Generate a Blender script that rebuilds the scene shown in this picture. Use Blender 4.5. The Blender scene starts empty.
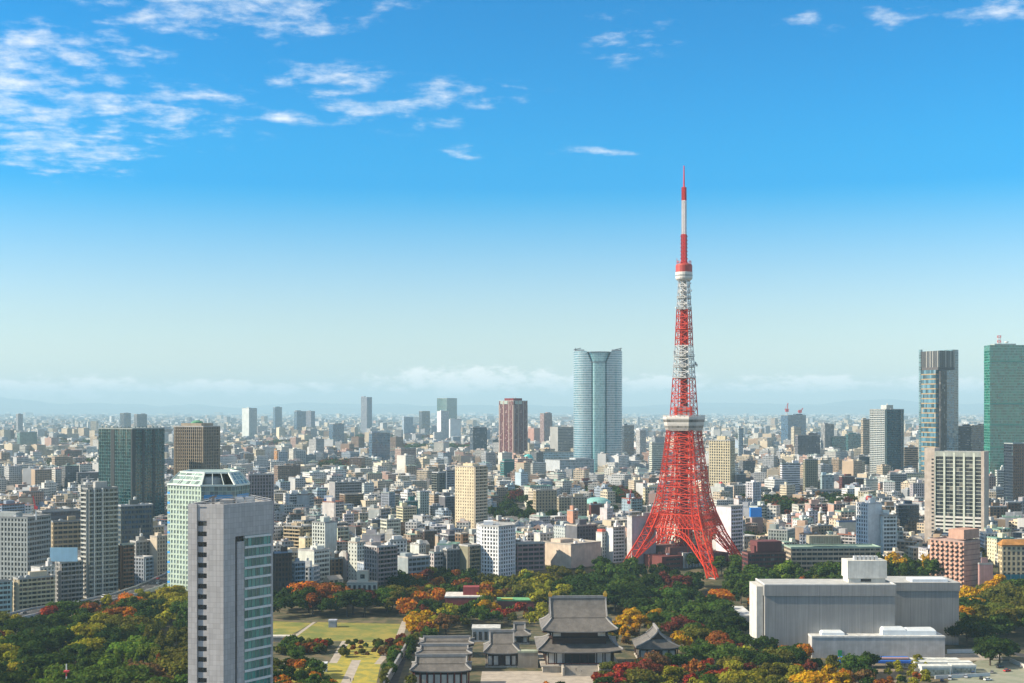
import bpy, math, random
import numpy as np
from mathutils import Vector, Matrix, noise

R = math.radians
random.seed(7)
S = bpy.context.scene
COL = S.collection
F, HC, HY = 1331.0, 140.0, 409.5      # focal length in pixels, eye height, horizon row

# ---------------------------------------------------------------- camera
cam = bpy.data.cameras.new('camera')
cam.sensor_width = 36; cam.lens = F * 36 / 1024
cam.shift_y = (HY - 341.5) / 1024
cam.clip_start = 1; cam.clip_end = 200000
camo = bpy.data.objects.new('camera', cam); COL.objects.link(camo)
camo.location = (0, 0, HC); camo.rotation_euler = (R(90), 0, 0)
S.camera = camo

# ---------------------------------------------------------------- light
SUN_EL, SUN_AZ = 31.0, -95.0           # azimuth from +Y (view axis), clockwise
sun = bpy.data.lights.new('sun', 'SUN')
sun.energy = 5.0; sun.angle = R(0.53); sun.color = (1.0, 0.88, 0.69)
suno = bpy.data.objects.new('sun', sun); COL.objects.link(suno)
sd = Vector((math.sin(R(SUN_AZ)) * math.cos(R(SUN_EL)), math.cos(R(SUN_AZ)) * math.cos(R(SUN_EL)), math.sin(R(SUN_EL))))
suno.rotation_euler = sd.to_track_quat('Z', 'Y').to_euler()
suno.location = sd * 500
S.view_settings.view_transform = 'Standard'
S.view_settings.look = 'None'
S.view_settings.gamma = 1
S.view_settings.use_curve_mapping = False
S.view_settings.exposure = 0.84
S.render.engine = 'CYCLES'
S.cycles.max_bounces = 5; S.cycles.diffuse_bounces = 2; S.cycles.glossy_bounces = 2
S.cycles.transmission_bounces = 2; S.cycles.volume_bounces = 0; S.cycles.transparent_max_bounces = 6
S.cycles.caustics_reflective = False; S.cycles.caustics_refractive = False
S.cycles.use_denoising = True
S.cycles.use_adaptive_sampling = True; S.cycles.adaptive_threshold = 0.01

# ---------------------------------------------------------------- node helper
class NT:
    def __init__(s, tree): s.t = tree; s.n = tree.nodes; s.l = tree.links
    def new(s, kind, **kw):
        n = s.n.new(kind)
        for k, v in kw.items(): setattr(n, k, v)
        return n
    def put(s, sock, v):
        if isinstance(v, bpy.types.NodeSocket): s.l.new(v, sock)
        elif v is not None:
            if hasattr(sock.default_value, '__len__') and not hasattr(v, '__len__'): v = (v,) * len(sock.default_value)
            if hasattr(sock.default_value, '__len__') and len(sock.default_value) == 4 and len(v) == 3: v = (*v, 1)
            sock.default_value = v
    def m(s, op, a, b=None, c=None, clamp=False):
        n = s.new('ShaderNodeMath', operation=op, use_clamp=clamp)
        for i, v in enumerate((a, b, c)):
            if v is not None: s.put(n.inputs[i], v)
        return n.outputs[0]
    def vm(s, op, a, b=None):
        n = s.new('ShaderNodeVectorMath', operation=op)
        s.put(n.inputs[0], a)
        if b is not None: s.put(n.inputs[1], b)
        return n.outputs['Value'] if op in ('LENGTH', 'DOT_PRODUCT', 'DISTANCE') else n.outputs[0]
    def mix(s, f, a, b, mode='MIX'):
        n = s.new('ShaderNodeMix', data_type='RGBA', blend_type=mode)
        s.put(n.inputs[0], f); s.put(n.inputs[6], a); s.put(n.inputs[7], b)
        return n.outputs[2]
    def noise(s, vec, scale, detail=3, rough=0.55, dim='3D'):
        n = s.new('ShaderNodeTexNoise', noise_dimensions=dim)
        if vec is not None: s.put(n.inputs['Vector'], vec)
        n.inputs['Scale'].default_value = scale; n.inputs['Detail'].default_value = detail
        n.inputs['Roughness'].default_value = rough
        return n.outputs[0]
    def ss(s, v, a, b, lo=0.0, hi=1.0):
        n = s.new('ShaderNodeMapRange', interpolation_type='SMOOTHSTEP')
        s.put(n.inputs[0], v); n.inputs[1].default_value = a; n.inputs[2].default_value = b
        n.inputs[3].default_value = lo; n.inputs[4].default_value = hi
        return n.outputs[0]
    def sep(s, v):
        n = s.new('ShaderNodeSeparateXYZ'); s.put(n.inputs[0], v); return n.outputs
    def comb(s, x, y, z):
        n = s.new('ShaderNodeCombineXYZ')
        for i, v in enumerate((x, y, z)): s.put(n.inputs[i], v)
        return n.outputs[0]

# ---------------------------------------------------------------- sky and clouds (functions of world direction only)
W = bpy.data.worlds.new('World'); S.world = W; W.use_nodes = True
w = NT(W.node_tree); w.n.clear()
sky = w.new('ShaderNodeTexSky', sky_type='NISHITA', sun_disc=False)
sky.sun_elevation = R(SUN_EL); sky.sun_rotation = R(SUN_AZ)
sky.altitude = 0; sky.air_density = 1.0; sky.dust_density = 0.2; sky.ozone_density = 3.0
tc = w.new('ShaderNodeTexCoord').outputs['Generated']
dx, dy, dz = w.sep(tc)
az = w.m('ARCTAN2', dx, dy); el = w.m('ARCSINE', dz)
hs = w.new('ShaderNodeHueSaturation'); w.put(hs.inputs['Saturation'], w.m('ADD', w.ss(el, -0.02, 0.25, 0.55, 2.05), w.ss(el, 0.12, 0.33, 0.0, 0.7))); w.put(hs.inputs['Value'], w.ss(el, 0.03, 0.24, 0.90, 1.08))
w.put(hs.inputs['Hue'], w.ss(el, 0.04, 0.2, 0.508, 0.482))
w.put(hs.inputs['Color'], sky.outputs[0])
gm = w.new('ShaderNodeGamma'); gm.inputs['Gamma'].default_value = 1.32
w.put(gm.inputs['Color'], w.mix(1.0, hs.outputs[0], (0.19, 0.19, 0.19), 'MULTIPLY'))
skyc = w.mix(1.0, gm.outputs[0], (5.4, 5.4, 5.4), 'MULTIPLY')
ael = w.comb(az, el, 0.0)
def blob(px, py, rx, ry, amp=1.0):              # soft ellipse in azimuth and elevation
    a = math.atan((px - 512) / F); e = math.atan((HY - py) / F * math.cos(a))
    v = w.vm('MULTIPLY', w.vm('SUBTRACT', ael, (a, e, 0)), (F / rx, F / ry, 0))
    return w.ss(w.vm('LENGTH', v), 1.0, 0.0, 0.0, amp)
def total(bl):
    t = bl[0]
    for b in bl[1:]: t = w.m('MAXIMUM', t, b)
    return t
hi = total([blob(10, 105, 170, 100), blob(150, 110, 190, 60, .8), blob(50, 45, 190, 36), blob(215, 10, 230, 45), blob(395, 108, 130, 36, .8), blob(445, 95, 160, 30, .72),
            blob(625, 38, 95, 46, .58), blob(465, 152, 40, 12, .8), blob(600, 153, 110, 12, .6), blob(330, 80, 110, 30), blob(290, 118, 60, 16),
            blob(885, 20, 120, 26, .58), blob(1000, 12, 95, 26, .85), blob(800, 22, 40, 18, .85), blob(385, 2, 80, 16, .8), blob(60, 150, 150, 40)])
zc = w.m('ADD', w.m('MAXIMUM', dz, 0.0), 0.05)
plane = w.comb(w.m('DIVIDE', dx, zc), w.m('DIVIDE', dy, zc), 0.0)
warp = w.new('ShaderNodeTexNoise'); w.put(warp.inputs['Vector'], plane); warp.inputs['Scale'].default_value = 3.0
pw = w.vm('ADD', plane, w.vm('MULTIPLY', warp.outputs['Color'], (0.16, 0.16, 0)))
n1 = w.noise(w.vm('MULTIPLY', pw, (1.0, 1.25, 1)), 6.5, 8, 0.58)
n2 = w.noise(w.vm('MULTIPLY', ael, (1.0, 2.4, 1)), 42.0, 6, 0.6)
nn = w.m('ADD', w.m('MULTIPLY', n1, 0.52), w.m('MULTIPLY', n2, 0.48))
dens = w.ss(w.m('ADD', nn, w.m('MULTIPLY', hi, 0.21)), 0.57, 0.89)
dens = w.m('MULTIPLY', dens, w.ss(hi, 0.04, 0.42))
lo = total([blob(470, 381, 190, 24), blob(50, 388, 190, 20), blob(230, 388, 190, 13), blob(575, 382, 90, 20), blob(660, 384, 90, 17), blob(800, 383, 170, 14), blob(960, 384, 120, 14)])
n3 = w.noise(w.vm('MULTIPLY', ael, (1.0, 2.0, 1)), 60.0, 8, 0.62)
dlo = w.m('MULTIPLY', w.ss(w.m('ADD', n3, w.m('MULTIPLY', lo, 0.26)), 0.55, 0.76), 0.8)
dlo = w.m('MULTIPLY', dlo, w.ss(lo, 0.03, 0.4))
shade = w.ss(n3, 0.35, 0.75, 0.86, 1.0)
clc = w.mix(1.0, (6.9, 7.2, 7.6), w.comb(shade, shade, shade), 'MULTIPLY')
c0 = w.mix(w.m('MULTIPLY', dlo, 0.95), skyc, (9.5, 8.9, 8.4))
# unseen high cloud overhead, added as neutral fill against the blue shade
fill_veil = w.m('MULTIPLY', w.ss(el, 0.36, 0.62), w.ss(w.noise(w.vm('MULTIPLY', plane, (1, 1, 1)), 1.2, 5), 0.2, 0.6, 0.4, 0.78))
c1 = w.mix(w.m('MULTIPLY', dens, 0.94), w.mix(fill_veil, c0, (4.3, 4.0, 3.6)), clc)
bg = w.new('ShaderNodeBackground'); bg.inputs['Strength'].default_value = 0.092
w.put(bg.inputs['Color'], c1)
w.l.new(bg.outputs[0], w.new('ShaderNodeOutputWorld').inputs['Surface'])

# ---------------------------------------------------------------- terrain and picture-to-place helpers
def sst(t): t = min(1.0, max(0.0, t)); return t * t * (3 - 2 * t)
def hz(x, y): return 15.0 * sst((y - 960) / 180.0)
def PX(px, d): return (px - 512) * d / F
def ZY(py, d): return HC - (py - HY) * d / F
def gd(py):                             # distance of the ground seen at picture row py
    d = 500.0
    for _ in range(60): d = 0.5 * d + 0.5 * (HC - hz(0, d)) * F / max(py - HY, 0.5)
    return d
def GP(px, py):
    d = gd(py); return Vector((PX(px, d), d, hz(0, d)))
def proj(x, y, z): return 512 + x * F / y, HY + (HC - z) * F / y

# ---------------------------------------------------------------- mesh builder
class MB:
    def __init__(s): s.v = []; s.f = []; s.m = []; s.uv = []; s.c = []; s.sm = []
    def poly(s, pts, mat=0, uv=None, c=None, sm=False):
        i = len(s.v); s.v.extend(tuple(p) for p in pts); s.f.append(tuple(range(i, i + len(pts))))
        s.m.append(mat); s.c.append(c); s.sm.append(sm)
        if uv is None:
            a = Vector(pts[0]); n = (Vector(pts[1]) - a).cross(Vector(pts[2]) - a)
            if n.length > 1e-12: n.normalize()
            if abs(n.z) > 0.9: uv = [(p[0], p[1]) for p in pts]
            else:
                t = Vector((-n.y, n.x, 0))
                if t.length > 1e-9: t.normalize()
                k = 1 / max(0.3, math.sqrt(max(0.0, 1 - n.z * n.z)))
                uv = [(p[0] * t.x + p[1] * t.y, p[2] * k) for p in pts]
        s.uv.extend(uv)
        return s
    def box(s, x0, x1, y0, y1, z0, z1, mat=0, top=None, bottom=True, c=None):
        q = s.poly; t = mat if top is None else top
        q([(x0, y0, z0), (x1, y0, z0), (x1, y0, z1), (x0, y0, z1)], mat, c=c)
        q([(x1, y0, z0), (x1, y1, z0), (x1, y1, z1), (x1, y0, z1)], mat, c=c)
        q([(x1, y1, z0), (x0, y1, z0), (x0, y1, z1), (x1, y1, z1)], mat, c=c)
        q([(x0, y1, z0), (x0, y0, z0), (x0, y0, z1), (x0, y1, z1)], mat, c=c)
        q([(x0, y0, z1), (x1, y0, z1), (x1, y1, z1), (x0, y1, z1)], t, c=c)
        if bottom: q([(x0, y1, z0), (x1, y1, z0), (x1, y0, z0), (x0, y0, z0)], mat, c=c)
        return s
    def prism(s, pts, z0, z1, mat=0, top=None, sm=False):
        n = len(pts)
        for i in range(n):
            a, b = pts[i], pts[(i + 1) % n]
            s.poly([(a[0], a[1], z0), (b[0], b[1], z0), (b[0], b[1], z1), (a[0], a[1], z1)], mat, sm=sm)
        s.poly([(p[0], p[1], z1) for p in pts], mat if top is None else top)
        s.poly([(p[0], p[1], z0) for p in reversed(pts)], mat)
        return s
    def loft(s, rings, mat=0, caps=True, sm=False):
        for a, b in zip(rings, rings[1:]):
            n = len(a)
            for i in range(n): s.poly([a[i], a[(i + 1) % n], b[(i + 1) % n], b[i]], mat, sm=sm)
        if caps:
            s.poly(rings[-1], mat); s.poly(list(reversed(rings[0])), mat)
        return s
    def beam(s, p, q, wd, mat=0, n=4):
        p = Vector(p); q = Vector(q); d = q - p
        if d.length < 1e-6: return s
        d.normalize(); u = d.cross(Vector((0, 0, 1)) if abs(d.z) < 0.95 else Vector((1, 0, 0))).normalized(); v = d.cross(u)
        r = wd * (0.7071 if n == 4 else 0.5)
        ring = [u * (r * math.cos(a)) + v * (r * math.sin(a)) for a in [2 * math.pi * (i + 0.5) / n for i in range(n)]]
        s.loft([[p + o for o in ring][::-1], [q + o for o in ring][::-1]], mat, True, n > 5)
        return s
    def lathe(s, prof, n=12, mat=0, cx=0, cy=0, sm=True):
        rings = [[(cx + r * math.cos(2 * math.pi * i / n), cy + r * math.sin(2 * math.pi * i / n), z) for i in range(n)] for r, z in prof]
        return s.loft(rings, mat, True, sm)
    def mesh(s, name, mats, attr=False):
        me = bpy.data.meshes.new(name)
        me.from_pydata(s.v, [], s.f)
        for m in mats: me.materials.append(m)
        me.polygons.foreach_set('material_index', s.m)
        me.polygons.foreach_set('use_smooth', s.sm)
        ul = me.uv_layers.new(name='UVMap')
        ul.data.foreach_set('uv', np.asarray(s.uv, dtype=np.float32).ravel())
        if attr:
            at = me.attributes.new('tint', 'FLOAT_COLOR', 'FACE')
            at.data.foreach_set('color', np.asarray([(*(c or (0.5, 0.5, 0.5)), 1) for c in s.c], dtype=np.float32).ravel())
        me.update()
        return me
    def build(s, name, mats, parent=None, col=None, attr=False):
        if not isinstance(mats, (list, tuple)): mats = [mats]
        return link(name, s.mesh(name, mats, attr), parent, col)

def link(name, me, parent=None, col=None, loc=None):
    o = bpy.data.objects.new(name, me); COL.objects.link(o)
    if parent is not None: o.parent = parent
    if col is not None: o.color = (*col[:3], 1)
    if loc is not None: o.location = loc
    return o
def tag(o, label=None, cat=None, group=None, kind=None):
    if label: o['label'] = label
    if cat: o['category'] = cat
    if group: o['group'] = group
    if kind: o['kind'] = kind
    return o
def root(name, label, cat, loc=(0, 0, 0), rz=0, group=None):
    o = bpy.data.objects.new(name, None); COL.objects.link(o)
    o.location = loc; o.rotation_euler = (0, 0, rz); o.empty_display_size = 2
    return tag(o, label, cat, group)
def kids(o): return [c for c in bpy.data.objects if c.parent == o]
def dup(o, children, loc, rz=0, sc=None):   # copy of a thing with copies of its parts; children = {object: [sub-parts]}
    c = o.copy(); COL.objects.link(c); c.location = loc; c.rotation_euler = (0, 0, rz)
    if sc is not None: c.scale = sc
    for ch, subs in children.items():
        d = ch.copy(); COL.objects.link(d); d.parent = c
        for g in subs:
            e = g.copy(); COL.objects.link(e); e.parent = d
    return c

# ---------------------------------------------------------------- materials
def mat(name):
    m = bpy.data.materials.new(name); m.use_nodes = True
    t = NT(m.node_tree); b = t.n['Principled BSDF']
    return m, t, b
def objcol(t): return t.new('ShaderNodeObjectInfo').outputs['Color']
def weather(t, base, amt=0.16, streak=0.12, scale=0.22):
    """Dirt in broad patches and rain streaks with shapes of their own on an outdoor surface."""
    tcn = t.new('ShaderNodeTexCoord').outputs['Object']
    a = t.ss(t.noise(tcn, scale, 4), 0.3, 0.75, 1 - amt, 1 + amt * 0.6)
    st = t.ss(t.noise(t.vm('MULTIPLY', tcn, (1.1, 1.1, 0.05)), 1.0, 3), 0.35, 0.75, 1 - streak, 1 + streak * 0.5)
    k = t.m('MULTIPLY', a, st)
    return t.mix(1.0, base, t.comb(k, k, k), 'MULTIPLY')
def plain(name, col=None, rough=0.8, amt=0.16, streak=0.1, spec=0.3, metal=0.0, scale=0.22):
    m, t, b = mat(name)
    t.put(b.inputs['Base Color'], weather(t, col if col is not None else objcol(t), amt, streak, scale))
    b.inputs['Roughness'].default_value = rough; b.inputs['Specular IOR Level'].default_value = spec
    b.inputs['Metallic'].default_value = metal
    return m
def cell_random(t, uvx, uvy):
    oi = t.new('ShaderNodeObjectInfo').outputs['Random']
    wn = t.new('ShaderNodeTexWhiteNoise', noise_dimensions='3D')
    t.put(wn.inputs['Vector'], t.comb(t.m('FLOOR', uvx), t.m('FLOOR', uvy), t.m('MULTIPLY', oi, 91.0)))
    return wn.outputs['Value']
def glass_mat(name, light=0.10, ior=1.75, mull=0.06, floorline=0.0, curtain=(0.36, 0.34, 0.30)):
    """Window glass: uv.x counts panes, uv.y storeys; blinds behind some panes; thin frames between panes."""
    m, t, b = mat(name)
    u, v, _ = t.sep(t.new('ShaderNodeUVMap', uv_map='UVMap').outputs[0])
    r = cell_random(t, u, v)
    base = objcol(t)
    tone = t.ss(r, 0.0, 1.0, 0.55, 1.5)
    g = t.mix(1.0, base, t.comb(tone, tone, tone), 'MULTIPLY')
    g = t.mix(t.ss(r, 1 - light - 0.02, 1 - light + 0.05, 0.0, 0.8), g, curtain)
    fu = t.m('FRACT', u); fr = t.m('LESS_THAN', fu, mull)
    if floorline: fr = t.m('MAXIMUM', fr, t.m('LESS_THAN', t.m('FRACT', v), floorline))
    fcol = t.mix(0.3, t.mix(1.0, base, (1.7, 1.7, 1.7), 'MULTIPLY'), (0.2, 0.21, 0.21))
    t.put(b.inputs['Base Color'], t.mix(fr, g, fcol))
    t.put(b.inputs['Roughness'], t.m('ADD', t.m('MULTIPLY', fr, 0.4), t.m('ADD', 0.05, t.m('MULTIPLY', r, 0.06))))
    b.inputs['IOR'].default_value = ior
    # each pane sits a touch out of true, so reflections break up from pane to pane
    geo = t.new('ShaderNodeNewGeometry').outputs['Normal']
    wn = t.new('ShaderNodeTexWhiteNoise', noise_dimensions='3D')
    t.put(wn.inputs['Vector'], t.comb(t.m('FLOOR', u), t.m('FLOOR', v), 3.7))
    off = t.vm('MULTIPLY', t.vm('SUBTRACT', wn.outputs['Color'], (0.5, 0.5, 0.5)), (0.035, 0.035, 0.02))
    t.put(b.inputs['Normal'], t.vm('NORMALIZE', t.vm('ADD', geo, off)))
    return m
def facade_mat(name, x0, x1, y0, y1, attr=False, light=0.12, tint=(1, 1.12, 1.25)):
    """Wall with windows for buildings too far off to show their depth: uv.x counts bays, uv.y storeys."""
    m, t, b = mat(name)
    u, v, _ = t.sep(t.new('ShaderNodeUVMap', uv_map='UVMap').outputs[0])
    fu, fv = t.m('FRACT', u), t.m('FRACT', v)
    win = t.m('MULTIPLY', t.m('MULTIPLY', t.m('GREATER_THAN', fu, x0), t.m('LESS_THAN', fu, x1)),
              t.m('MULTIPLY', t.m('GREATER_THAN', fv, y0), t.m('LESS_THAN', fv, y1)))
    win = t.m('MULTIPLY', win, t.m('GREATER_THAN', u, 0.001))
    r = cell_random(t, u, v)
    base = t.new('ShaderNodeAttribute', attribute_name='tint').outputs['Color'] if attr else objcol(t)
    tone = t.ss(r, 0.0, 1.0, 0.02, 0.09)
    g = t.mix(t.ss(r, 1 - light - 0.02, 1 - light + 0.04), t.comb(t.m('MULTIPLY', tone, tint[0]), t.m('MULTIPLY', tone, tint[1]), t.m('MULTIPLY', tone, tint[2])), (0.3, 0.29, 0.26))
    t.put(b.inputs['Base Color'], t.mix(win, weather(t, base, 0.14, 0.1, 0.05), g))
    t.put(b.inputs['Roughness'], t.m('SUBTRACT', 0.8, t.m('MULTIPLY', win, 0.7)))
    b.inputs['Specular IOR Level'].default_value = 0.5
    return m
M = {}
M['wall'] = plain('wall_paint')
M['roof'] = plain('roof_surface', None, 0.9, 0.3, 0.05, 0.2, 0, 0.35)
M['glass'] = glass_mat('window_glass', 0.06, 1.55, curtain=(0.22, 0.21, 0.18))
M['curtain'] = glass_mat('curtain_glass', 0.03, 2.0, 0.05, 0.2, (0.12, 0.22, 0.20))
M['fg'] = facade_mat('facade_punched', 0.2, 0.8, 0.3, 0.78)
M['fr'] = facade_mat('facade_ribbon', 0.03, 0.97, 0.38, 0.86)
M['frb'] = facade_mat('facade_ribbon_blue', 0.0, 1.0, 0.24, 1.0, False, 0.03, (1.2, 2.6, 3.4))
M['fb'] = facade_mat('facade_balcony', 0.06, 0.94, 0.36, 0.95)
M['fv'] = facade_mat('facade_vertical', 0.28, 0.86, 0.14, 1.0)
M['city'] = facade_mat('facade_city', 0.18, 0.82, 0.3, 0.8, True)
m, t, b = mat('roof_city'); M['cityroof'] = m
t.put(b.inputs['Base Color'], weather(t, t.new('ShaderNodeAttribute', attribute_name='tint').outputs['Color'], 0.3, 0.0, 0.1)); b.inputs['Roughness'].default_value = 0.9
M['metal'] = plain('painted_metal', None, 0.5, 0.08, 0.04, 0.5)
M['concrete'] = plain('concrete', (0.42, 0.41, 0.39), 0.9, 0.2, 0.25, 0.2, 0, 0.1)
M['asphalt'] = plain('asphalt', (0.06, 0.06, 0.062), 0.9, 0.3, 0.0, 0.2)
M['paving'] = plain('paving', (0.40, 0.35, 0.29), 0.9, 0.2, 0.0, 0.2)
# ---------------------------------------------------------------- ground, hills, haze
m, t, b = mat('city_ground')
tcn = t.new('ShaderNodeTexCoord').outputs['Object']
g = t.mix(t.ss(t.noise(tcn, 0.02, 4), 0.42, 0.6), (0.11, 0.105, 0.10), (0.22, 0.21, 0.19))
g = t.mix(t.ss(t.noise(tcn, 0.0045, 5), 0.56, 0.66), g, (0.045, 0.06, 0.025))
t.put(b.inputs['Base Color'], g); b.inputs['Roughness'].default_value = 0.95
mb = MB()
ys = [-150, 200, 500, 700, 900] + [960 + 15 * i for i in range(13)] + [1300, 2000, 4000, 9000, 20000, 45500]
xs = [-18900, -6000, -2500, -1200, -700, -400, -200, 0, 200, 400, 700, 1200, 2500, 6000, 18900]
for y0, y1 in zip(ys, ys[1:]):
    for x0, x1 in zip(xs, xs[1:]):
        mb.poly([(x0, y0, hz(0, y0)), (x1, y0, hz(0, y0)), (x1, y1, hz(0, y1)), (x0, y1, hz(0, y1))])
tag(mb.build('ground', m), kind='structure')

m, t, b = mat('forest_hills')
t.put(b.inputs['Base Color'], t.mix(t.noise(t.new('ShaderNodeTexCoord').outputs['Object'], 0.0009, 4), (0.05, 0.07, 0.05), (0.10, 0.11, 0.09)))
b.inputs['Roughness'].default_value = 1.0
mb = MB()
def ridge(y, base, amp, seed, x0, x1, n=120):
    pr = []
    for i in range(n + 1):
        x = x0 + (x1 - x0) * i / n
        h = base + amp * noise.fractal(Vector((x / 5200.0, seed, 0.3)), 0.9, 2.1, 5)
        pr.append((x, min(560, max(30, h))))
    for (xa, ha), (xb, hb) in zip(pr, pr[1:]):
        for k in range(4):
            f0, f1 = k / 4, (k + 1) / 4
            mb.poly([(xa, y + f0 * 1500, 15 + ha * f0 ** 0.8), (xb, y + f0 * 1500, 15 + hb * f0 ** 0.8),
                     (xb, y + f1 * 1500, 15 + hb * f1 ** 0.8), (xa, y + f1 * 1500, 15 + ha * f1 ** 0.8)], sm=True)
ridge(38500, 190, 190, 1.7, -18500, 18500)
ridge(42500, 330, 300, 9.1, -18800, 18800)
tag(mb.build('hills', m), kind='structure')

m = bpy.data.materials.new('haze'); m.use_nodes = True
t = NT(m.node_tree); t.n.clear()
pv = t.new('ShaderNodeVolumePrincipled')
pv.inputs['Color'].default_value = (0.58, 0.86, 1.0, 1); pv.inputs['Density'].default_value = 6.0e-5
pv.inputs['Anisotropy'].default_value = 0.0
t.l.new(pv.outputs[0], t.new('ShaderNodeOutputMaterial').inputs['Volume'])
hb = MB().box(-19000, 19000, -170, 46000, -3, 720).build('haze', m)
tag(hb, kind='stuff')

# ---------------------------------------------------------------- building kit
C = dict(white=(.66, .65, .62), offwhite=(.56, .545, .50), cream=(.66, .55, .36), beige=(.55, .46, .34), tan=(.42, .33, .22), brown=(.22, .145, .09),
         dbrown=(.10, .07, .055), grey=(.30, .295, .285), mgrey=(.38, .375, .37), lgrey=(.44, .435, .425), dgrey=(.13, .135, .14), bgrey=(.30, .34, .39), pink=(.55, .30, .20),
         latt=(.34, .26, .195), mauve=(.36, .24, .21), red=(.24, .05, .035), dred=(.12, .035, .035), pgreen=(.47, .57, .47), cyan=(.42, .56, .62), teal=(.02, .14, .14),
         dblue=(.035, .06, .10), orange=(.62, .30, .08), black=(.04, .04, .045), olive=(.28, .26, .17), blue=(.04, .22, .62))
GC = dict(d=(.030, .036, .042), t=(.002, .055, .055), b=(.03, .07, .12), g=(.05, .11, .10), n=(.02, .03, .045), k=(.012, .014, .016), p=(.16, .30, .26), s=(.20, .26, .27))
FOOT = []                               # footprints taken: x, y, radius
ALL = []                                # every building root, for the records below
HREF = {}

def fit(x0, xc, x1, base, ratio=None, rot=None):
    """Footprint, place and turn of a building from the columns it spans and the row of its foot."""
    f = (xc - x0) / (x1 - x0)
    if rot is None: rot = 0 if f < 0.02 else min(75, max(12, 15 + 60 * f))
    if ratio is None:
        ratio = 0.75 if f < 0.02 else min(3.0, max(0.3, f * math.cos(R(rot)) / ((1 - f) * math.sin(R(rot)))))
    d = gd(base); mid = (x0 + x1) / 2
    a = -math.atan((mid - 512) / F) + R(rot)
    wd = (x1 - x0) * d / F / (math.cos(R(rot)) + ratio * math.sin(R(rot)))
    cx, cy = PX(mid, d), d
    for _ in range(12):
        l = wd * ratio; ca, sa = math.cos(a), math.sin(a)
        cs = [(cx + sx * wd / 2 * ca - sy * l / 2 * sa, cy + sx * wd / 2 * sa + sy * l / 2 * ca) for sx, sy in ((-1, -1), (1, -1), (1, 1), (-1, 1))]
        px = [512 + p[0] * F / p[1] for p in cs]
        wd *= (x1 - x0) / (max(px) - min(px))
        cx += ((x0 + x1) / 2 - (max(px) + min(px)) / 2) * cy / F
        cy += d - min(p[1] for p in cs)
    return cx, cy, wd, wd * ratio, a, d

SIDES = 'SENW'
def side_xy(side, wd, l):
    if side == 'S': return wd, lambda s, o, z: (-wd / 2 + s, -l / 2 - o, z)
    if side == 'E': return l, lambda s, o, z: (wd / 2 + o, -l / 2 + s, z)
    if side == 'N': return wd, lambda s, o, z: (wd / 2 - s, l / 2 + o, z)
    return l, lambda s, o, z: (-wd / 2 - o, l / 2 - s, z)

def frame_side(mb, side, wd, l, H, n, code, bay, mt=0):
    L, T = side_xy(side, wd, l); q = lambda pts: mb.poly([T(*p) for p in pts], mt)
    fh = H / n; nb = max(1, round(L / bay)); inn = -0.45
    if code == 'x':
        q([(0, 0, 0), (L, 0, 0), (L, 0, H), (0, 0, H)]); return
    pw, po, s0f, s1f, so = {'g': (0.42, 0.0, -0.02, 0.34, -0.05), 'r': (0.12, -0.16, 0.0, 0.42, 0.0), 'b': (0.16, -0.05, 0.0, 0.30, -0.1),
                            'c': (0.06, 0.05, 0.0, 0.10, 0.0), 'v': (0.30, 0.30, 0.0, 0.26, -0.1), 'h': (0.2, 0.5, 0.0, 0.13, -0.25), 'w': (0.66, 0.0, -0.02, 0.52, -0.04)}[code]
    b = L / nb; cw = {'c': 0.15}.get(code, min(1.1, 0.35 * b + 0.2))
    for k in range(nb + 1):
        h = pw * b / 2; a, e = k * b - h, k * b + h
        if k == 0: a, e = 0, max(cw, h)
        if k == nb: a, e = L - max(cw, h), L
        q([(a, po, 0), (e, po, 0), (e, po, H), (a, po, H)])
        if k > 0: q([(a, inn, 0), (a, po, 0), (a, po, H), (a, inn, H)])
        if k < nb: q([(e, po, 0), (e, inn, 0), (e, inn, H), (e, po, H)])
    for k in range(n + 1):
        z0, z1 = (k + s0f) * fh, (k + s1f) * fh
        if k == n: z0, z1 = (k - 0.16) * fh, H
        z0 = max(z0, 0)
        if k == n and code == 'c': continue
        q([(0, so, z0), (L, so, z0), (L, so, z1), (0, so, z1)])
        q([(0, so, z1), (L, so, z1), (L, inn, z1), (0, inn, z1)])
        q([(0, inn, z0), (L, inn, z0), (L, so, z0), (0, so, z0)])

def facade_quad(mb, side, wd, l, H, n, bay, mt, blank):
    L, T = side_xy(side, wd, l); nb = max(1, round(L / bay))
    uv = [(-1, 0)] * 4 if blank else [(0.002, 0), (nb, 0), (nb, n), (0.002, n)]
    mb.poly([T(0, 0, 0), T(L, 0, 0), T(L, 0, H), T(0, 0, H)], mt, uv)

def roof_part(rt, wd, l, H, par, rc, seedr):
    mb = MB(); o = 0.10; i = 0.35
    pts = lambda e: [(-wd / 2 - e, -l / 2 - e), (wd / 2 + e, -l / 2 - e), (wd / 2 + e, l / 2 + e), (-wd / 2 - e, l / 2 + e)]
    A, B_ = pts(o), pts(-i)
    for k in range(4):
        a0, a1, b0, b1 = A[k], A[(k + 1) % 4], B_[k], B_[(k + 1) % 4]
        mb.poly([(*a0, H - 0.25), (*a1, H - 0.25), (*a1, H + par), (*a0, H + par)], 1)
        mb.poly([(*a0, H + par), (*a1, H + par), (*b1, H + par), (*b0, H + par)], 1)
        mb.poly([(*b1, H + 0.05), (*b0, H + 0.05), (*b0, H + par), (*b1, H + par)], 1)
    mb.poly([(*p, H + 0.05) for p in B_], 0)
    return mb.build('roof', [M['roof'], M['wall']], rt, rc)

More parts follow.
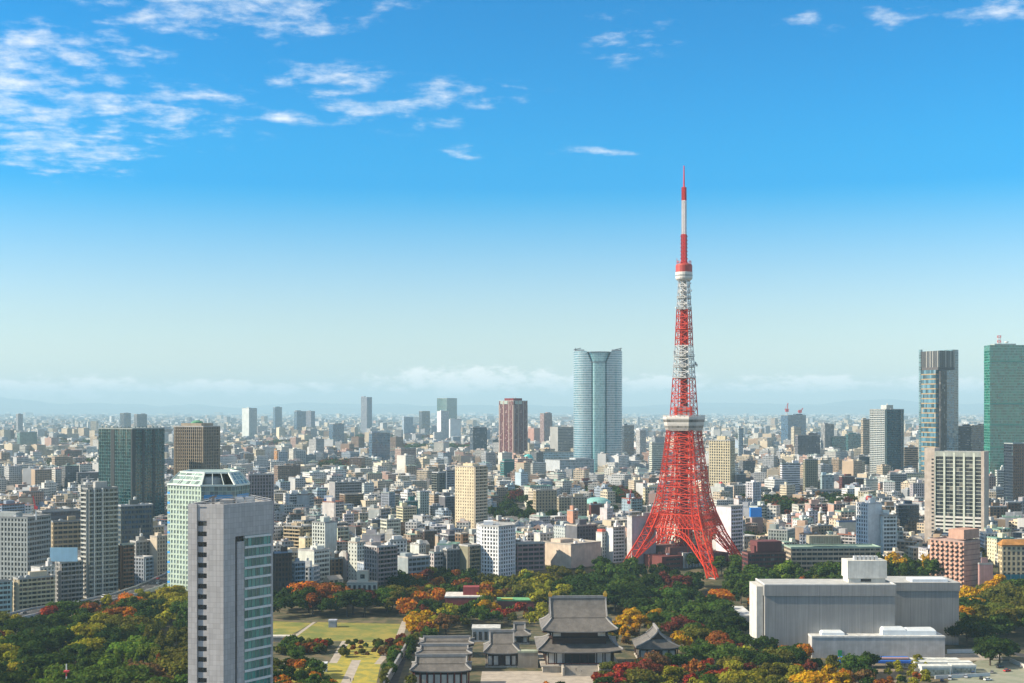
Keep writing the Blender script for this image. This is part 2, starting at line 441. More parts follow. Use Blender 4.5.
def roof_things(rt, wd, l, H, rnd, col, mech=None, px=1.0):
    """Stair head, tanks and cooling units on a flat roof, as parts of the building."""
    if mech and mech[0] < .02: return
    mw, ml, mh = wd * rnd.uniform(.25, .5), l * rnd.uniform(.25, .5), rnd.uniform(2.6, 5)
    if mech: mw, ml, mh = wd * mech[0], l * mech[0], mech[1]
    if mech is None and rnd.random() < 0.12: return
    mx, my = rnd.uniform(-.5, .5) * (wd - mw - 1), rnd.uniform(-.2, .5) * (l - ml - 1)
    if mech: mx, my = 0, 0
    o = MB().box(mx - mw / 2, mx + mw / 2, my - ml / 2, my + ml / 2, H, H + mh, 0, 1).build('machine_room', [M['wall'], M['roof']], rt, col)
    if px < 0.55 and mech is None: return
    for k in range(rnd.randint(1, 4)):
        ux, uy = rnd.uniform(-.42, .42) * wd, rnd.uniform(-.42, .1) * l
        if abs(ux - mx) < mw / 2 + 1.2 and abs(uy - my) < ml / 2 + 1.2: continue
        us = rnd.uniform(.8, 1.8)
        mb = MB().box(ux - us, ux + us, uy - us * .7, uy + us * .7, H + 0.06, H + us * 1.1)
        mb.box(ux - us * .6, ux + us * .6, uy - us * .45, uy + us * .45, H + us * 1.1, H + us * 1.35)
        mb.build('cooling_unit', M['metal'], rt, rnd.choice([(.6, .6, .6), (.35, .37, .38), (.7, .69, .65)]))
    if rnd.random() < .35:
        tx, ty = mx + rnd.uniform(-.3, .3) * mw, my
        MB().lathe([(1.1, H + mh), (1.2, H + mh + .3), (1.2, H + mh + 2.0), (.3, H + mh + 2.4)], 10, 0, tx, ty).build('water_tank', M['metal'], rt, (.66, .66, .62))
    if rnd.random() < .3:
        MB().beam((mx, my, H + mh), (mx, my, H + mh + rnd.uniform(4, 8)), .22).build('antenna', M['metal'], rt, (.6, .6, .6))

def building(name, label, cx, cy, wd, l, a, top_z, code='g', col='lgrey', fh=3.3, bay=3.2, gc='d', par=1.0, mech=None, roofc=None,
             seed=0, group=None, top_d=None, rows=True, extra_tilt=0, lod=None):
    rnd = random.Random(seed)
    z0 = hz(cx, cy) - 0.5; H = max(4.0, top_z - z0 - par)
    c = C[col] if isinstance(col, str) else col
    c = tuple(min(.8, v * rnd.uniform(.94, 1.06)) for v in c)
    gcol = GC[gc] if isinstance(gc, str) else gc
    rt = root(name, label, 'building', (cx, cy, z0), a, group)
    n = max(1, round(H / fh)); d = cy; ppm = F / d
    cd = code if len(code) == 4 else (code[0] * 4 if len(code) == 1 else code[1] + 'x' + code[1] + code[0])
    # code: one letter for all faces, or two: left-seen face, right-seen face
    if len(code) == 2: cd = code[1] + code[0] + code[1] + code[0]
    detail = rows and H / n * ppm >= 2.3 if lod is None else lod
    if detail:
        mb = MB()
        mu = MB()
        for s, k in zip(SIDES, cd): frame_side(mu if k == 'c' else mb, s, wd, l, H, n, k, bay)
        if mb.f: mb.build('wall', M['wall'], rt, c)
        if mu.f: mu.build('mullion', M['metal'], rt, tuple(v * 1.5 + .012 for v in gcol))
        gm = MB(); fhh = H / n
        for s, k in zip(SIDES, cd):
            if k == 'x': continue
            L, T = side_xy(s, wd, l); nb = max(1, round(L / bay)); pn = {'r': 2, 'c': 1, 'b': 1}.get(k, 2)
            gm.poly([T(.1, -.42, 0), T(L - .1, -.42, 0), T(L - .1, -.42, fhh), T(.1, -.42, fhh)], 0, [(0, 0.01), (nb * pn, 0.01), (nb * pn, .99), (0, .99)])
        if gm.f:
            me = gm.mesh('window_row', [M['curtain' if 'c' in cd else 'glass']])
            for k in range(min(n, 90)): link('window_row', me, rt, gcol, (0, 0, k * fhh))
        if 'b' in cd:
            bc = tuple(min(.8, v * rnd.uniform(.95, 1.15)) for v in c)
            for s, k in zip(SIDES, cd):
                if k != 'b' or s in 'NE': continue
                bm = MB()
                L, T = side_xy(s, wd, l); q = lambda pts: bm.poly([T(*p) for p in pts])
                nd = max(1, round(L / (bay * 2))); e = .5
                for o0, o1, za, zb in ((0.01, 1.25, -.12, .06), (1.12, 1.27, .06, 1.1)):
                    q([(e, o1, za), (L - e, o1, za), (L - e, o1, zb), (e, o1, zb)])
                    q([(e, o1, zb), (L - e, o1, zb), (L - e, o0, zb), (e, o0, zb)])
                    q([(e, o0, za), (L - e, o0, za), (L - e, o1, za), (e, o1, za)])
                    q([(e, o0, za), (e, o1, za), (e, o1, zb), (e, o0, zb)]); q([(L - e, o1, za), (L - e, o0, za), (L - e, o0, zb), (L - e, o1, zb)])
                for j in range(nd + 1):
                    sp = e + (L - 2 * e) * j / nd; h = .09
                    q([(sp - h, 1.2, .06), (sp + h, 1.2, .06), (sp + h, 1.2, fhh - .13), (sp - h, 1.2, fhh - .13)])
                    q([(sp - h, 0, .06), (sp - h, 1.2, .06), (sp - h, 1.2, fhh - .13), (sp - h, 0, fhh - .13)])
                    q([(sp + h, 1.2, .06), (sp + h, 0, .06), (sp + h, 0, fhh - .13), (sp + h, 1.2, fhh - .13)])
                me = bm.mesh('balcony', [M['wall']])
                for k in range(1, min(n, 60)): link('balcony', me, rt, bc, (0, 0, k * fhh))
    else:
        mb = MB(); mk = {'g': 'fg', 'r': 'fr', 'b': 'fb', 'v': 'fv', 'h': 'fv', 'c': 'fr', 'w': 'fg', 'x': 'fg'}
        ks = sorted(set(cd)); mats = [M['curtain'] if k == 'c' else M[mk[k]] for k in ks]
        for s, k in zip(SIDES, cd): facade_quad(mb, s, wd, l, H, n, bay, ks.index(k), k == 'x')
        mb.build('wall', mats, rt, gcol if cd[0] == 'c' else c)
    rc = roofc or rnd.choice([(.34, .34, .33), (.45, .44, .42), (.26, .27, .27), (.40, .36, .31), (.30, .34, .33), (.5, .5, .5)])
    roof_part(rt, wd, l, H, par, rc, rnd)
    roof_things(rt, wd, l, H + .05, rnd, tuple(min(.8, v * 1.02) for v in c), mech, ppm)
    rt['n_floors'] = n
    FOOT.append((cx, cy, 0.55 * math.hypot(wd, l))); ALL.append(rt)
    return rt
# ---------------------------------------------------------------- buildings read off the photograph
# name|x0 xc x1 top base|faces|colour|storey bay|glass|label|options
TABLE = '''
apartment_tower|82 88 118 488 599|bb|mgrey|3.3 3.6|d|tall slim grey balcony tower above the expressway in front of the dark green glass tower|m.4,5
office_building|-16 27 51 517 590|gr|mgrey|3.9 3.0|d|big pale grey office with ribbed walls at the picture's far left edge|r
apartment_block|-22 -20 12 582 617|r|cyan|3.3 3|d|low bluish glass block beside the expressway at the far left corner|
apartment_block|13 18 55 578 614|gb|beige|3.2 3.2|d|cream stepped apartment block with long terraces just behind the expressway|
apartment_block|31 40 55 567 606|xg|white|3.2 3|d|white upper block with roof stairs rising behind the cream stepped apartments|
apartment_block|55 60 83 562 603|gb|grey|3.2 3|d|grey block carrying the wide pale blue billboard on its roof|
office_building|50 52 83 521 560|gr|tan|4 4.5|d|tan walled block with dark openings behind the pale blue billboard|
exhibition_hall|36 42 84 511 548|rr|dgrey|6 6|n|dark flat roofed hall with a pale roof edge behind the grey balcony tower|n
office_building|117 121 153 505 572|rr|dgrey|4 3|b|dark blue glass office in front of the dark green glass tower's foot|
apartment_block|119 122 134 544 593|bb|brown|3.1 3|d|narrow brown balcony block between grey balcony tower and expressway|
apartment_block|133 144 153 557 586|gb|bgrey|3.1 3|d|bluish grey small block beside the expressway bend|
apartment_block|150 157 168 536 578|xg|beige|3.2 3|d|beige block with a green sign near the pale green tower's foot|
office_building|130 136 153 541 579|gg|grey|3.3 3|d|grey mid rise behind the bluish grey small block|
office_building|148 152 164 526 560|xg|tan|3.3 3|d|tan block with a white and blue chimney by the dark green tower|
brown_tower|174 203 220 426 520|vv|latt|3.6 3.0|d|brown latticed high rise with a green roof cap behind pale green tower|m.7,4
apartment_tower|246 247 274 474 545|gv|grey|3.2 2.8|d|grey narrow windowed tower directly behind the grey foreground tower|
office_building|273 274 292 552 598|g|dbrown|3.6 2.6|d|dark brick office with a blue grey roof beside the foreground tower|u
apartment_block|291 294 305 562 594|rb|bgrey|3.2 3|d|grey banded block squeezed between dark brick office and tan office|
office_building|298 314 330 550 585|xr|white|3.4 3|d|white banded office with a blank tan lit side wall|
apartment_block|329 331 343 558 580|g|brown|3.2 3|d|brown low block between the white banded office and a grey block|
apartment_block|343 346 359 551 581|xb|grey|3.1 3|d|grey balcony block in front of a white roofed tower block|
apartment_block|348 357 367 542 583|wg|offwhite|3.2 3|d|off white tall block just left of the dark windowed slab|
apartment_tower|364 377 397 546 600|gb|grey|3.1 3.4|d|grey slab with white sunlit end and dark balconies behind the cream old house|
apartment_block|387 390 407 540 570|gg|white|3.4 3|d|white block with square dark windows behind the grey slab's right end|m.5,4
office_building|396 408 430 557 590|xr|bgrey|3.8 4|d|blue grey factory like block with pale rounded end by the maples|
apartment_block|410 419 426 544 563|xg|white|3.3 3|d|white stair tower boxes above the blue grey block|
office_building|429 434 444 552 580|gr|lgrey|3.2 3|d|pale grey banded block next to the blue grey block|
apartment_block|443 447 460 549 580|gg|dgrey|3.1 3|d|dark grey block behind the maples in line with the cream tower|
apartment_block|423 424 437 530 549|g|dbrown|3.2 3|d|dark brown flat block among the houses left of the cream tower|
apartment_block|435 438 453 535 552|xg|tan|3.2 3|d|tan house row with an orange side wall left of the cream tower|
apartment_block|455 461 468 533 566|gb|brown|3.1 3|d|brown and white balcony block below the cream tower|
apartment_block|459 468 480 545 580|xb|olive|3.1 3|d|olive dark block with a sunlit side beside the white angular tower|
apartment_block|368 372 385 519 538|gg|dgrey|3.1 3|d|dark grey boxy block with a white band in the house field|
apartment_block|362 366 380 528 555|rr|cream|3.1 3|d|white and brick banded block behind the grey slab|
apartment_block|284 301 313 526 556|bb|tan|3.0 3|d|brown terraced apartments stepping down near the foreground tower|
apartment_block|299 305 314 537 557|xg|cream|3.0 3|d|cream gable block in front of the brown terraced apartments|
apartment_tower|312 325 337 522 560|gx|offwhite|3.1 3|d|off white block with a windowed sunlit face and blank grey side|
apartment_block|343 344 354 514 533|r|white|3.1 3|d|small white banded block alone among low roofs near the curved grey office|
office_building|329 335 362 482 508|xr|grey|3.8 3.5|d|broad grey office with a white box on its roof corner|
office_building|321 324 335 504 523|g|bgrey|3.2 3|d|small block under the blue and white roof billboard|
office_building|284 286 297 495 514|g|offwhite|3.2 3|d|off white gridded office in the far house field near the foreground tower|
apartment_block|296 297 306 494 513|b|dgrey|3.2 3|d|dark narrow block attached beside the off white gridded office|
office_building|318 320 332 475 492|r|dgrey|3.2 3|d|dark banded block in front of the broad grey office's roofline|
apartment_block|347 349 358 466 480|xg|white|3.2 3|d|small white block by the dark tree clump|
institution_hall|357 358 372 458 476|gg|beige|4.5 4|d|beige monumental hall beside the blue grey glass block|
apartment_block|296 300 316 455 470|xr|bgrey|3.2 3|d|bluish block with a pale end in the middle distance|
apartment_tower|274 277 280 450 468|gg|orange|3.2 3|d|small orange lit tower in the middle distance|
apartment_tower|309 316 324 439 468|gg|lgrey|3.2 3|d|pale bluish slender apartment tower in the middle distance|
apartment_block|324 328 334 449 467|gg|offwhite|3.2 3|d|white stubby tower beside the pale bluish slender one|
apartment_block|395 401 416 448 472|gg|mauve|3.2 3|d|pair of brownish slabs with white ends in the middle distance|
apartment_block|404 406 419 459 475|v|lgrey|3.2 3|d|striped white grey block below the brownish slabs|
office_building|418 420 433 456 474|g|beige|3.5 3|d|beige block right of the striped white grey block|
school_hall|414 415 434 471 482|g|red|3.5 4|d|long low red brown roofed hall behind the dark twin towers|n
apartment_tower|432 438 445 472 510|bb|dgrey|3.1 3|d|dark balcony tower of the touching pair left of the cream tower|
apartment_tower|443 446 455 470 506|bb|bgrey|3.1 3|d|bluish tower tucked between its dark twin and the cream tower|
apartment_block|417 420 429 491 521|wg|lgrey|3.1 3|d|narrow pale block in front of the dark balcony tower|
apartment_block|381 389 395 492 522|gg|bgrey|3.1 3|d|narrow blue grey block with a pale flank in the dense houses|
office_building|399 402 418 501 524|xg|teal|3.4 3|d|greenish flat block with a white roof edge in the dense houses|
apartment_block|391 394 402 490 510|gg|brown|3.1 3|d|slim brown block in the dense houses behind the greenish flat one|
apartment_block|362 364 374 483 502|g|white|3.1 3|d|white block with black windows beside the broad grey office|
apartment_block|406 408 418 488 500|g|mauve|3.1 3|d|dull mauve block behind the narrow pale block|
apartment_tower|455 474 487 466 535|wb|cream|3.05 3.0|d|tall cream apartment tower with lit side standing alone above the houses|m.5,3
apartment_block|514 517 545 543 572|rr|mauve|3.8 5|d|low brown office with long dark bands beside the white angular tower|n
office_building|543 571 601 544 571|xx|beige|4 4|d|blank beige windowless block with lit side above the trees|
apartment_block|534 540 553 533 560|xg|offwhite|3.2 3|d|small off white block behind the blank beige one|
office_building|566 577 597 525 556|xg|dgrey|3.4 3|d|dark slate office with a pale grey blank end wall|
office_building|533 536 557 490 524|gg|tan|3.3 3.4|d|brown gridded apartment slab at the wood's edge|
apartment_block|556 558 587 497 520|gg|tan|3.3 3.4|d|lower stepped wing continuing the brown gridded slab|
apartment_block|505 507 515 485 500|xg|cyan|3.2 3|d|pale blue green small block beside the dark wood|
apartment_tower|515 521 528 472 494|xg|cyan|3.2 3|d|pale blue slender block near the dark red cube|
apartment_block|506 508 515 473 484|g|dred|3.2 3|d|dark red cube among trees below the red tower|
office_building|500 504 536 461 484|rx|teal|4 4|b|teal netted construction block below the red tower|
museum_hall|545 560 594 460 478|xr|lgrey|5 6|s|pale angular hall at the foot of the round glass skyscraper|
office_building|535 540 577 452 470|r|cyan|5 6|s|long low teal block left of the round skyscraper's foot|n
apartment_block|580 583 599 481 494|g|dred|3.4 3|d|dark red apartment block below the round skyscraper|
apartment_block|598 605 613 484 495|xg|mauve|3.4 3|d|maroon and white block beside the dark red apartments|
office_building|589 591 602 504 520|x|dred|3.4 3|d|plain dark red cube in front of the green domed hall|
apartment_block|567 573 578 510 530|xg|pink|3.4 3|d|pinkish block with rounded stair shaft behind the dark slate office|
apartment_block|600 607 613 508 530|xg|offwhite|3.4 3|d|off white and pink block behind the red topped white tower|
apartment_block|596 602 607 532 562|xg|white|3.0 3|d|narrow white block with a red roof cap|
apartment_block|607 613 625 527 563|xr|white|3.0 3|d|white banded apartments beside the red topped narrow block|
office_building|627 632 656 516 566|xx|lgrey|3.6 3|d|grey blank slab with a bright edge behind the red tower's leg|
apartment_block|643 645 664 487 512|g|cream|3.6 3|d|cream gridded block seen beside the lattice tower's left edge|
office_building|649 652 669 443 478|r|offwhite|3.6 3|d|pale striped office seen through the lattice tower's waist|
office_building|709 730 735 440 500|gg|beige|3.8 3.4|d|cream gridded tower right of the lattice tower|m.4,6
apartment_block|709 724 733 487 510|xg|lgrey|3.4 3|d|grey block with a red ball roof below the cream gridded tower|
office_building|716 731 743 506 553|xr|white|3.4 3|d|white office with curved striped flank just behind the lattice tower's right leg|n
apartment_block|734 736 746 474 500|xg|dgrey|3.2 3|d|dark upper block with cream base right of the cream gridded tower|
apartment_block|746 753 761 482 517|vv|white|3.1 3|d|white vertical striped slim block above the blue sheeted house|
apartment_block|750 752 763 517 534|x|mauve|3.2 3|d|pinkish block under the bright blue sheet|n
office_building|780 782 800 463 495|rr|white|3.4 3|d|white finely banded office beside its grey gridded neighbour|
office_building|803 805 818 459 494|gg|olive|3.5 3|d|grey beige gridded office beside the white banded one|
office_building|820 822 834 475 496|c|cyan|3.5 3|s|small bluish glass block with a white top|
terminal_hall|806 812 846 490 503|rr|white|4.5 5|d|long low white hall above the brown garden wall|n
office_building|839 842 855 476 498|g|dred|3.4 3|d|dark red cube shaped office right of the long white hall|
office_building|854 856 864 478 498|g|dbrown|3.4 3|d|dark brown cube touching the dark red office|
apartment_block|838 842 847 463 478|xg|cream|3.3 3|d|cream round topped block behind the dark red office|
apartment_tower|850 857 865 461 483|gg|tan|3.3 3|d|tan apartment tower behind the dark brown cube|
apartment_block|864 866 878 479 500|g|offwhite|3.3 3|d|off white gridded block in front of the twin toned residential tower|
office_building|862 864 892 497 514|g|grey|3.3 3|d|long grey low block behind the white stepped building|
apartment_block|878 880 889 482 496|g|pink|3.3 3|d|orange brown small block beside the off white gridded block|
apartment_block|806 809 818 511 534|xg|white|3.2 3|d|narrow white block in the row of houses behind the tan school|
apartment_block|817 820 825 512 532|xg|beige|3.2 3|d|narrow beige block next to the narrow white one|
apartment_block|822 826 838 516 538|gg|offwhite|3.2 3|d|off white windowed block at the end of the white house row|
apartment_block|782 787 799 515 536|gg|white|3.2 3|d|white block in the middle of the house row behind the tan school|
apartment_block|774 779 785 522 540|rx|offwhite|3.2 3|d|small off white banded house at the row's tower end|
gym_hall|836 839 860 521 544|xx|offwhite|4 4|d|blank white hall with sloping blue roof beside the white stepped building|n,bl
office_building|856 868 882 503 560|gx|white|3.3 3|d|white stepped building with a red ball on its roof|
apartment_block|880 883 897 515 560|wr|white|3.3 3|d|lower white wing of the stepped building|
office_building|887 890 907 474 498|rr|grey|3.4 3|d|grey banded office left of the white hotel slab|
office_building|903 904 918 447 478|r|tan|3.8 3|n|dark office with orange horizontal stripes|
apartment_block|910 913 926 483 512|vv|offwhite|3.3 3|d|off white ribbed block touching the hotel slab's side|
office_building|896 898 919 504 540|c|dblue|3.6 3|n|dark blue glass office below the grey banded office|
apartment_block|902 906 926 473 490|xg|cream|3.3 3|d|cream low cluster behind the off white ribbed block|
office_building|926 929 952 430 480|gg|mauve|3.5 3|d|brown beige office in front of the bronze glass skyscraper|
office_building|949 952 972 426 480|rr|dblue|3.8 3|b|dark blue banded office left of the green glass skyscraper|
office_building|970 972 986 425 480|cc|black|3.8 3|n|nearly black office touching the green glass skyscraper|
apartment_block|987 990 1007 506 528|gg|brown|3.3 3.4|d|brown apartment block with pale window frames behind the school|
apartment_block|1006 1008 1021 502 528|gg|dbrown|3.3 3.4|d|darker brown apartment block with pale frames at the right edge|
office_building|1004 1013 1032 443 515|cg|brown|3.6 3|n|dark brown tower with a glass flank at the right edge|
apartment_block|1013 1014 1034 428 470|g|offwhite|3.6 3|d|off white gridded block behind the dark brown tower|
apartment_block|995 997 1007 470 505|rr|offwhite|3.3 3|d|off white striped narrow tower beside the dark brown tower|
apartment_block|985 987 996 476 506|gg|mauve|3.3 3|d|dull mauve block in shade beside the hotel slab|
far_tower|16 18 23 414 436|vv|lgrey|3.5 3|d|lone pale slender tower on the far left horizon|
far_tower|17 20 37 432 452|cc|cyan|3.8 3|g|grey green glass slab on the far left|
far_tower|120 124 131 413 436|cc|bgrey|3.5 3|d|bluish tower rising left over the dark green tower's roof|
far_tower|134 137 147 414 437|rr|dgrey|3.5 3|d|dark square tower rising over the dark green tower's roof|
far_tower|242 249 257 408 440|xv|white|3.5 3|d|white sided tower with a grey face on the left skyline|
far_tower|273 275 282 407 434|cc|teal|3.5 3|b|slim teal glass tower on the skyline next to the white sided one|
far_tower|294 297 306 411 440|cc|dblue|3.5 3|b|dark blue tower of the skyline pair, slightly in front|
far_tower|304 311 315 411 438|vv|bgrey|3.5 3|d|grey ribbed tower attached behind the dark blue skyline tower|
far_tower|329 333 344 424 450|cc|dblue|3.5 3|b|dark glass tower with a slanting top on the skyline|s
far_tower|361 367 372 397 436|vv|bgrey|3.5 3|d|tall slender blue grey tower alone on the skyline|
far_tower|369 372 390 433 468|cc|bgrey|3.6 3|b|blue grey glass block in front of the tallest slender tower|
far_tower|402 404 413 417 440|vv|cyan|3.5 3|d|pale green tower left of the green glass skyline pair|
far_tower|419 422 430 411 438|cc|teal|3.5 3|n|dark teal tower left of the tall green glass one|
far_tower|437 447 457 398 436|cc|cyan|3.6 3|g|tall blue green glass tower on the skyline|
far_tower|437 441 449 411 444|xv|white|3.6 3|d|white and grey tower standing before the tall blue green one|
far_tower|449 450 461 419 443|x|white|3.6 3|d|bright white box tower right of the blue green glass tower|
far_tower|470 473 487 427 458|vv|dblue|3.6 3|d|broad dark blue tower between white box and red tower|
far_tower|540 544 552 413 448|vv|mauve|3.6 3|d|round brownish tower between red tower and round glass skyscraper|
far_tower|528 534 542 428 446|gg|pink|3.6 3|d|pinkish block below the round brownish tower|
far_tower|550 558 576 427 462|xr|grey|3.6 3|d|dark office with a lit beige side just left of round skyscraper|
far_tower|622 624 634 425 462|cc|dblue|3.6 3|n|dark blue tower tucked right behind the round glass skyscraper|
far_tower|636 640 646 430 466|vv|offwhite|3.6 3|d|pale small tower between round skyscraper and lattice tower|
far_tower|781 788 806 415 450|cc|dblue|3.8 3|b|dark blue tower under construction with cranes on the skyline|
far_tower|791 794 801 427 462|gg|beige|3.6 3|d|beige slim tower in front of the tower with cranes|
far_tower|795 798 820 435 470|rv|dgrey|3.6 3|d|broad slate grey office before the tower with cranes|
far_tower|821 825 834 424 462|vv|grey|3.6 3|d|slim dark grey tower right of the broad slate office|
office_building|830 833 846 436 462|c|teal|4 3|t|teal netted block right of the slim dark grey tower|
office_building|845 848 863 434 460|c|teal|4 3|t|second teal netted block touching the striped tan tower|
office_building|861 863 871 419 470|rr|tan|3.8 3|n|tan and dark striped tower behind the twin toned residential tower|
far_tower|738 739 743 428 470|vv|cyan|3.8 3|g|pale teal tower behind the cream gridded tower|
'''
def opts(s):
    o = {}
    if 'm.' in s: a, b_ = s.split('m')[1].split(','); o['mech'] = (float(a), float(b_))
    if s == 'n' or s.startswith('n,'): o['mech'] = (0.01, 0.3)
    if 'bl' in s: o['roofc'] = (.12, .18, .30)
    if s == 'u': o['roofc'] = (.22, .30, .42)
    return o
byname = {}
for i, line in enumerate(TABLE.strip().splitlines()):
    nm, geo, code, col, fb, gc, label, op = line.split('|')
    x0, xc, x1, top, base = map(float, geo.split()); fh, bay = map(float, fb.split())
    cx, cy, wd, l, a, d = fit(x0, xc, x1, base)
    nm = 'high_rise' if nm == 'far_tower' else nm
    rt = building(nm, label, cx, cy, wd, l, a, ZY(top, d), code, col, fh, bay, gc, seed=i, **opts(op))
    byname[label] = (rt, cx, cy, wd, l, a, d)
# ---------------------------------------------------------------- buildings with a shape of their own
def edge_T(p, q):
    p = Vector((p[0], p[1], 0)); q = Vector((q[0], q[1], 0)); L = (q - p).length; u = (q - p) / L; nrm = Vector((u.y, -u.x, 0))
    return L, lambda s, o, z: tuple(p + u * s + nrm * o + Vector((0, 0, z)))
def world_pts(lst): return [(PX(px, d), d) for px, d in lst]
def local(pts, c): return [(p[0] - c[0], p[1] - c[1]) for p in pts]
def centre(pts): return (sum(p[0] for p in pts) / len(pts), sum(p[1] for p in pts) / len(pts))
def frame_edge(mb, p, q, H, n, code, bay, mt=0):
    global side_xy
    keep = side_xy; side_xy = lambda s, a, b_: edge_T(p, q)
    frame_side(mb, 'S', 0, 0, H, n, code, bay, mt); side_xy = keep

def pbuilding(name, label, lst, top_z, codes, col, fh=3.3, bay=3.2, gc='d', rowmat=None, par=1.0, roofc=(.4, .4, .39), lod=True, mech=True):
    pts = world_pts(lst); c = centre(pts); z0 = hz(*c) - .5; H = top_z - z0 - par; n = max(1, round(H / fh)); fh = H / n
    rt = root(name, label, 'building', (*c, z0)); P = local(pts, c); N = len(P)
    colr = C[col] if isinstance(col, str) else col; g = GC[gc]
    mb, gm = MB(), MB()
    for i, k in enumerate(codes):
        p, q = P[i], P[(i + 1) % N]
        L, T = edge_T(p, q); nb = max(1, round(L / bay))
        if lod: frame_edge(mb, p, q, H, n, k, bay)
        else:
            mk = {'g': 'fg', 'r': 'fr', 'b': 'fb', 'v': 'fv', 'x': 'fg', 'c': 'fr'}[k]
            uv = [(-1, 0)] * 4 if k == 'x' else [(.002, 0), (nb, 0), (nb, n), (.002, n)]
            mb.poly([T(0, 0, 0), T(L, 0, 0), T(L, 0, H), T(0, 0, H)], 0, uv)
        if k != 'x' and lod:
            pn = 1 if k == 'c' else 2
            gm.poly([T(.2, -.42, 0), T(L - .2, -.42, 0), T(L - .2, -.42, fh), T(.2, -.42, fh)], 0, [(0, .01), (nb * pn, .01), (nb * pn, .99), (0, .99)])
    mb.build('wall', M['wall'] if lod else M['fg'], rt, colr)
    if gm.f:
        me = gm.mesh('window_row', [M[rowmat or 'glass']])
        for k in range(n): link('window_row', me, rt, g, (0, 0, k * fh))
    rb = MB()
    rb.poly([(*p, H + .05) for p in P], 0)
    ctr = Vector((0, 0))
    for i in range(N):
        p, q = Vector(P[i]), Vector(P[(i + 1) % N]); po, qo, pi_, qi = p * 1.005, q * 1.005, p * .97, q * .97
        rb.poly([(*po, H - .3), (*qo, H - .3), (*qo, H + par), (*po, H + par)], 1)
        rb.poly([(*po, H + par), (*qo, H + par), (*qi, H + par), (*pi_, H + par)], 1)
        rb.poly([(*qi, H + .05), (*pi_, H + .05), (*pi_, H + par), (*qi, H + par)], 1)
    rb.build('roof', [M['roof'], M['wall']], rt, roofc)
    if mech:
        ext = max(max(abs(v) for v in p) for p in P)
        roof_things(rt, ext * 1.1, ext * 1.1, H + .05, random.Random(len(label)), colr)
    FOOT.append((*c, max(math.hypot(*p) for p in P) * 1.05)); ALL.append(rt)
    return rt, P, H, n, fh, c, z0

# --- grey foreground tower, one blank panelled face and one glazed face
B_, A_, C_ = (PX(188, 522), 522), (PX(223.5, 519), 519), (PX(273, 541), 541)
D_, E_ = (C_[0] - 14, C_[1] + 26), (B_[0] + 3, B_[1] + 26)
pts = [B_, A_, C_, D_, E_]; c = centre(pts); P = local(pts, c)
topz = ZY(504.5, 519); z0 = -1.0; H = topz - z0
fg = root('office_tower', 'grey panelled office tower with glazed side standing in the foreground', 'building', (*c, z0))
ALL.append(fg); FOOT.append((*c, 24))
m, t, b = mat('panel_cladding')
u, v, _ = t.sep(t.new('ShaderNodeUVMap', uv_map='UVMap').outputs[0])
ln = t.m('MAXIMUM', t.m('LESS_THAN', t.m('FRACT', t.m('DIVIDE', u, 1.5)), .035), t.m('LESS_THAN', t.m('FRACT', t.m('DIVIDE', v, 2.05)), .03))
wn = t.new('ShaderNodeTexWhiteNoise', noise_dimensions='2D'); t.put(wn.inputs['Vector'], t.comb(t.m('FLOOR', t.m('DIVIDE', u, 1.5)), t.m('FLOOR', t.m('DIVIDE', v, 2.05)), 0))
pc = t.mix(t.ss(wn.outputs['Value'], 0, 1), (.39, .37, .36), (.45, .43, .42))
t.put(b.inputs['Base Color'], weather(t, t.mix(ln, pc, (.16, .15, .15)), .06, .1, .1)); b.inputs['Roughness'].default_value = .45
M['panel'] = m
FH = 4.1; nfl = int(H / FH); topband = H - 13.0
L1, T1 = edge_T(P[0], P[1]); L2, T2 = edge_T(P[1], P[2])
mb = MB()
def slab(T, s0, s1, z0_, z1_, o1=0.0, o0=-1.2, mt=0):
    q = lambda p: mb.poly([T(*x) for x in p], mt)
    q([(s0, o1, z0_), (s1, o1, z0_), (s1, o1, z1_), (s0, o1, z1_)])
    q([(s0, o0, z0_), (s0, o1, z0_), (s0, o1, z1_), (s0, o0, z1_)]); q([(s1, o1, z0_), (s1, o0, z0_), (s1, o0, z1_), (s1, o1, z1_)])
    q([(s0, o1, z1_), (s1, o1, z1_), (s1, o0, z1_), (s0, o0, z1_)]); q([(s0, o0, z0_), (s1, o0, z0_), (s1, o1, z0_), (s0, o1, z0_)])
slab(T1, 0, L1 * .25, 0, H); slab(T1, L1 * .53, L1, 0, H)
for k in range(nfl + 1):
    slab(T1, L1 * .25, L1 * .53, k * FH - 1.1, min(H - 7, k * FH + 1.1), -.7, -1.3, 1)
slab(T1, L1 * .25, L1 * .53, H - 6.5, H, -.35, -1.2, 1)
slab(T2, 0, L2 * .23, 0, topband); slab(T2, L2 * .28, L2 * .42, 0, topband - 2.2, -.25); slab(T2, 0, L2, topband, H)
slab(T2, L2 * .965, L2, 0, topband, -.1)
for i in (2, 3, 4):
    L, T = edge_T(P[i], P[(i + 1) % 5]); slab(T, 0, L, 0, H)
m2 = plain('grey_spandrel', (.40, .39, .39), .6)
mb.build('wall', [M['panel'], m2], fg)
mb = MB()
for k in range(nfl - 2): slab(T2, L2 * .42, L2 * .965, k * FH - .35, k * FH + .55, .12, -1.0)
mb.build('floor_edge', M['metal'], fg, (.62, .62, .60))
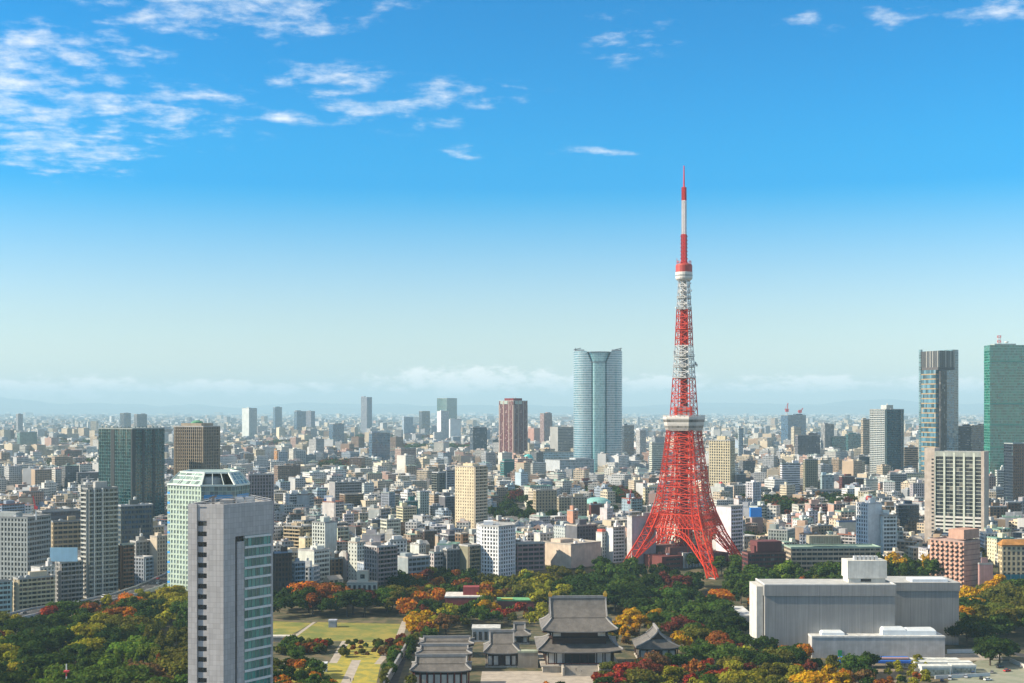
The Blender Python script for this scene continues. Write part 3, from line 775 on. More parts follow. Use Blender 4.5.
for k in range(nfl):
    g = MB(); z1 = min((k + 1) * FH, topband if k > nfl - 4 else 1e9)
    if k * FH < topband - .5:
        g.poly([T2(L2 * .42, -.55, k * FH), T2(L2 * .965, -.55, k * FH), T2(L2 * .965, -.55, z1), T2(L2 * .42, -.55, z1)], 0, [(0, .3), (7, .3), (7, .9), (0, .9)])
        g.build('window_row', M['curtain'], fg, (.06, .22, .18))
    g = MB(); g.poly([T1(L1 * .25, -1.25, k * FH), T1(L1 * .53, -1.25, k * FH), T1(L1 * .53, -1.25, (k + 1) * FH), T1(L1 * .25, -1.25, (k + 1) * FH)], 0, [(0, .01), (2, .01), (2, .99), (0, .99)])
    g.build('stair_window', M['glass'], fg, GC['k'])
mb = MB()
for f in (.50, .58, .66, .74, .82, .90): slab(T2, L2 * f - .06, L2 * f + .06, 0, topband - .2, -.32, -.56)
mb.build('mullion', M['metal'], fg, (.30, .33, .33))
g = MB(); g.poly([T2(L2 * .2, -1.1, 0), T2(L2 * .42, -1.1, 0), T2(L2 * .42, -1.1, topband), T2(L2 * .2, -1.1, topband)], 0, [(0, .01), (3, .01), (3, 22), (0, 22)])
g.build('slot_glazing', M['glass'], fg, GC['k'])
mb = MB(); mb.poly([(*p, H - 1.0) for p in P]); mb.build('roof', M['roof'], fg, (.40, .39, .37))
mb = MB().box(-3.5, 1.5, -2, 4, H - 1, H + .5).build('machine_room', M['wall'], fg, (.3, .29, .28))
for ux, uy, us in ((4, 2, 1.4), (7, 6, 1.8), (8, 1, 1.1), (-8, 4, 1.3), (2, 9, 1.6)):
    MB().box(ux - us, ux + us, uy - us * .7, uy + us * .7, H - 1, H - 1 + us * 1.25).build('cooling_unit', M['metal'], fg, (.42, .43, .43))
MB().beam((-6, -3, H - 1), (-6, -3, H + 2.2), .9).beam((-7.6, -3, H + 1.2), (-4.6, -3, H + 2.3), .7).build('roof_crane', M['metal'], fg, (.16, .14, .13))
mb = MB()
for i in range(5):
    p, q = Vector(P[i]) * .97, Vector(P[(i + 1) % 5]) * .97
    mb.beam((*p, H + .7), (*q, H + .7), .14)
    for f in (0, .25, .5, .75): r_ = p.lerp(q, f); mb.beam((*r_, H), (*r_, H + .7), .12)
mb.build('railing', M['metal'], fg, (.4, .4, .4))

# --- pale green tower with a sloping glass crown
rt, P, H, n, fh, c, z0 = pbuilding('glass_tower', 'pale green gridded tower with sloping white framed crown behind the foreground tower',
    [(167.5, 962), (201, 942), (235.5, 944), (249.5, 968), (238, 1000), (182, 1000)], ZY(485, 950), 'gccggg', 'pgreen', 3.6, 3.1, 's', 'glass', .6, (.5, .5, .46), True, False)
mb, fr = MB(), MB()
zt = ZY(472.5, 955) - z0
for i in range(6):
    p, q = Vector(P[i]), Vector(P[(i + 1) % 6]); pi_, qi = p * .72, q * .72
    if i != 1: mb.poly([(*p, H + .7), (*q, H + .7), (*qi, zt), (*pi_, zt)], 0, [(0, 0.01), (8, 0.01), (6, 2.9), (2, 2.9)])
    fr.beam((*p, H + .6), (*pi_, zt), 1.3); fr.beam((*pi_, zt), (*qi, zt), 1.1); fr.beam((*p, H + .6), (*q, H + .6), 1.2)
    for f in (.33, .67):
        fr.beam((*p.lerp(q, f), H + .6), (*pi_.lerp(qi, f), zt), .45)
mb.poly([(p[0] * .72, p[1] * .72, zt - .6) for p in P], 0, [(0, 0)] * 6)
mb.build('crown_glazing', M['curtain'], rt, (.22, .30, .26)); fr.build('crown_frame', M['metal'], rt, (.68, .74, .68))
MB().lathe([(11, H), (11, H + 5.5), (9.5, H + 6.5)], 20, 0, 0, -8).build('crown_drum', M['metal'], rt, (.36, .40, .42))
L, T = edge_T(P[0], P[1])
bl = MB()
for pnt in [(.0, .25, 0), (3.0, .25, 0), (3.0, .25, 1.3), (.0, .25, 1.3)]: bl.v.append(T(*pnt))
bl.v = []; bl.poly([T(.0, .12, 0), T(2.6, .12, 0), T(2.6, .12, 1.5), T(.0, .12, 1.5)]); bl.poly([T(0, .12, 1.5), T(2.6, .12, 1.5), T(2.6, 0, 1.5), T(0, 0, 1.5)])
me = bl.mesh('blue_panel', [M['metal']])
for k in range(0, n, 2): link('blue_panel', me, rt, (.05, .32, .72), (0, 0, k * fh + .8))
for i, off in ((1, 0), (2, 0)):
    L, T = edge_T(P[i], P[i + 1])
    MB().poly([T(2, .1, H - 9), T(L - 2, .1, H - 9), T(L - 2, .1, H - 6), T(2, .1, H - 6)], 0).build('blue_band', M['metal'], rt, (.06, .28, .55))

# --- dark green glass tower
cx, cy, wd, l, a, d = fit(98.5, 132, 164.5, 525)
rt = building('glass_tower', 'dark green glass tower rising above the low offices on the far side of the expressway', cx, cy, wd, l, a, ZY(428, d), 'cc', (.012, .05, .045), 3.6, 2.6, 't', mech=(.01, .2), seed=3, lod=True)
Ht = ZY(428, d) - (hz(cx, cy) - .5)
mb = MB()
for s_, f0, f1 in (('W', .36, .48), ('S', .0, .10), ('S', .30, .38), ('W', .96, 1.0), ('S', .62, .70)):
    L, T = side_xy(s_, wd, l)
    mb.poly([T(L * f0, .09, 0), T(L * f1, .09, 0), T(L * f1, .09, Ht - 2), T(L * f0, .09, Ht - 2)], 0, [(-1, 0)] * 4)
mb.build('recess_shade', M['metal'], rt, (.018, .024, .025))  # flat strips on the faces, dark of the recesses painted as near-black
mb = MB()
for k in range(1, 9):
    mb.box(-wd / 2 + wd * k / 9 - .4, -wd / 2 + wd * k / 9 + .4, -l / 2 + .2, -l / 2 + .8, Ht - 1, Ht + 1.6)
    mb.box(-wd / 2 + .2, -wd / 2 + .8, -l / 2 + l * k / 9 - .4, -l / 2 + l * k / 9 + .4, Ht - 1, Ht + 1.6)
mb.build('parapet', M['metal'], rt, (.02, .05, .05))

# --- green cap of the brown latticed tower
br = byname['brown latticed high rise with a green roof cap behind pale green tower']
Hb = ZY(426, br[6]) - (hz(br[1], br[2]) - .5)
MB().lathe([(br[3] * .22, Hb + 1), (br[3] * .22, Hb + 4.2), (br[3] * .10, Hb + 6.2), (.2, Hb + 6.4)], 16).build('roof_cap', M['metal'], br[0], (.10, .28, .16))

# --- red brown tower with pale trims
cx, cy, wd, l, a, d = fit(499, 513.5, 527.5, 468)
rt = building('high_rise', 'red brown high rise with pale trim between the far offices and the round glass skyscraper', cx, cy, wd, l, a, ZY(400.5, d), 'vv', (.19, .022, .024), 3.3, 3, 'd', seed=12, mech=(.62, 6), lod=False)
Ht = ZY(400.5, d) - hz(cx, cy)
mb = MB()
for s_ in 'WS':
    L, T = side_xy(s_, wd, l)
    for f0, f1 in ((.0, .07), (.30, .36), (.66, .72), (.93, 1.0)):
        z1 = Ht - (0 if f0 in (.30, .66) else 9)
        mb.poly([T(L * f0, .6, 0), T(L * f1, .6, 0), T(L * f1, .6, z1), T(L * f0, .6, z1)], 0, [(-1, 0)] * 4)
mb.build('trim', M['metal'], rt, (.34, .24, .20))
mb = MB()
for s_ in 'WS':
    L, T = side_xy(s_, wd, l)
    mb.poly([T(L * .1, .5, Ht - 7), T(L * .6, .5, Ht - 7), T(L * .6, .5, Ht - .5), T(L * .1, .5, Ht - .5)])
mb.build('crown_band', M['metal'], rt, (.34, .40, .34))

# --- round glass skyscraper: a drum between swelling side lobes that are cut back at the top
d = 2560; s = d / F; cx = PX(599, d); z0 = hz(0, d); top = ZY(350.5, d) - z0
rt = root('glass_skyscraper', 'tall rounded glass skyscraper with a drum between curved lobes, tallest of the middle distance', 'building', (cx, d + 40, z0))
m, t, b = mat('blue_curtain_wall')
u, v, _ = t.sep(t.new('ShaderNodeUVMap', uv_map='UVMap').outputs[0])
r_ = cell_random(t, u, v); fv = t.m('FRACT', v); fu = t.m('FRACT', u)
gl = t.mix(t.ss(r_, 0, 1), (.05, .14, .19), (.11, .24, .30))
lines = t.m('MAXIMUM', t.m('LESS_THAN', fv, .26), t.m('LESS_THAN', fu, .07))
t.put(b.inputs['Base Color'], t.mix(lines, gl, (.34, .40, .42)))
t.put(b.inputs['Roughness'], t.m('ADD', .12, t.m('MULTIPLY', lines, .25))); b.inputs['IOR'].default_value = 2.2
M['blue'] = m
m, t, b = mat('teal_curtain_wall')
u, v, _ = t.sep(t.new('ShaderNodeUVMap', uv_map='UVMap').outputs[0])
r_ = cell_random(t, u, v); lines = t.m('MAXIMUM', t.m('LESS_THAN', t.m('FRACT', v), .18), t.m('LESS_THAN', t.m('FRACT', u), .07))
t.put(b.inputs['Base Color'], t.mix(lines, t.mix(t.ss(r_, 0, 1), (.08, .24, .27), (.16, .36, .39)), (.26, .42, .42)))
t.put(b.inputs['Roughness'], t.m('ADD', .1, t.m('MULTIPLY', lines, .25))); b.inputs['IOR'].default_value = 2.3
M['teal'] = m
def round_loft(name, outline, zs, mt, col=None, u_step=3.2, v_step=4.4, cap=None):
    mb = MB(); n = len(outline(0, 0))
    rings = [outline(z, k / (len(zs) - 1)) for k, z in enumerate(zs)]
    for (ra, za), (rb, zb) in zip(zip(rings, zs), zip(rings[1:], zs[1:])):
        acc = 0
        for i in range(n):
            j = (i + 1) % n; p, q, p2, q2 = ra[i], ra[j], rb[i], rb[j]
            L = math.hypot(q[0] - p[0], q[1] - p[1]); u0, u1 = acc / u_step, (acc + L) / u_step; acc += L
            mb.poly([(*p, za), (*q, za), (*q2, zb), (*p2, zb)], 0, [(u0, za / v_step), (u1, za / v_step), (u1, zb / v_step), (u0, zb / v_step)])
    mb.poly([(*p, zs[-1]) for p in rings[-1]], 1, [(-1, 0)] * n)
    return mb.build(name, [mt, M['roof']], rt, col or (.4, .4, .4))
def lobe(sgn):
    def f(z, k):
        cut = max(0, (z - (top - 22)) / 22) * 10
        xi, xo = 14.5 + cut, 47.2
        out = []
        for ang in [i * 2 * math.pi / 48 for i in range(48)]:
            e = 3.2; ca, sa = math.cos(ang), math.sin(ang)
            X = max(xi, xo * abs(ca) ** (2 / e)) if ca > -.02 else xi + .001 * ca
            Y = 41 * abs(sa) ** (2 / e) * (1 if sa > 0 else -1)
            out.append((sgn * X, Y))
        return out if sgn > 0 else out[::-1]
    return f
zs = [0, top * .3, top * .6, top - 22, top - 15, top - 7, top]
round_loft('glazed_lobe', lobe(-1), zs, M['blue']); round_loft('glazed_lobe', lobe(1), zs, M['blue'])
sgp = lambda v, e: abs(v) ** e * (1 if v > 0 else -1)
drum = lambda z, k: [((16.2 + max(0, (z - (top - 22)) / 22) * 9) * sgp(math.cos(i * 2 * math.pi / 40), .42), 43.2 * sgp(math.sin(i * 2 * math.pi / 40), .42)) for i in range(40)]
round_loft('glazed_drum', drum, [0, top * .5, top - 22, top - 12, top - 3], M['teal'])
mb = MB()
for zz in (top - 22, top - 3): mb.loft([[(*p, zz - .9) for p in [(x * 1.03, y * 1.03) for x, y in drum(zz, 0)]], [(*p, zz + .9) for p in [(x * 1.03, y * 1.03) for x, y in drum(zz, 0)]]])
mb.build('crown_ring', M['metal'], rt, (.10, .13, .15))
mb = MB()
for sgn in (-1, 1):
    mb.box(sgn * 36 - 9, sgn * 36 + 9, -14, 14, top, top + 3); mb.beam((sgn * 40 - 7, -8, top + 3), (sgn * 40 + 7, -8, top + 6), 1.4); mb.beam((sgn * 44, -8, top), (sgn * 44, -8, top + 6.5), 1.2)
mb.build('roof_plant', M['metal'], rt, (.16, .17, .18))
MB().lathe([(12, top - 5), (12, top - 1), (6, top)], 18).build('helipad', M['metal'], rt, (.30, .33, .36))
FOOT.append((cx, d + 40, 70)); ALL.append(rt)

# --- bronze glass skyscraper, green glass skyscraper
def far_box(rt, nm, x0, x1, y0, y1, z0_, z1_, mt, col, bay=3.4, fh=4.2):
    mb = MB(); n = max(1, round((z1_ - z0_) / fh))
    wd, l = x1 - x0, y1 - y0
    for s_ in SIDES:
        L, T0 = side_xy(s_, wd, l); nb = max(1, round(L / bay))
        T = lambda s, o, z: tuple(Vector(T0(s, o, z)) + Vector(((x0 + x1) / 2, (y0 + y1) / 2, 0)))
        mb.poly([T(0, 0, z0_), T(L, 0, z0_), T(L, 0, z1_), T(0, 0, z1_)], 0, [(.002, 0), (nb, 0), (nb, n), (.002, n)])
    mb.poly([(x0, y0, z1_), (x1, y0, z1_), (x1, y1, z1_), (x0, y1, z1_)], 1, [(-1, 0)] * 4)
    return mb.build(nm, [mt, M['roof']], rt, col)
cx, cy, wd, l, a, d = fit(920, 940, 955, 482, 1.35, 38)
rt = root('glass_skyscraper', 'bronze and blue glass skyscraper with a dark ribbed top between hotel slab and open sky', 'building', (cx, cy, hz(0, cy)), a)
Ht = ZY(350, d) - hz(0, cy)
far_box(rt, 'banded_shaft', -wd / 2, wd / 2 - 6, -l / 2 + 6, l / 2, 0, Ht - 34, M['frb'], (.34, .24, .12), 4, 8.4)
far_box(rt, 'glass_shaft', -wd * .02, wd / 2 - .6, -l / 2 + 1.5, l / 2 - 9, 0, Ht - 34.5, M['curtain'], (.03, .12, .18))
far_box(rt, 'dark_shaft', -wd / 2 + 6, wd * .04, -l / 2 + .5, l / 2 - 8, 0, Ht - 34, M['fv'], (.055, .045, .042))
far_box(rt, 'ribbed_crown', -wd / 2 + 1, wd / 2, -l / 2 + .5, l / 2 - 1, Ht - 34, Ht - 1, M['fv'], (.085, .075, .075), 3.4, 40)
far_box(rt, 'glass_fin', wd / 2 - .5, wd / 2 + 12, -l / 2 + 6, l / 2 - 6, 0, Ht + 1.5, M['curtain'], (.06, .13, .16))
far_box(rt, 'glass_fin', -wd / 2 - 1, -wd / 2 + 3, l / 2 - 3, l / 2 + 2, 0, Ht + 2.5, M['curtain'], (.08, .15, .17))
FOOT.append((cx, cy, 45)); ALL.append(rt)
cx, cy, wd, l, a, d = fit(984, 990, 1046, 486)
rt = root('glass_skyscraper', 'broad green glass skyscraper with red and white roof mast at the picture\'s edge', 'building', (cx, cy, hz(0, cy)), a)
Ht = ZY(345, d) - hz(0, cy)
far_box(rt, 'curtain_wall', -wd / 2, wd / 2, -l / 2, l / 2, 0, Ht, M['curtain'], (.012, .125, .090), 2.6, 4.4)
mb = MB()
for k in (.27, .43, .58, .88): mb.box(-wd / 2 - .3, wd / 2 + .3, -l / 2 - .3, l / 2 + .3, Ht * k, Ht * k + 2.0)
mb.build('plant_band', M['metal'], rt, (.05, .24, .18))
def mast(rt, x, y, z, h, w0, cols):
    n = len(cols)
    for k, cc in enumerate(cols):
        mb = MB(); za, zb = z + h * k / n, z + h * (k + 1) / n
        for sx, sy in ((-1, -1), (1, -1), (1, 1), (-1, 1)): mb.beam((x + sx * w0, y + sy * w0, za), (x + sx * w0, y + sy * w0, zb), .5)
        for sx, sy, tx, ty in ((-1, -1, 1, -1), (1, -1, 1, 1), (1, 1, -1, 1), (-1, 1, -1, -1)):
            mb.beam((x + sx * w0, y + sy * w0, za), (x + tx * w0, y + ty * w0, zb), .35); mb.beam((x + sx * w0, y + sy * w0, zb), (x + tx * w0, y + ty * w0, zb), .45)
        mb.build('mast_section', M['metal'], rt, cc)
Rd, Wh = (.62, .05, .05), (.72, .72, .70)
mast(rt, -wd / 2 + 20, 0, Ht, 16, 2.2, [Wh, Rd, Wh, Rd])
MB().lathe([(.2, Ht + 3), (3.2, Ht + 4.5), (3.4, Ht + 6)], 12, 0, -wd / 2 + 30, -6).build('dish', M['metal'], rt, Wh)
MB().box(-wd / 2 + 9, -wd / 2 + 44, -10, 10, Ht, Ht + 2.4).build('machine_room', M['wall'], rt, (.35, .40, .38))
FOOT.append((cx, cy, 45)); ALL.append(rt)

# --- twin toned residential tower, hotel slab, white angular tower
cx, cy, wd, l, a, d = fit(870, 885.5, 904, 480)
rt = building('apartment_tower', 'twin toned residential tower, pale balconies on one face and dark glass on the other', cx, cy, wd, l, a, ZY(409, d), 'bc', (.46, .48, .44), 3.3, 3.0, (.012, .06, .085), mech=(.36, 8), seed=5, lod=True)
L, T = side_xy('S', wd, l); Hh = ZY(409, d) - hz(0, cy)
mb = MB(); mb.poly([T(.2, .35, 0), T(2.4, .35, 0), T(2.4, .35, Hh), T(.2, .35, Hh)]); mb.poly([T(L - 2, .35, 0), T(L - .2, .35, 0), T(L - .2, .35, Hh), T(L - 2, .35, Hh)])
mb.build('corner_trim', M['metal'], rt, (.42, .50, .42))
cx, cy, wd, l, a, d = fit(925, 925, 988.5, 552, .4, -12)
rt = building('hotel_slab', 'wide white framed hotel slab with dark glass bays above the pink apartments', cx, cy, wd, l, a, ZY(452, d), 'xh', (.56, .54, .50), 3.4, wd / 6.02, 'd', seed=8, mech=(.01, .1), lod=True)
Hh = ZY(452, d) - hz(cx, cy); L, T = side_xy('S', wd, l)
mb = MB()
for k in range(13):
    z = 2 + k * 3.4
    if z > Hh * .37: break
    for q in ([(1, .42, z), (L - 1, .42, z), (L - 1, .42, z + 1.7), (1, .42, z + 1.7)], [(1, .42, z + 1.7), (L - 1, .42, z + 1.7), (L - 1, 0, z + 1.7), (1, 0, z + 1.7)]): mb.poly([T(*p) for p in q])
mb.build('lower_spandrels', M['wall'], rt, (.66, .63, .57))
mb = MB()
for q in ([(0, .38, Hh - 4), (L, .38, Hh - 4), (L, .38, Hh + .8), (0, .38, Hh + .8)], [(0, .38, Hh + .8), (L, .38, Hh + .8), (L, 0, Hh + .8), (0, 0, Hh + .8)]): mb.poly([T(*p) for p in q])
mb.build('top_band', M['wall'], rt, (.34, .36, .32))
Lw, Tw = side_xy('S', wd, l)
bm = MB(); bm.poly([Tw(Lw * .115, .66, 0), Tw(Lw * .155, .66, 0), Tw(Lw * .155, .66, 1.5), Tw(Lw * .115, .66, 1.5)], 0, [(0, .01), (1, .01), (1, .9), (0, .9)])
me = bm.mesh('side_window', [M['glass']])
for k in range(int(Hh / 3.4) - 1): link('side_window', me, rt, GC['d'], (0, 0, k * 3.4 + 2))
mb = MB(); mb.box(-wd / 2 - .3, -wd / 2 + wd * .17, -l / 2 - .6, l / 2, 0, Hh + 3.2); mb.box(wd / 2 - wd * .045, wd / 2 + .3, -l / 2 - .6, l / 2, 0, Hh + 1); mb.build('end_wall', M['wall'], rt, (.50, .42, .35))
pbuilding('apartment_tower', 'white angular apartment tower with punched square windows beside the tall cream tower',
    [(476.5, 1068), (481, 1050), (498.5, 1040), (515.5, 1056), (513, 1078), (484, 1084)], ZY(525.5, 1045), 'gggggg', (.76, .77, .78), 3.05, 2.9, 'd', None, .8)

q = byname['tall slim grey balcony tower above the expressway in front of the dark green glass tower']
L, T = side_xy('S', q[3], q[4]); Hh = ZY(488, q[6]) - hz(0, q[2])
for f in (.19, .46):
    mb = MB(); s0, s1 = L * f - .45, L * f + .45
    for pp in ([(s0, 1.75, 0), (s1, 1.75, 0), (s1, 1.75, Hh), (s0, 1.75, Hh)], [(s0, 0, 0), (s0, 1.75, 0), (s0, 1.75, Hh), (s0, 0, Hh)], [(s1, 1.75, 0), (s1, 0, 0), (s1, 0, Hh), (s1, 1.75, Hh)], [(s0, 1.75, Hh), (s1, 1.75, Hh), (s1, 0, Hh), (s0, 0, Hh)]): mb.poly([T(*p) for p in pp])
    mb.build('white_column', M['wall'], q[0], (.62, .61, .58))
# --- billboards, blue sheet and cranes on roofs (each stands on a building, so each is a thing)
def on(px0, px1, top, bot, d, nm, label, cat, col, frame=(.3, .3, .3), split=None):
    x0, x1, za, zb = PX(px0, d), PX(px1, d), ZY(bot, d), ZY(top, d)
    r0 = root(nm, label, cat, ((x0 + x1) / 2, d, za)); hw = (x1 - x0) / 2; h = zb - za
    MB().box(-hw, hw, -.25, .25, 0, h).build('panel', M['metal'], r0, col)
    if split: MB().box(-hw * .96, hw * .96, -.32, -.26, 0.2, h * split[0]).build('lower_panel', M['metal'], r0, split[1])
    mb = MB()
    for f in (-.8, 0, .8): mb.beam((f * hw, 2.2, -.3), (f * hw, .3, h * .9), .3); mb.beam((f * hw, .35, -.3), (f * hw, .35, h), .35)
    mb.build('frame', M['metal'], r0, frame)
dd = byname['grey block carrying the wide pale blue billboard on its roof'][6]
on(50, 77.5, 547.5, 561.5, dd + 3, 'billboard', 'wide blank pale blue billboard on a roof beside grey balcony tower', 'billboard', (.34, .56, .70))
dd = byname['small block under the blue and white roof billboard'][6]
on(324, 333, 495.5, 504, dd + 3, 'billboard', 'small roof billboard, white above and deep blue below', 'billboard', (.72, .75, .78), (.3, .3, .3), (.62, (.02, .10, .38)))
dd = byname['pinkish block under the bright blue sheet'][6]
x0, x1 = PX(750, dd), PX(762.5, dd)
r0 = root('sheeted_house', 'bright blue sheeted roof box behind the lattice tower\'s right side', 'roof box', ((x0 + x1) / 2, dd + 4, ZY(517, dd)))
MB().box(-5.6, 5.6, -3.5, 3.5, 0, ZY(508, dd) - ZY(517, dd)).build('sheet', M['metal'], r0, (.01, .20, .62)); MB().box(-5.7, 5.7, -3.6, 3.6, -.4, 0).build('deck', M['metal'], r0, (.3, .3, .3))
def crane(label, px, d, base, top, jib, col):
    x, zb, zt = PX(px, d), ZY(base, d), ZY(top, d); h = zt - zb
    r0 = root('tower_crane', label, 'crane', (x, d, zb)); k = d / F
    MB().beam((0, 0, 0), (0, 0, h * .45), .9 * k).build('mast', M['metal'], r0, Wh)
    MB().box(-1.6 * k, 1.6 * k, -k, k, h * .45, h * .45 + 3 * k).build('cab', M['metal'], r0, col)
    mb = MB(); n = 6
    a0, a1 = Vector((0, 0, h * .48)), Vector((jib * k, 0, h))
    for i in range(n): mb.beam(a0.lerp(a1, i / n), a0.lerp(a1, (i + 1) / n), .75 * k)
    mb.build('jib', M['metal'], r0, col)
    MB().beam((0, 0, h * .48), (-2.2 * k, 0, h * .62), .6 * k).beam((-2.2 * k, 0, h * .62), (jib * k, 0, h), .18 * k).build('back_stay', M['metal'], r0, col)
CRd = (.60, .045, .05)
crane('red crane on the grey blank slab left of the lattice tower', 629, byname['grey blank slab with a bright edge behind the red tower\'s leg'][6] + 4, 516, 489, 2.5, CRd)
crane('red and white crane on the far tower under construction, taller one', 787, 4500, 419, 403, 1, CRd)
crane('small red crane at the right end of the tower under construction', 800, 4500, 417, 408, 3, CRd)
crane('red crane on the roof of the big office at the left edge', 36, 1000, 520, 496, -3, CRd)
crane('first of two red cranes over distant low buildings left of dark green tower', 61, 2600, 466, 455, 2, CRd)
crane('second red crane, beside its twin, left of the dark green tower', 67, 2600, 466, 454, 2, CRd)
for lb, px, top in (('white stepped building with a red ball on its roof', 875, 503), ('grey block with a red ball roof below the cream gridded tower', 720, 487)):
    q = byname[lb]; zz = ZY(top, q[6]) - (hz(q[1], q[2]) - .5)
    MB().lathe([(.2, zz), (2.2, zz + 1), (3, zz + 3), (2.2, zz + 5), (.2, zz + 6)], 12).build('red_ball', M['metal'], q[0], (.55, .04, .03))
q = byname['narrow white block with a red roof cap']; zz = ZY(532, q[6]) - (hz(q[1], q[2]) - .5)
MB().box(-q[3] * .4, q[3] * .4, -q[4] * .4, q[4] * .4, zz, zz + 2).build('roof_cap', M['metal'], q[0], (.50, .09, .05))
# green domed hall
cx, d = PX(597.5, 1560), 1560
r0 = root('domed_hall', 'low hall with a pale green domed roof behind the dark red cube', 'building', (cx, d, hz(0, d)))
zz = ZY(503, d) - hz(0, d)
MB().box(-15, 15, -10, 10, 0, zz).build('wall', M['wall'], r0, C['beige'])
MB().lathe([(16, zz), (16, zz + 1), (13, zz + 4), (8, zz + 6.2), (.3, zz + 7)], 24).build('dome', M['metal'], r0, (.22, .46, .42)); ALL.append(r0); FOOT.append((cx, d, 18))
q = byname['teal netted construction block below the red tower']; zz = ZY(461, q[6]) - (hz(q[1], q[2]) - .5)
MB().lathe([(9, zz), (9, zz + 3), (6, zz + 9), (.2, zz + 11)], 16, 0, q[3] * .32, 0).build('dome', M['metal'], q[0], (.06, .42, .40))
# ---------------------------------------------------------------- red and white lattice tower
TD = 1100.0; TX = PX(684, TD)
RED, WHT = (.66, .040, .005), (.70, .68, .65)
tw = root('lattice_tower', 'tall red and white steel lattice tower with two decks rising over the park trees', 'tower', (TX, TD, 0))
TB = 11.0
DIR = [Vector((-.955, -.296, 0)), Vector((.296, -.955, 0)), Vector((.955, .296, 0)), Vector((-.296, .955, 0))]
PROF = [(7, 58), (12, 55), (24, 46.6), (38, 37), (54.5, 28.5), (67, 24.4), (82, 21.3), (98, 18.8), (112, 16.6), (125, 14.9)]
def rad(z):
    for (za, ra), (zb, rb) in zip(PROF, PROF[1:]):
        if z <= zb: return ra + (rb - ra) * (z - za) / (zb - za)
    return PROF[-1][1]
def corner(i, z): return DIR[i % 4] * rad(z) + Vector((0, 0, z))
E1 = (DIR[1] - DIR[0]).normalized(); E2 = (DIR[2] - DIR[1]).normalized()
LV = [12, 19, 26, 32, 38, 44, 49.5, 54.5, 60, 65.5, 71, 77, 83, 89, 95, 101, 107, 112.5, 118, 123]
paint = M['metal']
for i in range(4):                      # legs: four chords and their lacing
    mb = MB(); zb = [7.5, 12, 12, 12][i] if i != 1 else 7.0
    lv = [zb] + [z for z in LV if z > zb + 2]
    def chord(z, k):
        h = 3.4 if z < 45 else 3.4 - 1.9 * min(1, (z - 45) / 60)
        sx, sy = ((-1, -1), (1, -1), (1, 1), (-1, 1))[k]
        c0 = DIR[i] * (rad(z) - h * 1.1) + Vector((0, 0, z))
        return c0 + E1 * (sx * h) + E2 * (sy * h)
    for za, zb_ in zip(lv, lv[1:]):
        for k in range(4):
            mb.beam(chord(za, k), chord(zb_, k), 0.9 if za < 60 else .65)
            j = (k + 1) % 4; zm = (za + zb_) / 2
            mb.beam(chord(za, k), chord(zb_, j), .3)
            if za < 60: mb.beam(chord(za, j), chord(zb_, k), .3)
            mb.beam(chord(zb_, k), chord(zb_, j), .38)
    mb.build('leg', paint, tw, RED)
    p = DIR[i] * (rad(9) - 3.4); zt = 7.4 if i == 1 else 12.2
    pr = MB(); e = 4.4
    pr.loft([[p + E1 * (sx * e * f) + E2 * (sy * e * f) + DIR[i] * sh + Vector((0, 0, z)) for sx, sy in ((-1, -1), (1, -1), (1, 1), (-1, 1))] for z, f, sh in ((-1, 1.25, 3.0), (zt - 1.5, 1.0, .6), (zt, .8, 0))])
    pr.build('pier', M['concrete'], tw, (.5, .5, .5))
for i in range(4):                      # bracing of the four faces above the arches
    mb = MB(); j = (i + 1) % 4
    P_ = lambda z, f: corner(i, z).lerp(corner(j, z), f)
    up = [z for z in LV if z >= 54]
    for za, zb_ in zip(up, up[1:]):
        mb.beam(P_(zb_, 0), P_(zb_, 1), .6)
        nf = 2 if za < 76 else 1
        for q in range(nf):
            f0, f1 = q / nf, (q + 1) / nf
            mb.beam(P_(za, f0), P_(zb_, f1), .38); mb.beam(P_(za, f1), P_(zb_, f0), .38)
        if za < 76: mb.beam(P_(za, .5), P_(zb_, .5), .28)
    mb.build('bracing', paint, tw, RED)
    belt = MB()                         # two-storey truss belt over the arch
    for za, zb_ in ((44, 49.5), (49.5, 54.5)):
        mb_n = 12
        for z in (za, zb_): belt.beam(P_(z, 0), P_(z, 1), .75)
        for k in range(mb_n):
            f0, f1 = k / mb_n, (k + 1) / mb_n
            belt.beam(P_(za, f0), P_(zb_, f1), .4); belt.beam(P_(za, f1), P_(zb_, f0), .4); belt.beam(P_(za, f0), P_(zb_, f0), .42)
    belt.build('truss_belt', paint, tw, RED)
    arch = MB(); ap = []; ap2 = []
    for k in range(17):
        f = k / 16; g = abs(2 * f - 1)
        z = 38.5 - 24.5 * g ** 2.6
        fi = .075 + .85 * f
        ap.append(P_(z, fi) + Vector((0, 0, 0))); ap2.append(P_(min(44, z + 3.2 + 3 * g), fi))
    for k in range(16):
        arch.beam(ap[k], ap[k + 1], .75); arch.beam(ap2[k], ap2[k + 1], .55)
        arch.beam(ap[k], ap2[k + 1], .4); arch.beam(ap2[k], ap[k + 1], .4)
    for k in range(3, 14): arch.beam(ap2[k], P_(44, .075 + .85 * k / 16), .4)
    arch.build('arch', paint, tw, RED)
def lattice(mb, zs, r0, half, wch, wd, dirs=DIR):
    for za, zb_ in zip(zs, zs[1:]):
        for i in range(4):
            a, b_, a2, b2 = dirs[i] * half(za), dirs[(i + 1) % 4] * half(za), dirs[i] * half(zb_), dirs[(i + 1) % 4] * half(zb_)
            A, B2, A2, BB = a + Vector((0, 0, za)), b_ + Vector((0, 0, za)), a2 + Vector((0, 0, zb_)), b2 + Vector((0, 0, zb_))
            mb.beam(A, A2, wch); mb.beam(A2, BB, wd * 1.3); mb.beam(A, BB, wd); mb.beam(B2, A2, wd)
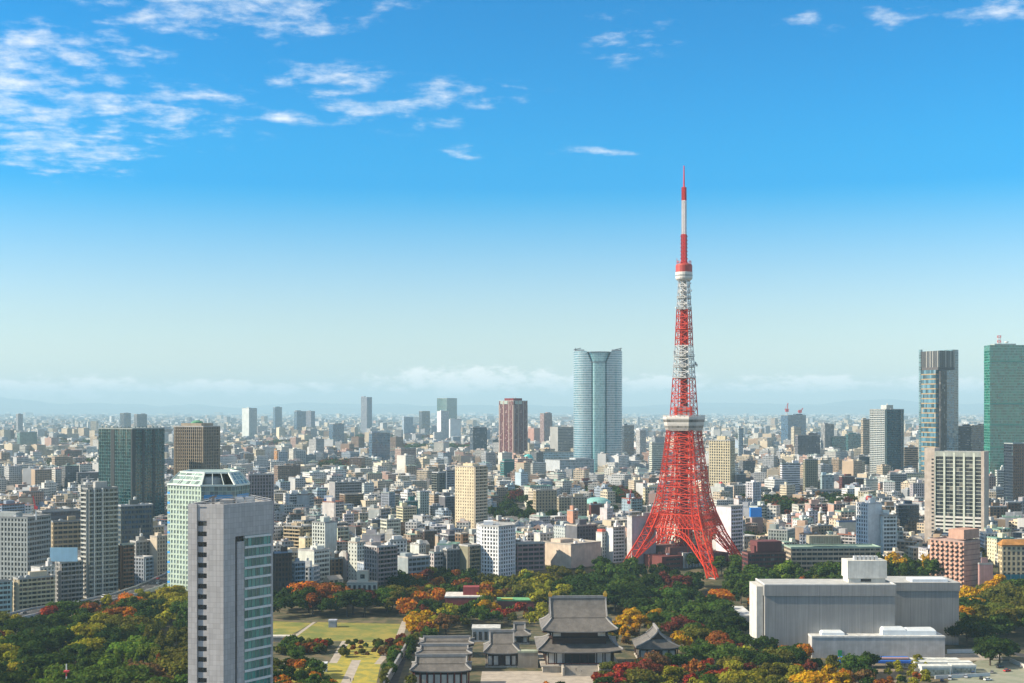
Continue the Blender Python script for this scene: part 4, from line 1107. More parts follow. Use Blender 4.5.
# lift shaft through the legs
mb = MB(); zs = [14 + 10.9 * k for k in range(11)]
lattice(mb, zs, 0, lambda z: 7.2, .8, .5)
mb.build('shaft_frame', paint, tw, RED)
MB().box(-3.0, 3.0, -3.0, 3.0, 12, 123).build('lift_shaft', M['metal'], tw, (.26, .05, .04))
st = MB()
for k in range(18):
    z = 30 + 5 * k; s_ = 1 if k % 2 else -1
    st.beam((-s_ * 5.2, -5.4, z), (s_ * 5.2, -5.4, z + 5), .7)
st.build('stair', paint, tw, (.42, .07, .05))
# main deck: two glazed storeys flaring upward, corners cut
def octo(r, ch):
    r *= .93
    out = []
    for i in range(4):
        a, b_ = DIR[i] * r, DIR[(i + 1) % 4] * r
        c_, d_ = a.lerp(b_, ch), a.lerp(b_, 1 - ch); out += [(c_.x, c_.y), (d_.x, d_.y)]
    return out
dk = MB(); OZ = [(122.6, 18.0), (124.4, 20.3), (126.6, 20.9), (127.0, 20.9), (129.0, 21.6), (129.4, 21.6), (131.8, 22.3), (133.6, 22.6), (134.4, 22.2)]
dk.loft([[(*p, z) for p in octo(r, .17)] for z, r in OZ])
dko = dk.build('main_deck', M['metal'], tw, (.62, .58, .53))
for za, zb_, ra, rb in ((124.8, 126.8, 20.6, 21.15), (129.6, 131.7, 21.8, 22.4)):
    g = MB(); A, B2 = octo(ra, .17), octo(rb, .17)
    for i in range(8):
        j = (i + 1) % 8; L = math.dist(A[i], A[j])
        g.poly([(*A[i], za), (*A[j], za), (*B2[j], zb_), (*B2[i], zb_)], 0, [(0, .01), (L / 1.6, .01), (L / 1.6, .99), (0, .99)])
    g.build('window_band', M['glass'], dko, (.18, .17, .155))
rl = MB(); o8 = octo(22.6, .17)
for i in range(8):
    a, b_ = Vector((*o8[i], 0)), Vector((*o8[(i + 1) % 8], 0))
    for z in (123.2, 127.9, 132.4, 135.2): rl.beam(a * (.86 if z < 124 else .935 if z < 128 else .995) + Vector((0, 0, z)), b_ * (.86 if z < 124 else .935 if z < 128 else .995) + Vector((0, 0, z)), .35)
    for k in range(5): p = a.lerp(b_, k / 5); rl.beam((p.x * .86, p.y * .86, 123), (p.x, p.y, 135.2), .3)
rl.build('deck_frame', M['metal'], dko, (.60, .56, .50))
# upper mast
UP = [(134.4, 12.5), (166, 10.0), (193, 8.0), (223, 6.5), (232, 5.7), (250, 4.9)]
def ur(z):
    for (za, ra), (zb, rb) in zip(UP, UP[1:]):
        if z <= zb: return ra + (rb - ra) * (z - za) / (zb - za)
    return 5.2
def section(z0, z1, n, col, core, w0=.7, w1=.32):
    mb = MB(); zs = [z0 + (z1 - z0) * k / n for k in range(n + 1)]
    lattice(mb, zs, 0, ur, w0, w1)
    for za, zb_ in zip(zs, zs[1:]):
        for i in range(4):
            a = (DIR[i] * ur(za)).lerp(DIR[(i + 1) % 4] * ur(za), .5); b_ = (DIR[i] * ur(zb_)).lerp(DIR[(i + 1) % 4] * ur(zb_), .5)
            mb.beam(a + Vector((0, 0, za)), b_ + Vector((0, 0, zb_)), .5)
    mb.build('mast_section', paint, tw, col)
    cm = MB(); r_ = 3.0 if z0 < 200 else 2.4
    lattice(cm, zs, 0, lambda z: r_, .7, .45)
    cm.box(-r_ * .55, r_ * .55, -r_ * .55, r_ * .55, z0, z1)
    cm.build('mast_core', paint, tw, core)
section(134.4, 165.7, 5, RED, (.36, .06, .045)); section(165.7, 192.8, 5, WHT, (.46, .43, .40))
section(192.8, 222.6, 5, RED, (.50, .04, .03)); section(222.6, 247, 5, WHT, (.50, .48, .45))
for k, (z, r_) in enumerate(((149.5, 13), (166.2, 12.6), (175, 12.2), (184, 11.6), (206.5, 9.4), (222.8, 8.2), (232, 7.9))):
    pm = MB(); pm.loft([[(*p, z - .35) for p in octo(r_, .2)], [(*p, z + .35) for p in octo(r_, .2)]])
    o8 = octo(r_, .2)
    for i in range(8): pm.beam((*o8[i], z + 1.5), (*o8[(i + 1) % 8], z + 1.5), .22); pm.beam((*o8[i], z), (*o8[i], z + 1.5), .2)
    pm.build('platform', M['metal'], tw, RED if k in (0, 4) else (.42, .42, .40))
# equipment house above the deck, pale with red cross pieces
MB().box(-6.5, 6.5, -6.5, 6.5, 134.4, 142.5).build('plant_house', M['metal'], tw, (.66, .60, .55))
mb = MB()
for k in range(4): mb.box(-7 + k * 4, -6.2 + k * 4, -6.9, -6.5, 135, 142); mb.box(-6.9, -6.5, -7 + k * 4, -6.2 + k * 4, 135, 142)
mb.box(-7, 7, -6.95, -6.55, 138, 138.8)
mb.build('plant_house_bars', M['metal'], tw, RED)
rnd = random.Random(5)
for k in range(22):                     # small dishes and panel aerials clamped round the mast
    z = rnd.choice([168, 176.5, 178, 185.5, 187, 208, 224, 233.5, 236, 238, 241, 244]); ang = rnd.uniform(-2.9, .4)
    r_ = ur(z) * rnd.uniform(.95, 1.25); x, y = r_ * math.cos(ang), r_ * math.sin(ang); e = rnd.uniform(.5, 1.1)
    if k % 2: MB().beam((x * .94, y * .94, z), (x, y, z), e * 2.0, 0, 10).build('dish', M['metal'], tw, rnd.choice([WHT, (.4, .4, .4), (.62, .6, .55)]))
    else: MB().box(x - .4, x + .4, y - .4, y + .4, z - e * 1.4, z + e * 1.4).build('aerial', M['metal'], tw, rnd.choice([(.3, .3, .3), WHT]))
# top deck
MB().lathe([(5.2, 246.4), (6.6, 247.5), (7.1, 248.6), (7.1, 253.2), (6.9, 253.4)], 20).build('top_deck', M['metal'], tw, (.70, .66, .60))
g = MB(); g.lathe([(7.13, 249.6), (7.13, 251.2)], 20); g.build('deck_windows', M['glass'], tw, (.42, .40, .36))
MB().lathe([(6.9, 253.4), (6.9, 258.8), (6.2, 260.0), (3.2, 261.0)], 20).build('radome', M['metal'], tw, (.44, .05, .035))
rl = MB()
for i in range(10):
    a = i * math.pi / 5; b_ = (i + 1) * math.pi / 5
    rl.beam((5.9 * math.cos(a), 5.9 * math.sin(a), 260), (5.9 * math.cos(a), 5.9 * math.sin(a), 263 + (i % 3)), .3); rl.beam((5.9 * math.cos(a), 5.9 * math.sin(a), 262), (5.9 * math.cos(b_), 5.9 * math.sin(b_), 262), .25)
rl.build('top_railing', M['metal'], tw, RED)
# aerial
def aer(z0, z1, h, n, col, nm, fill=.5):
    mb = MB(); zs = [z0 + (z1 - z0) * k / n for k in range(n + 1)]
    lattice(mb, zs, 0, lambda z: h, .5, .32); mb.box(-h * fill * .7, h * fill * .7, -h * fill * .7, h * fill * .7, z0, z1)
    if nm == 'aerial_base':
        for k in range(8):
            z = z0 + (z1 - z0) * (k + .5) / 8
            for dv in DIR: mb.beam(dv * (h * .7) + Vector((0, 0, z)), dv * (h * 1.35) + Vector((0, 0, z)), .6)
    mb.build(nm, paint, tw, col)
aer(260, 284.5, 2.5, 8, (.60, .03, .03), 'aerial_base', .5); aer(284.5, 312.5, 2.05, 9, (.74, .70, .70), 'aerial_shaft', .5)
aer(312.5, 323.5, 2.0, 4, (.58, .02, .02), 'aerial_head', .85)
MB().lathe([(.75, 323.5), (.6, 332), (.4, 341.5)], 8).build('aerial_tip', M['metal'], tw, (.60, .03, .04))
FOOT.append((TX, TD, 62))
# building between the legs
ft = root('tower_annex', 'maroon brick hall with white ribbed front between the lattice tower\'s legs', 'building', (TX - 3, TD + 6, 9), .52)
MB().box(-34, 34, -22, 22, 0, 12.5, 0, 1).build('wall', [M['wall'], M['roof']], ft, (.15, .045, .04))
mb = MB()
for k in range(9): mb.box(-13 + k * 3.1, -11.2 + k * 3.1, -23.0, -22.0, 0, 13)
mb.box(-14, 15, -23.2, -22.05, 12.4, 14.8); mb.build('ribbed_front', M['wall'], ft, (.62, .60, .56))
for k in range(3): MB().box(-30, -16, -22.12, -22.0, 2 + k * 3.6, 3.5 + k * 3.6).build('window_row', M['glass'], ft, GC['d']); MB().box(17, 31, -22.12, -22.0, 2 + k * 3.6, 3.5 + k * 3.6).build('window_row', M['glass'], ft, GC['d'])
MB().box(-20, 16, -14, 16, 12.5, 18.5, 0, 1).build('upper_storey', [M['wall'], M['roof']], ft, (.20, .10, .085))
rnd = random.Random(2)
for k in range(16):
    x, y = rnd.uniform(-32, 32), rnd.uniform(-20, 20); zz = 18.5 if -18 < x < 14 and -12 < y < 14 else 12.5; e = rnd.uniform(.8, 2.2)
    MB().box(x - e, x + e, y - e * .7, y + e * .7, zz, zz + e * 1.2).build('cooling_unit', M['metal'], ft, rnd.choice([(.6, .6, .6), (.3, .3, .3), (.5, .2, .15)]))
ALL.append(ft)
# ---------------------------------------------------------------- big windowless hall and its wings
d0 = 759.0; xa, xb = PX(765, d0), PX(895, d0); zt = ZY(585, d0)
hall = root('concrete_hall', 'huge windowless grey concrete hall with white roof edge and cream rooftop block', 'building', ((xa + xb) / 2, d0, 0))
hw = (xb - xa) / 2
m, t, b = mat('stained_concrete')
tcn = t.new('ShaderNodeTexCoord').outputs['Object']
bs = t.mix(t.ss(t.noise(t.vm('MULTIPLY', tcn, (.55, .55, .02)), 1.0, 5, .65), .35, .7), (.275, .27, .26), (.315, .308, .295))
u = t.sep(t.new('ShaderNodeUVMap', uv_map='UVMap').outputs[0])[0]
ln = t.m('LESS_THAN', t.m('FRACT', t.m('DIVIDE', u, 6.2)), .018)
t.put(b.inputs['Base Color'], weather(t, t.mix(ln, bs, (.15, .15, .145)), .1, .08, .06)); b.inputs['Roughness'].default_value = .85
M['stain'] = m
mb = MB().box(-hw, hw, 0, 27, -1, zt - 6.2)
mb.build('wall', M['stain'], hall)
mb = MB().box(-hw - .5, hw + .5, -.7, 27.5, zt - 6.2, zt, 0, 1); mb.build('cornice', [M['stain'], plain('white_roof', (.45, .45, .43), .8, .15)], hall)
mb = MB().box(-hw - .5, hw + .5, -.7, .1, zt, zt + .5).box(-hw - .5, -hw + .2, .1, 27, zt, zt + .5).box(hw - .2, hw + .5, .1, 27, zt, zt + .5); mb.build('roof_kerb', M['wall'], hall, (.68, .67, .64))
mb = MB().box(-hw - 4.2, -hw - .52, 3, 26, -1, zt - 1.2); mb.build('stair_bay', M['wall'], hall, (.60, .58, .53))
mb = MB()
x0, x1 = PX(846, 775) - (xa + xb) / 2, PX(882.5, 775) - (xa + xb) / 2
mb.box(x0, x1, 10, 23, zt, zt + 2.6); mb.build('rooftop_base', M['wall'], hall, (.58, .56, .50))
MB().box(x0 - .7, x1 + .7, 9.3, 23.7, zt + 2.6, zt + 12.8, 0, 1).build('rooftop_block', [M['wall'], M['roof']], hall, (.66, .64, .58))
MB().box(x0 + 7, x0 + 13, 9.9, 10.0, zt + .6, zt + 2.2).build('rooftop_window', M['glass'], hall, GC['k'])
for k in range(6): MB().box(x0 + 4 + k * 2.4, x0 + 5.8 + k * 2.4, 13, 16, zt + 12.8, zt + 15).build('cooling_unit', M['metal'], hall, (.55, .55, .54))
d1 = 792.0; xc, xd = PX(893, d1) - (xa + xb) / 2, PX(959, d1) - (xa + xb) / 2; z1 = ZY(582.5, d1)
MB().box(xc, xd, d1 - d0, d1 - d0 + 30, -1, z1 - 5).build('wing_wall', M['stain'], hall)
MB().box(xc - .4, xd + .5, d1 - d0 - .6, d1 - d0 + 30.5, z1 - 5, z1, 0, 1).build('wing_cornice', [M['stain'], bpy.data.materials['white_roof']], hall)
MB().box(xc + 12, xd - 6, d1 - d0 + 2, d1 - d0 + 14, z1, z1 + 1.6).build('skylight', M['metal'], hall, (.70, .74, .78))
ALL.append(hall)
def simple(nm, label, px0, px1, top, base, dep, col, roofc=(.6, .6, .58), z0=0, cat='building', matn='wall'):
    d = gd(base) if base > 0 else -base; x0, x1 = PX(px0, d), PX(px1, d); h = ZY(top, d) - hz(0, d)
    r0 = root(nm, label, cat, ((x0 + x1) / 2, d, hz(0, d))); e = (x1 - x0) / 2
    MB().box(-e, e, 0, dep, -1, h - .4).build('wall', M[matn], r0, col)
    mb = MB().box(-e - .25, e + .25, -.25, dep + .25, h - .4, h + .5, 1, 0); mb.build('roof', [M['roof'], M['wall']], r0, roofc)
    if cat == 'building': ALL.append(r0)
    return r0, e, h
an, e, h = simple('hall_annex', 'low grey annex with white rooftop sheds along the concrete hall\'s front', 812, 945, 637, 658, 14, (.44, .43, .42))
for px0, px1, hh in ((823, 846, 2.6), (884, 908, 4.6), (908, 938, 4.0)):
    f0, f1 = (px0 - 812) / 133, (px1 - 812) / 133
    mb = MB(); xa_, xb_ = -e + 2 * e * f0, -e + 2 * e * f1
    mb.loft([[(xa_, 3, h), (xb_, 3, h), (xb_, 12, h), (xa_, 12, h)], [(xa_, 3.2, h + hh * .7), (xb_, 3.2, h + hh * .7), (xb_, 11.8, h + hh * .7), (xa_, 11.8, h + hh * .7)], [(xa_ + 1, 4.4, h + hh), (xb_ - 1, 4.4, h + hh), (xb_ - 1, 10.8, h + hh), (xa_ + 1, 10.8, h + hh)]])
    mb.build('roof_shed', M['metal'], an, (.66, .70, .72))
MB().box(-e + 2 * e * .52 - 8, -e + 2 * e * .52, 12, 14, h, h + 4.5).build('stair_head', M['metal'], an, (.70, .71, .70))
for f, z_, w_ in ((.21, 0, 2.2), (.30, h, 2.0)): MB().box(-e + 2 * e * f - w_ / 2, -e + 2 * e * f + w_ / 2, -.15 if z_ == 0 else 11, 0 if z_ == 0 else 12.9, z_, z_ + 4.4).build('green_door', M['metal'], an, (.02, .30, .10))
aw = root('awning', 'long blue awning over a loading bay before the grey annex', 'awning', (PX(871, 722), 722, 0)); q = PX(910, 722) - PX(871, 722)
MB().loft([[(-q, -4, 4.0), (q, -4, 4.0), (q, 5, 5.0), (-q, 5, 5.0)], [(-q, -4, 4.25), (q, -4, 4.25), (q, 5, 5.25), (-q, 5, 5.25)]]).build('canopy', M['metal'], aw, (.03, .14, .50))
MB().box(-q, q, -4.12, -4.0, 3.1, 4.3).build('fascia', M['metal'], aw, (.01, .10, .48))
for k in range(7): MB().beam((-q + .4 + k * (2 * q - .8) / 6, -3.6, 0), (-q + .4 + k * (2 * q - .8) / 6, -3.6, 4.05), .22).build('post', M['metal'], aw, (.3, .3, .32))
MB().box(-q * .9, q * .95, -2.2, .6, 4.75, 5.5).build('roof_duct', M['metal'], aw, (.45, .25, .18))
a2, e, h = simple('side_annex', 'small flat pale annex with a green door beside the concrete hall', 731, 753, 616, 626, 40, (.50, .49, .46))
MB().box(-e + 1, -e + 3.6, -.15, 0, 0, h - 1).build('green_door', M['metal'], a2, (.02, .30, .10))
# white sheds, walls and lots in the right corner
for k, (px0, px1, top, base, dep, lab) in enumerate(((901, 960, 660.5, 668, 6, 'long white shed with a flat roof behind the parking lot'), (915, 972, 663, 671, 5, 'second white shed, a step nearer the parking lot'),
        (922, 951, 667, 676, 6, 'glass fronted white hut at the parking lot\'s edge'), (952, 976, 666, 674, 6, 'white hut right of the glass fronted one'))):
    s0, e, h = simple('site_shed', lab, px0, px1, top, base, dep, (.68, .68, .62), (.66, .67, .62), cat='shed')
    MB().box(-e * .9, e * .9, -.1, 0, .8, h * .72).build('window', M['glass'], s0, (.22, .25, .22))
def fence(nm, label, a, b_, h, col, cat='fence', th=.25, posts=0, z=0):
    A, B2 = GP(*a), GP(*b_); c0 = (A + B2) / 2; dv = B2 - A; L = math.hypot(dv.x, dv.y)
    r0 = root(nm, label, cat, (c0.x, c0.y, c0.z + z), math.atan2(dv.y, dv.x))
    MB().box(-L / 2, L / 2, -th, th, -1, h).build('panel', M['metal'], r0, col)
    MB().box(-L / 2, L / 2, -th - .06, th + .06, h, h + .18).build('cap_rail', M['metal'], r0, tuple(v * .8 for v in col))
    for k in range(posts): x = -L / 2 + L * (k + .5) / posts; MB().beam((x, -.5, -1), (x, -.5, h + .6), .3).build('post', M['metal'], r0, (.5, .52, .5))
    return r0
fence('site_fence', 'white hoarding behind the building plot right of the grey annex', (947, 653.5), (1000, 652.5), 2.2, (.66, .68, .70))
fence('site_fence', 'grey white barrier along the parking lot\'s near huts', (935, 679), (990, 676), 1.6, (.60, .62, .62))
fence('site_fence', 'low white wall leading to the lot at the far right', (1010, 662), (1040, 675), 2.0, (.62, .58, .52))
fence('court_net', 'blue green court netting below the cream school', (978, 589), (1034, 589), 11, (.01, .20, .24), 'net', .1, 6)
fence('hoarding', 'bright cyan hoarding among the trees before the concrete hall', (748, 654), (787, 653), 3.0, (.08, .42, .58))
fence('garden_wall', 'pale wall above the cyan hoarding', (732, 644), (760, 643), 2.2, (.55, .56, .52), 'wall')
def sheet(nm, pts, dz, mt, kind='structure'):
    mb = MB(); P = [GP(*p) for p in pts]
    mb.poly([(p.x, p.y, p.z + dz) for p in P]); return tag(mb.build(nm, mt), kind=kind)
m, t, b = mat('lawn'); tcn = t.new('ShaderNodeTexCoord').outputs['Object']
gn = t.mix(t.ss(t.noise(tcn, .06, 8, .7), .38, .62), (.12, .15, .02), (.27, .22, .035)); t.put(b.inputs['Base Color'], gn); b.inputs['Roughness'].default_value = .95
M['lawn'] = m
m, t, b = mat('yellow_lawn'); tcn = t.new('ShaderNodeTexCoord').outputs['Object']
t.put(b.inputs['Base Color'], t.mix(t.ss(t.noise(tcn, .16, 8, .7), .38, .62), (.40, .31, .03), (.20, .21, .04))); b.inputs['Roughness'].default_value = .95
M['ylawn'] = m
m, t, b = mat('park_soil'); tcn = t.new('ShaderNodeTexCoord').outputs['Object']
t.put(b.inputs['Base Color'], t.mix(t.ss(t.noise(tcn, .12, 5), .4, .62), (.05, .055, .02), (.13, .10, .05))); b.inputs['Roughness'].default_value = .95
M['soil'] = m
m, t, b = mat('lot'); tcn = t.new('ShaderNodeTexCoord').outputs['Object']
t.put(b.inputs['Base Color'], t.mix(t.ss(t.noise(tcn, .1, 5), .4, .62), (.27, .27, .20), (.20, .22, .15))); b.inputs['Roughness'].default_value = .95
M['lot'] = m
# park floor strips follow the rise of the land
mb = MB(); yy = [560, 700, 850, 960] + [960 + 15 * i for i in range(1, 13)]
for y0, y1 in zip(yy, yy[1:]):
    w0, w1 = y0 * .52, y1 * .52
    mb.poly([(-w0, y0, hz(0, y0) + .004), (w0, y0, hz(0, y0) + .004), (w1, y1, hz(0, y1) + .004), (-w1, y1, hz(0, y1) + .004)])
tag(mb.build('park_ground', M['soil']), kind='structure')
sheet('lawn_field', [(283, 641), (395, 641), (403, 624), (318, 622)], .010, M['lawn'])
sheet('lawn_field', [(270, 640), (282, 640), (312, 623), (270, 621)], .010, M['lawn'])
sheet('garden_lawn', [(278, 668), (334, 662), (347, 641.6), (392, 641.6), (381, 662), (376, 685), (300, 690)], .010, M['ylawn'])
sheet('garden_lawn', [(336, 690), (347, 664), (378, 664), (368, 690)], .014, M['ylawn'])
sheet('path', [(329, 663), (337, 663), (350, 641), (342, 641)], .018, M['paving'])
sheet('path', [(374, 664), (381, 664), (402, 640), (408, 621), (402, 621), (394, 641)], .018, M['paving'])
sheet('path', [(336, 693), (347, 693), (361, 660), (352, 660)], .022, M['paving'])
sheet('path', [(281, 664), (306, 664), (306, 660), (282, 660)], .018, M['paving'])
sheet('path', [(288, 640), (292, 640), (316, 622), (313, 622)], .018, M['paving'])
sheet('street', [(380, 700), (392, 700), (415, 634), (411, 634)], .010, M['asphalt'])
sheet('street', [(722, 700), (736, 700), (709, 640), (703, 612), (699, 612), (704, 640)], .010, M['asphalt'])
sheet('street', [(697, 612), (706, 612), (724, 590), (706, 590)], .014, M['asphalt'])
sheet('forecourt', [(478, 700), (640, 700), (636, 671), (482, 671)], .010, M['paving'])
sheet('parking_lot', [(930, 700), (1050, 700), (1030, 662), (978, 660), (950, 680)], .010, M['lot'])
sheet('building_plot', [(892, 664), (950, 662), (1003, 659), (998, 653), (946, 654), (890, 655)], .012, M['paving'])
sheet('street', [(985, 648), (1050, 664), (1050, 660), (985, 645)], .014, M['asphalt'])
sheet('building_plot', [(846, 690), (905, 690), (895, 664), (862, 664)], .012, plain('bare_earth', (.24, .19, .13), .95, .25, 0))
fence('stone_wall', 'long grey stone wall along the sunken lane left of the temple', (384, 690), (412, 640), 4.2, (.38, .36, .33), 'wall', .5)
# ---------------------------------------------------------------- temple
TILE, t, b = mat('roof_tile')
u, v, _ = t.sep(t.new('ShaderNodeUVMap', uv_map='UVMap').outputs[0])
rib = t.ss(t.m('ABSOLUTE', t.m('SUBTRACT', t.m('FRACT', t.m('DIVIDE', u, .62)), .5)), .12, .5)
bmp = t.new('ShaderNodeBump'); bmp.inputs['Strength'].default_value = .6; bmp.inputs['Distance'].default_value = .12; t.put(bmp.inputs['Height'], rib); t.l.new(bmp.outputs[0], b.inputs['Normal'])
t.put(b.inputs['Base Color'], weather(t, t.mix(rib, (.12, .108, .097), (.21, .19, .167)), .25, .12, .25)); b.inputs['Roughness'].default_value = .62
RIDGE = plain('ridge_tile', (.30, .29, .28), .7); DARKW = plain('dark_timber', (.06, .03, .022), .7); REDW = plain('red_timber', (.20, .045, .03), .7)
PLAST = plain('white_plaster', (.66, .62, .55), .85); STONE = plain('cut_stone', (.42, .38, .32), .9, .2); GOLD = plain('gilt', (.75, .42, .05), .35, .05, 0, .6, .6)
def curve_roof(rt, W_, L_, ze, zr, ridge, brk, gable_w, swap=False, flare=.9, nm='roof'):
    """Hip-and-gable roof: hips below brk of the height, gables above; hollow slopes and upswept corners."""
    mb = MB(); n = 6; H_ = zr - ze
    rot = (lambda x, y, z: (-y, x, z)) if swap else (lambda x, y, z: (x, y, z))
    def prof(k):                        # inward run for height fraction k: hollow, so steeper near the ridge
        return 1 - (1 - k) ** 1.55
    lo = [i / 4 * brk for i in range(5)]
    def ring(k):
        f = prof(k) ; hx = W_ / 2 - (W_ / 2 - gable_w / 2) * (prof(k) / prof(brk) if k < brk else 1); hy = L_ / 2 * (1 - f * .999)
        z = ze + H_ * k; out = []
        up = flare * (1 - k / brk) ** 2 if k < brk else 0
        for sx0, sy0, sx1, sy1 in ((-1, -1, 1, -1), (1, -1, 1, 1), (1, 1, -1, 1), (-1, 1, -1, -1)):
            for j in range(n):
                g = j / n; c_ = abs(2 * g - 1) ** 4
                out.append(rot(hx * (sx0 + (sx1 - sx0) * g), hy * (sy0 + (sy1 - sy0) * g), z + up * c_))
        return out
    R_ = [ring(k) for k in lo]; N_ = len(R_[0])
    under = [(p[0] * .985, p[1] * .985, p[2] - .55) for p in R_[0]]
    for i in range(N_): j = (i + 1) % N_; mb.poly([under[i], under[j], R_[0][j], R_[0][i]], 1)
    for a, b_ in zip(R_, R_[1:]):
        for i in range(N_): j = (i + 1) % N_; mb.poly([a[i], a[j], b_[j], b_[i]], 0)
    mb.poly([(*p[:2], ze - .5) for p in reversed(under)], 2)
    hi_ = [brk + (1 - brk) * i / 5 for i in range(6)]; ov = gable_w / 2 + .8
    for ka, kb in zip(hi_, hi_[1:]):
        ya, yb = L_ / 2 * (1 - prof(ka) * .999), L_ / 2 * (1 - prof(kb) * .999); za, zb_ = ze + H_ * ka + .25, ze + H_ * kb + .25
        mb.poly([rot(-ov, -ya, za), rot(ov, -ya, za), rot(ov, -yb, zb_), rot(-ov, -yb, zb_)], 0)
        mb.poly([rot(ov, ya, za), rot(-ov, ya, za), rot(-ov, yb, zb_), rot(ov, yb, zb_)], 0)
        for s_ in (-1, 1):
            p = [rot(s_ * gable_w / 2, -ya, za - .25), rot(s_ * gable_w / 2, ya, za - .25), rot(s_ * gable_w / 2, yb, zb_ - .25), rot(s_ * gable_w / 2, -yb, zb_ - .25)]
            mb.poly(p if s_ > 0 else p[::-1], 2)
    o = mb.build(nm, [TILE, RIDGE, DARKW], rt)
    rb = MB(); g2 = ov + .2
    q0, q1 = rot(-g2, -.5, zr - .1), rot(g2, .5, zr + 1.3)
    rb.box(min(q0[0], q1[0]), max(q0[0], q1[0]), min(q0[1], q1[1]), max(q0[1], q1[1]), q0[2], q1[2])
    for s_ in (-1, 1):                  # descending ridges down the gable edges and hips
        for t_ in (-1, 1):
            pv = [rot(s_ * (ov - .3), t_ * L_ / 2 * (1 - prof(k) * .999), ze + H_ * k + .6) for k in hi_]
            for a, b_ in zip(pv, pv[1:]): rb.beam(a, b_, .75)
            pv = [rot(s_ * (W_ / 2 - (W_ / 2 - gable_w / 2) * prof(k) / prof(brk)), t_ * L_ / 2 * (1 - prof(k) * .999), ze + H_ * k + flare * (1 - k / brk) ** 2 + .3) for k in lo]
            for a, b_ in zip(pv, pv[1:]): rb.beam(a, b_, .6)
    rb.build('ridge', RIDGE, o)
    return o
def columns(rt, W_, L_, z0_, z1_, nx, ny, wood, wall_in=1.2, panels=True):
    for sx in range(nx + 1):
        for y in (-L_ / 2, L_ / 2): MB().beam((-W_ / 2 + W_ * sx / nx, y, z0_), (-W_ / 2 + W_ * sx / nx, y, z1_), .65, 0, 8).build('column', wood, rt)
    for sy in range(1, ny):
        for x in (-W_ / 2, W_ / 2): MB().beam((x, -L_ / 2 + L_ * sy / ny, z0_), (x, -L_ / 2 + L_ * sy / ny, z1_), .65, 0, 8).build('column', wood, rt)
# main hall, two tiers
d = 712; s = d / F; cx = PX(579, d)
th = root('temple_hall', 'large two tiered temple hall with grey tiled roofs and gold ridge ornaments', 'temple', (cx, d + 14, 0), .03)
ym = 14
MB().box(-20, 20, -17, 17, 0, 3.2).build('stone_base', STONE, th); MB().box(-21, 21, -18, 18, 3.2, 3.8).build('veranda', STONE, th)
MB().box(-17, 17, -13.5, 13.5, 3.8, 11.2).build('hall_wall', DARKW, th)
for k, x in enumerate((-14.6, -10.2, 10.2, 14.6)): MB().box(x - 1.9, x + 1.9, -13.7, -13.5, 4.4, 9.8).build('wall_panel', PLAST, th)
for y in (-9, -4.5, 0, 4.5, 9): MB().box(-17.2, -17.0, y - 1.8, y + 1.8, 4.4, 9.8).build('wall_panel', PLAST, th); MB().box(17.0, 17.2, y - 1.8, y + 1.8, 4.4, 9.8).build('wall_panel', PLAST, th)
for x in (-6, -2, 2, 6): MB().box(x - 1.6, x + 1.6, -13.68, -13.5, 3.9, 8.8).build('door', plain('lattice_door', (.03, .02, .018), .7), th)
columns(th, 36, 29, 3.8, 11.4, 8, 6, DARKW)
for side in (-1, 1): MB().box(-21, 21, side * 17.9 - .08, side * 17.9 + .08, 4.7, 4.9).build('railing', REDW, th)
curve_roof(th, 45.5, 38, 11.0, 19.8, 0, .66, 31, flare=1.5, nm='lower_roof')
MB().box(-14.5, 14.5, -10.5, 10.5, 14, 21.5).build('upper_wall', DARKW, th)
for x in (-12, 12): MB().box(x - 2, x + 2, -10.7, -10.5, 18.2, 20.6).build('upper_panel', PLAST, th)
for y in (-6, 0, 6): MB().box(-14.7, -14.5, y - 1.8, y + 1.8, 18.2, 20.6).build('upper_panel', PLAST, th)
MB().box(-16, 16, -12, 12, 17.0, 17.5).build('upper_balcony', DARKW, th)
curve_roof(th, 40.5, 32, 21.4, 37.2, 0, .38, 29.5, flare=1.4, nm='upper_roof')
for x in (-15, 15):
    MB().loft([[(x - .9, -.6, 38), (x + .9, -.6, 38), (x + .9, .6, 38), (x - .9, .6, 38)], [(x - 1.1, -.6, 39.4), (x + 1.1, -.6, 39.4), (x + 1.1, .6, 39.4), (x - 1.1, .6, 39.4)], [(x - .3, -.3, 41), (x + .3, -.3, 41), (x + .3, .3, 41), (x - .3, .3, 41)]]).build('ridge_ornament', GOLD, th)
mb = MB()
for k in range(10): mb.box(-9, 9, -18 - 9 + k * .9, -18, 3.8 * k / 10, 3.8 * (k + 1) / 10)
mb.build('stairs', STONE, th)
for x in (-9.6, 9.6): MB().box(x - .5, x + .5, -27, -18, 0, 4.4).build('stair_wall', STONE, th)
ALL.append(th)
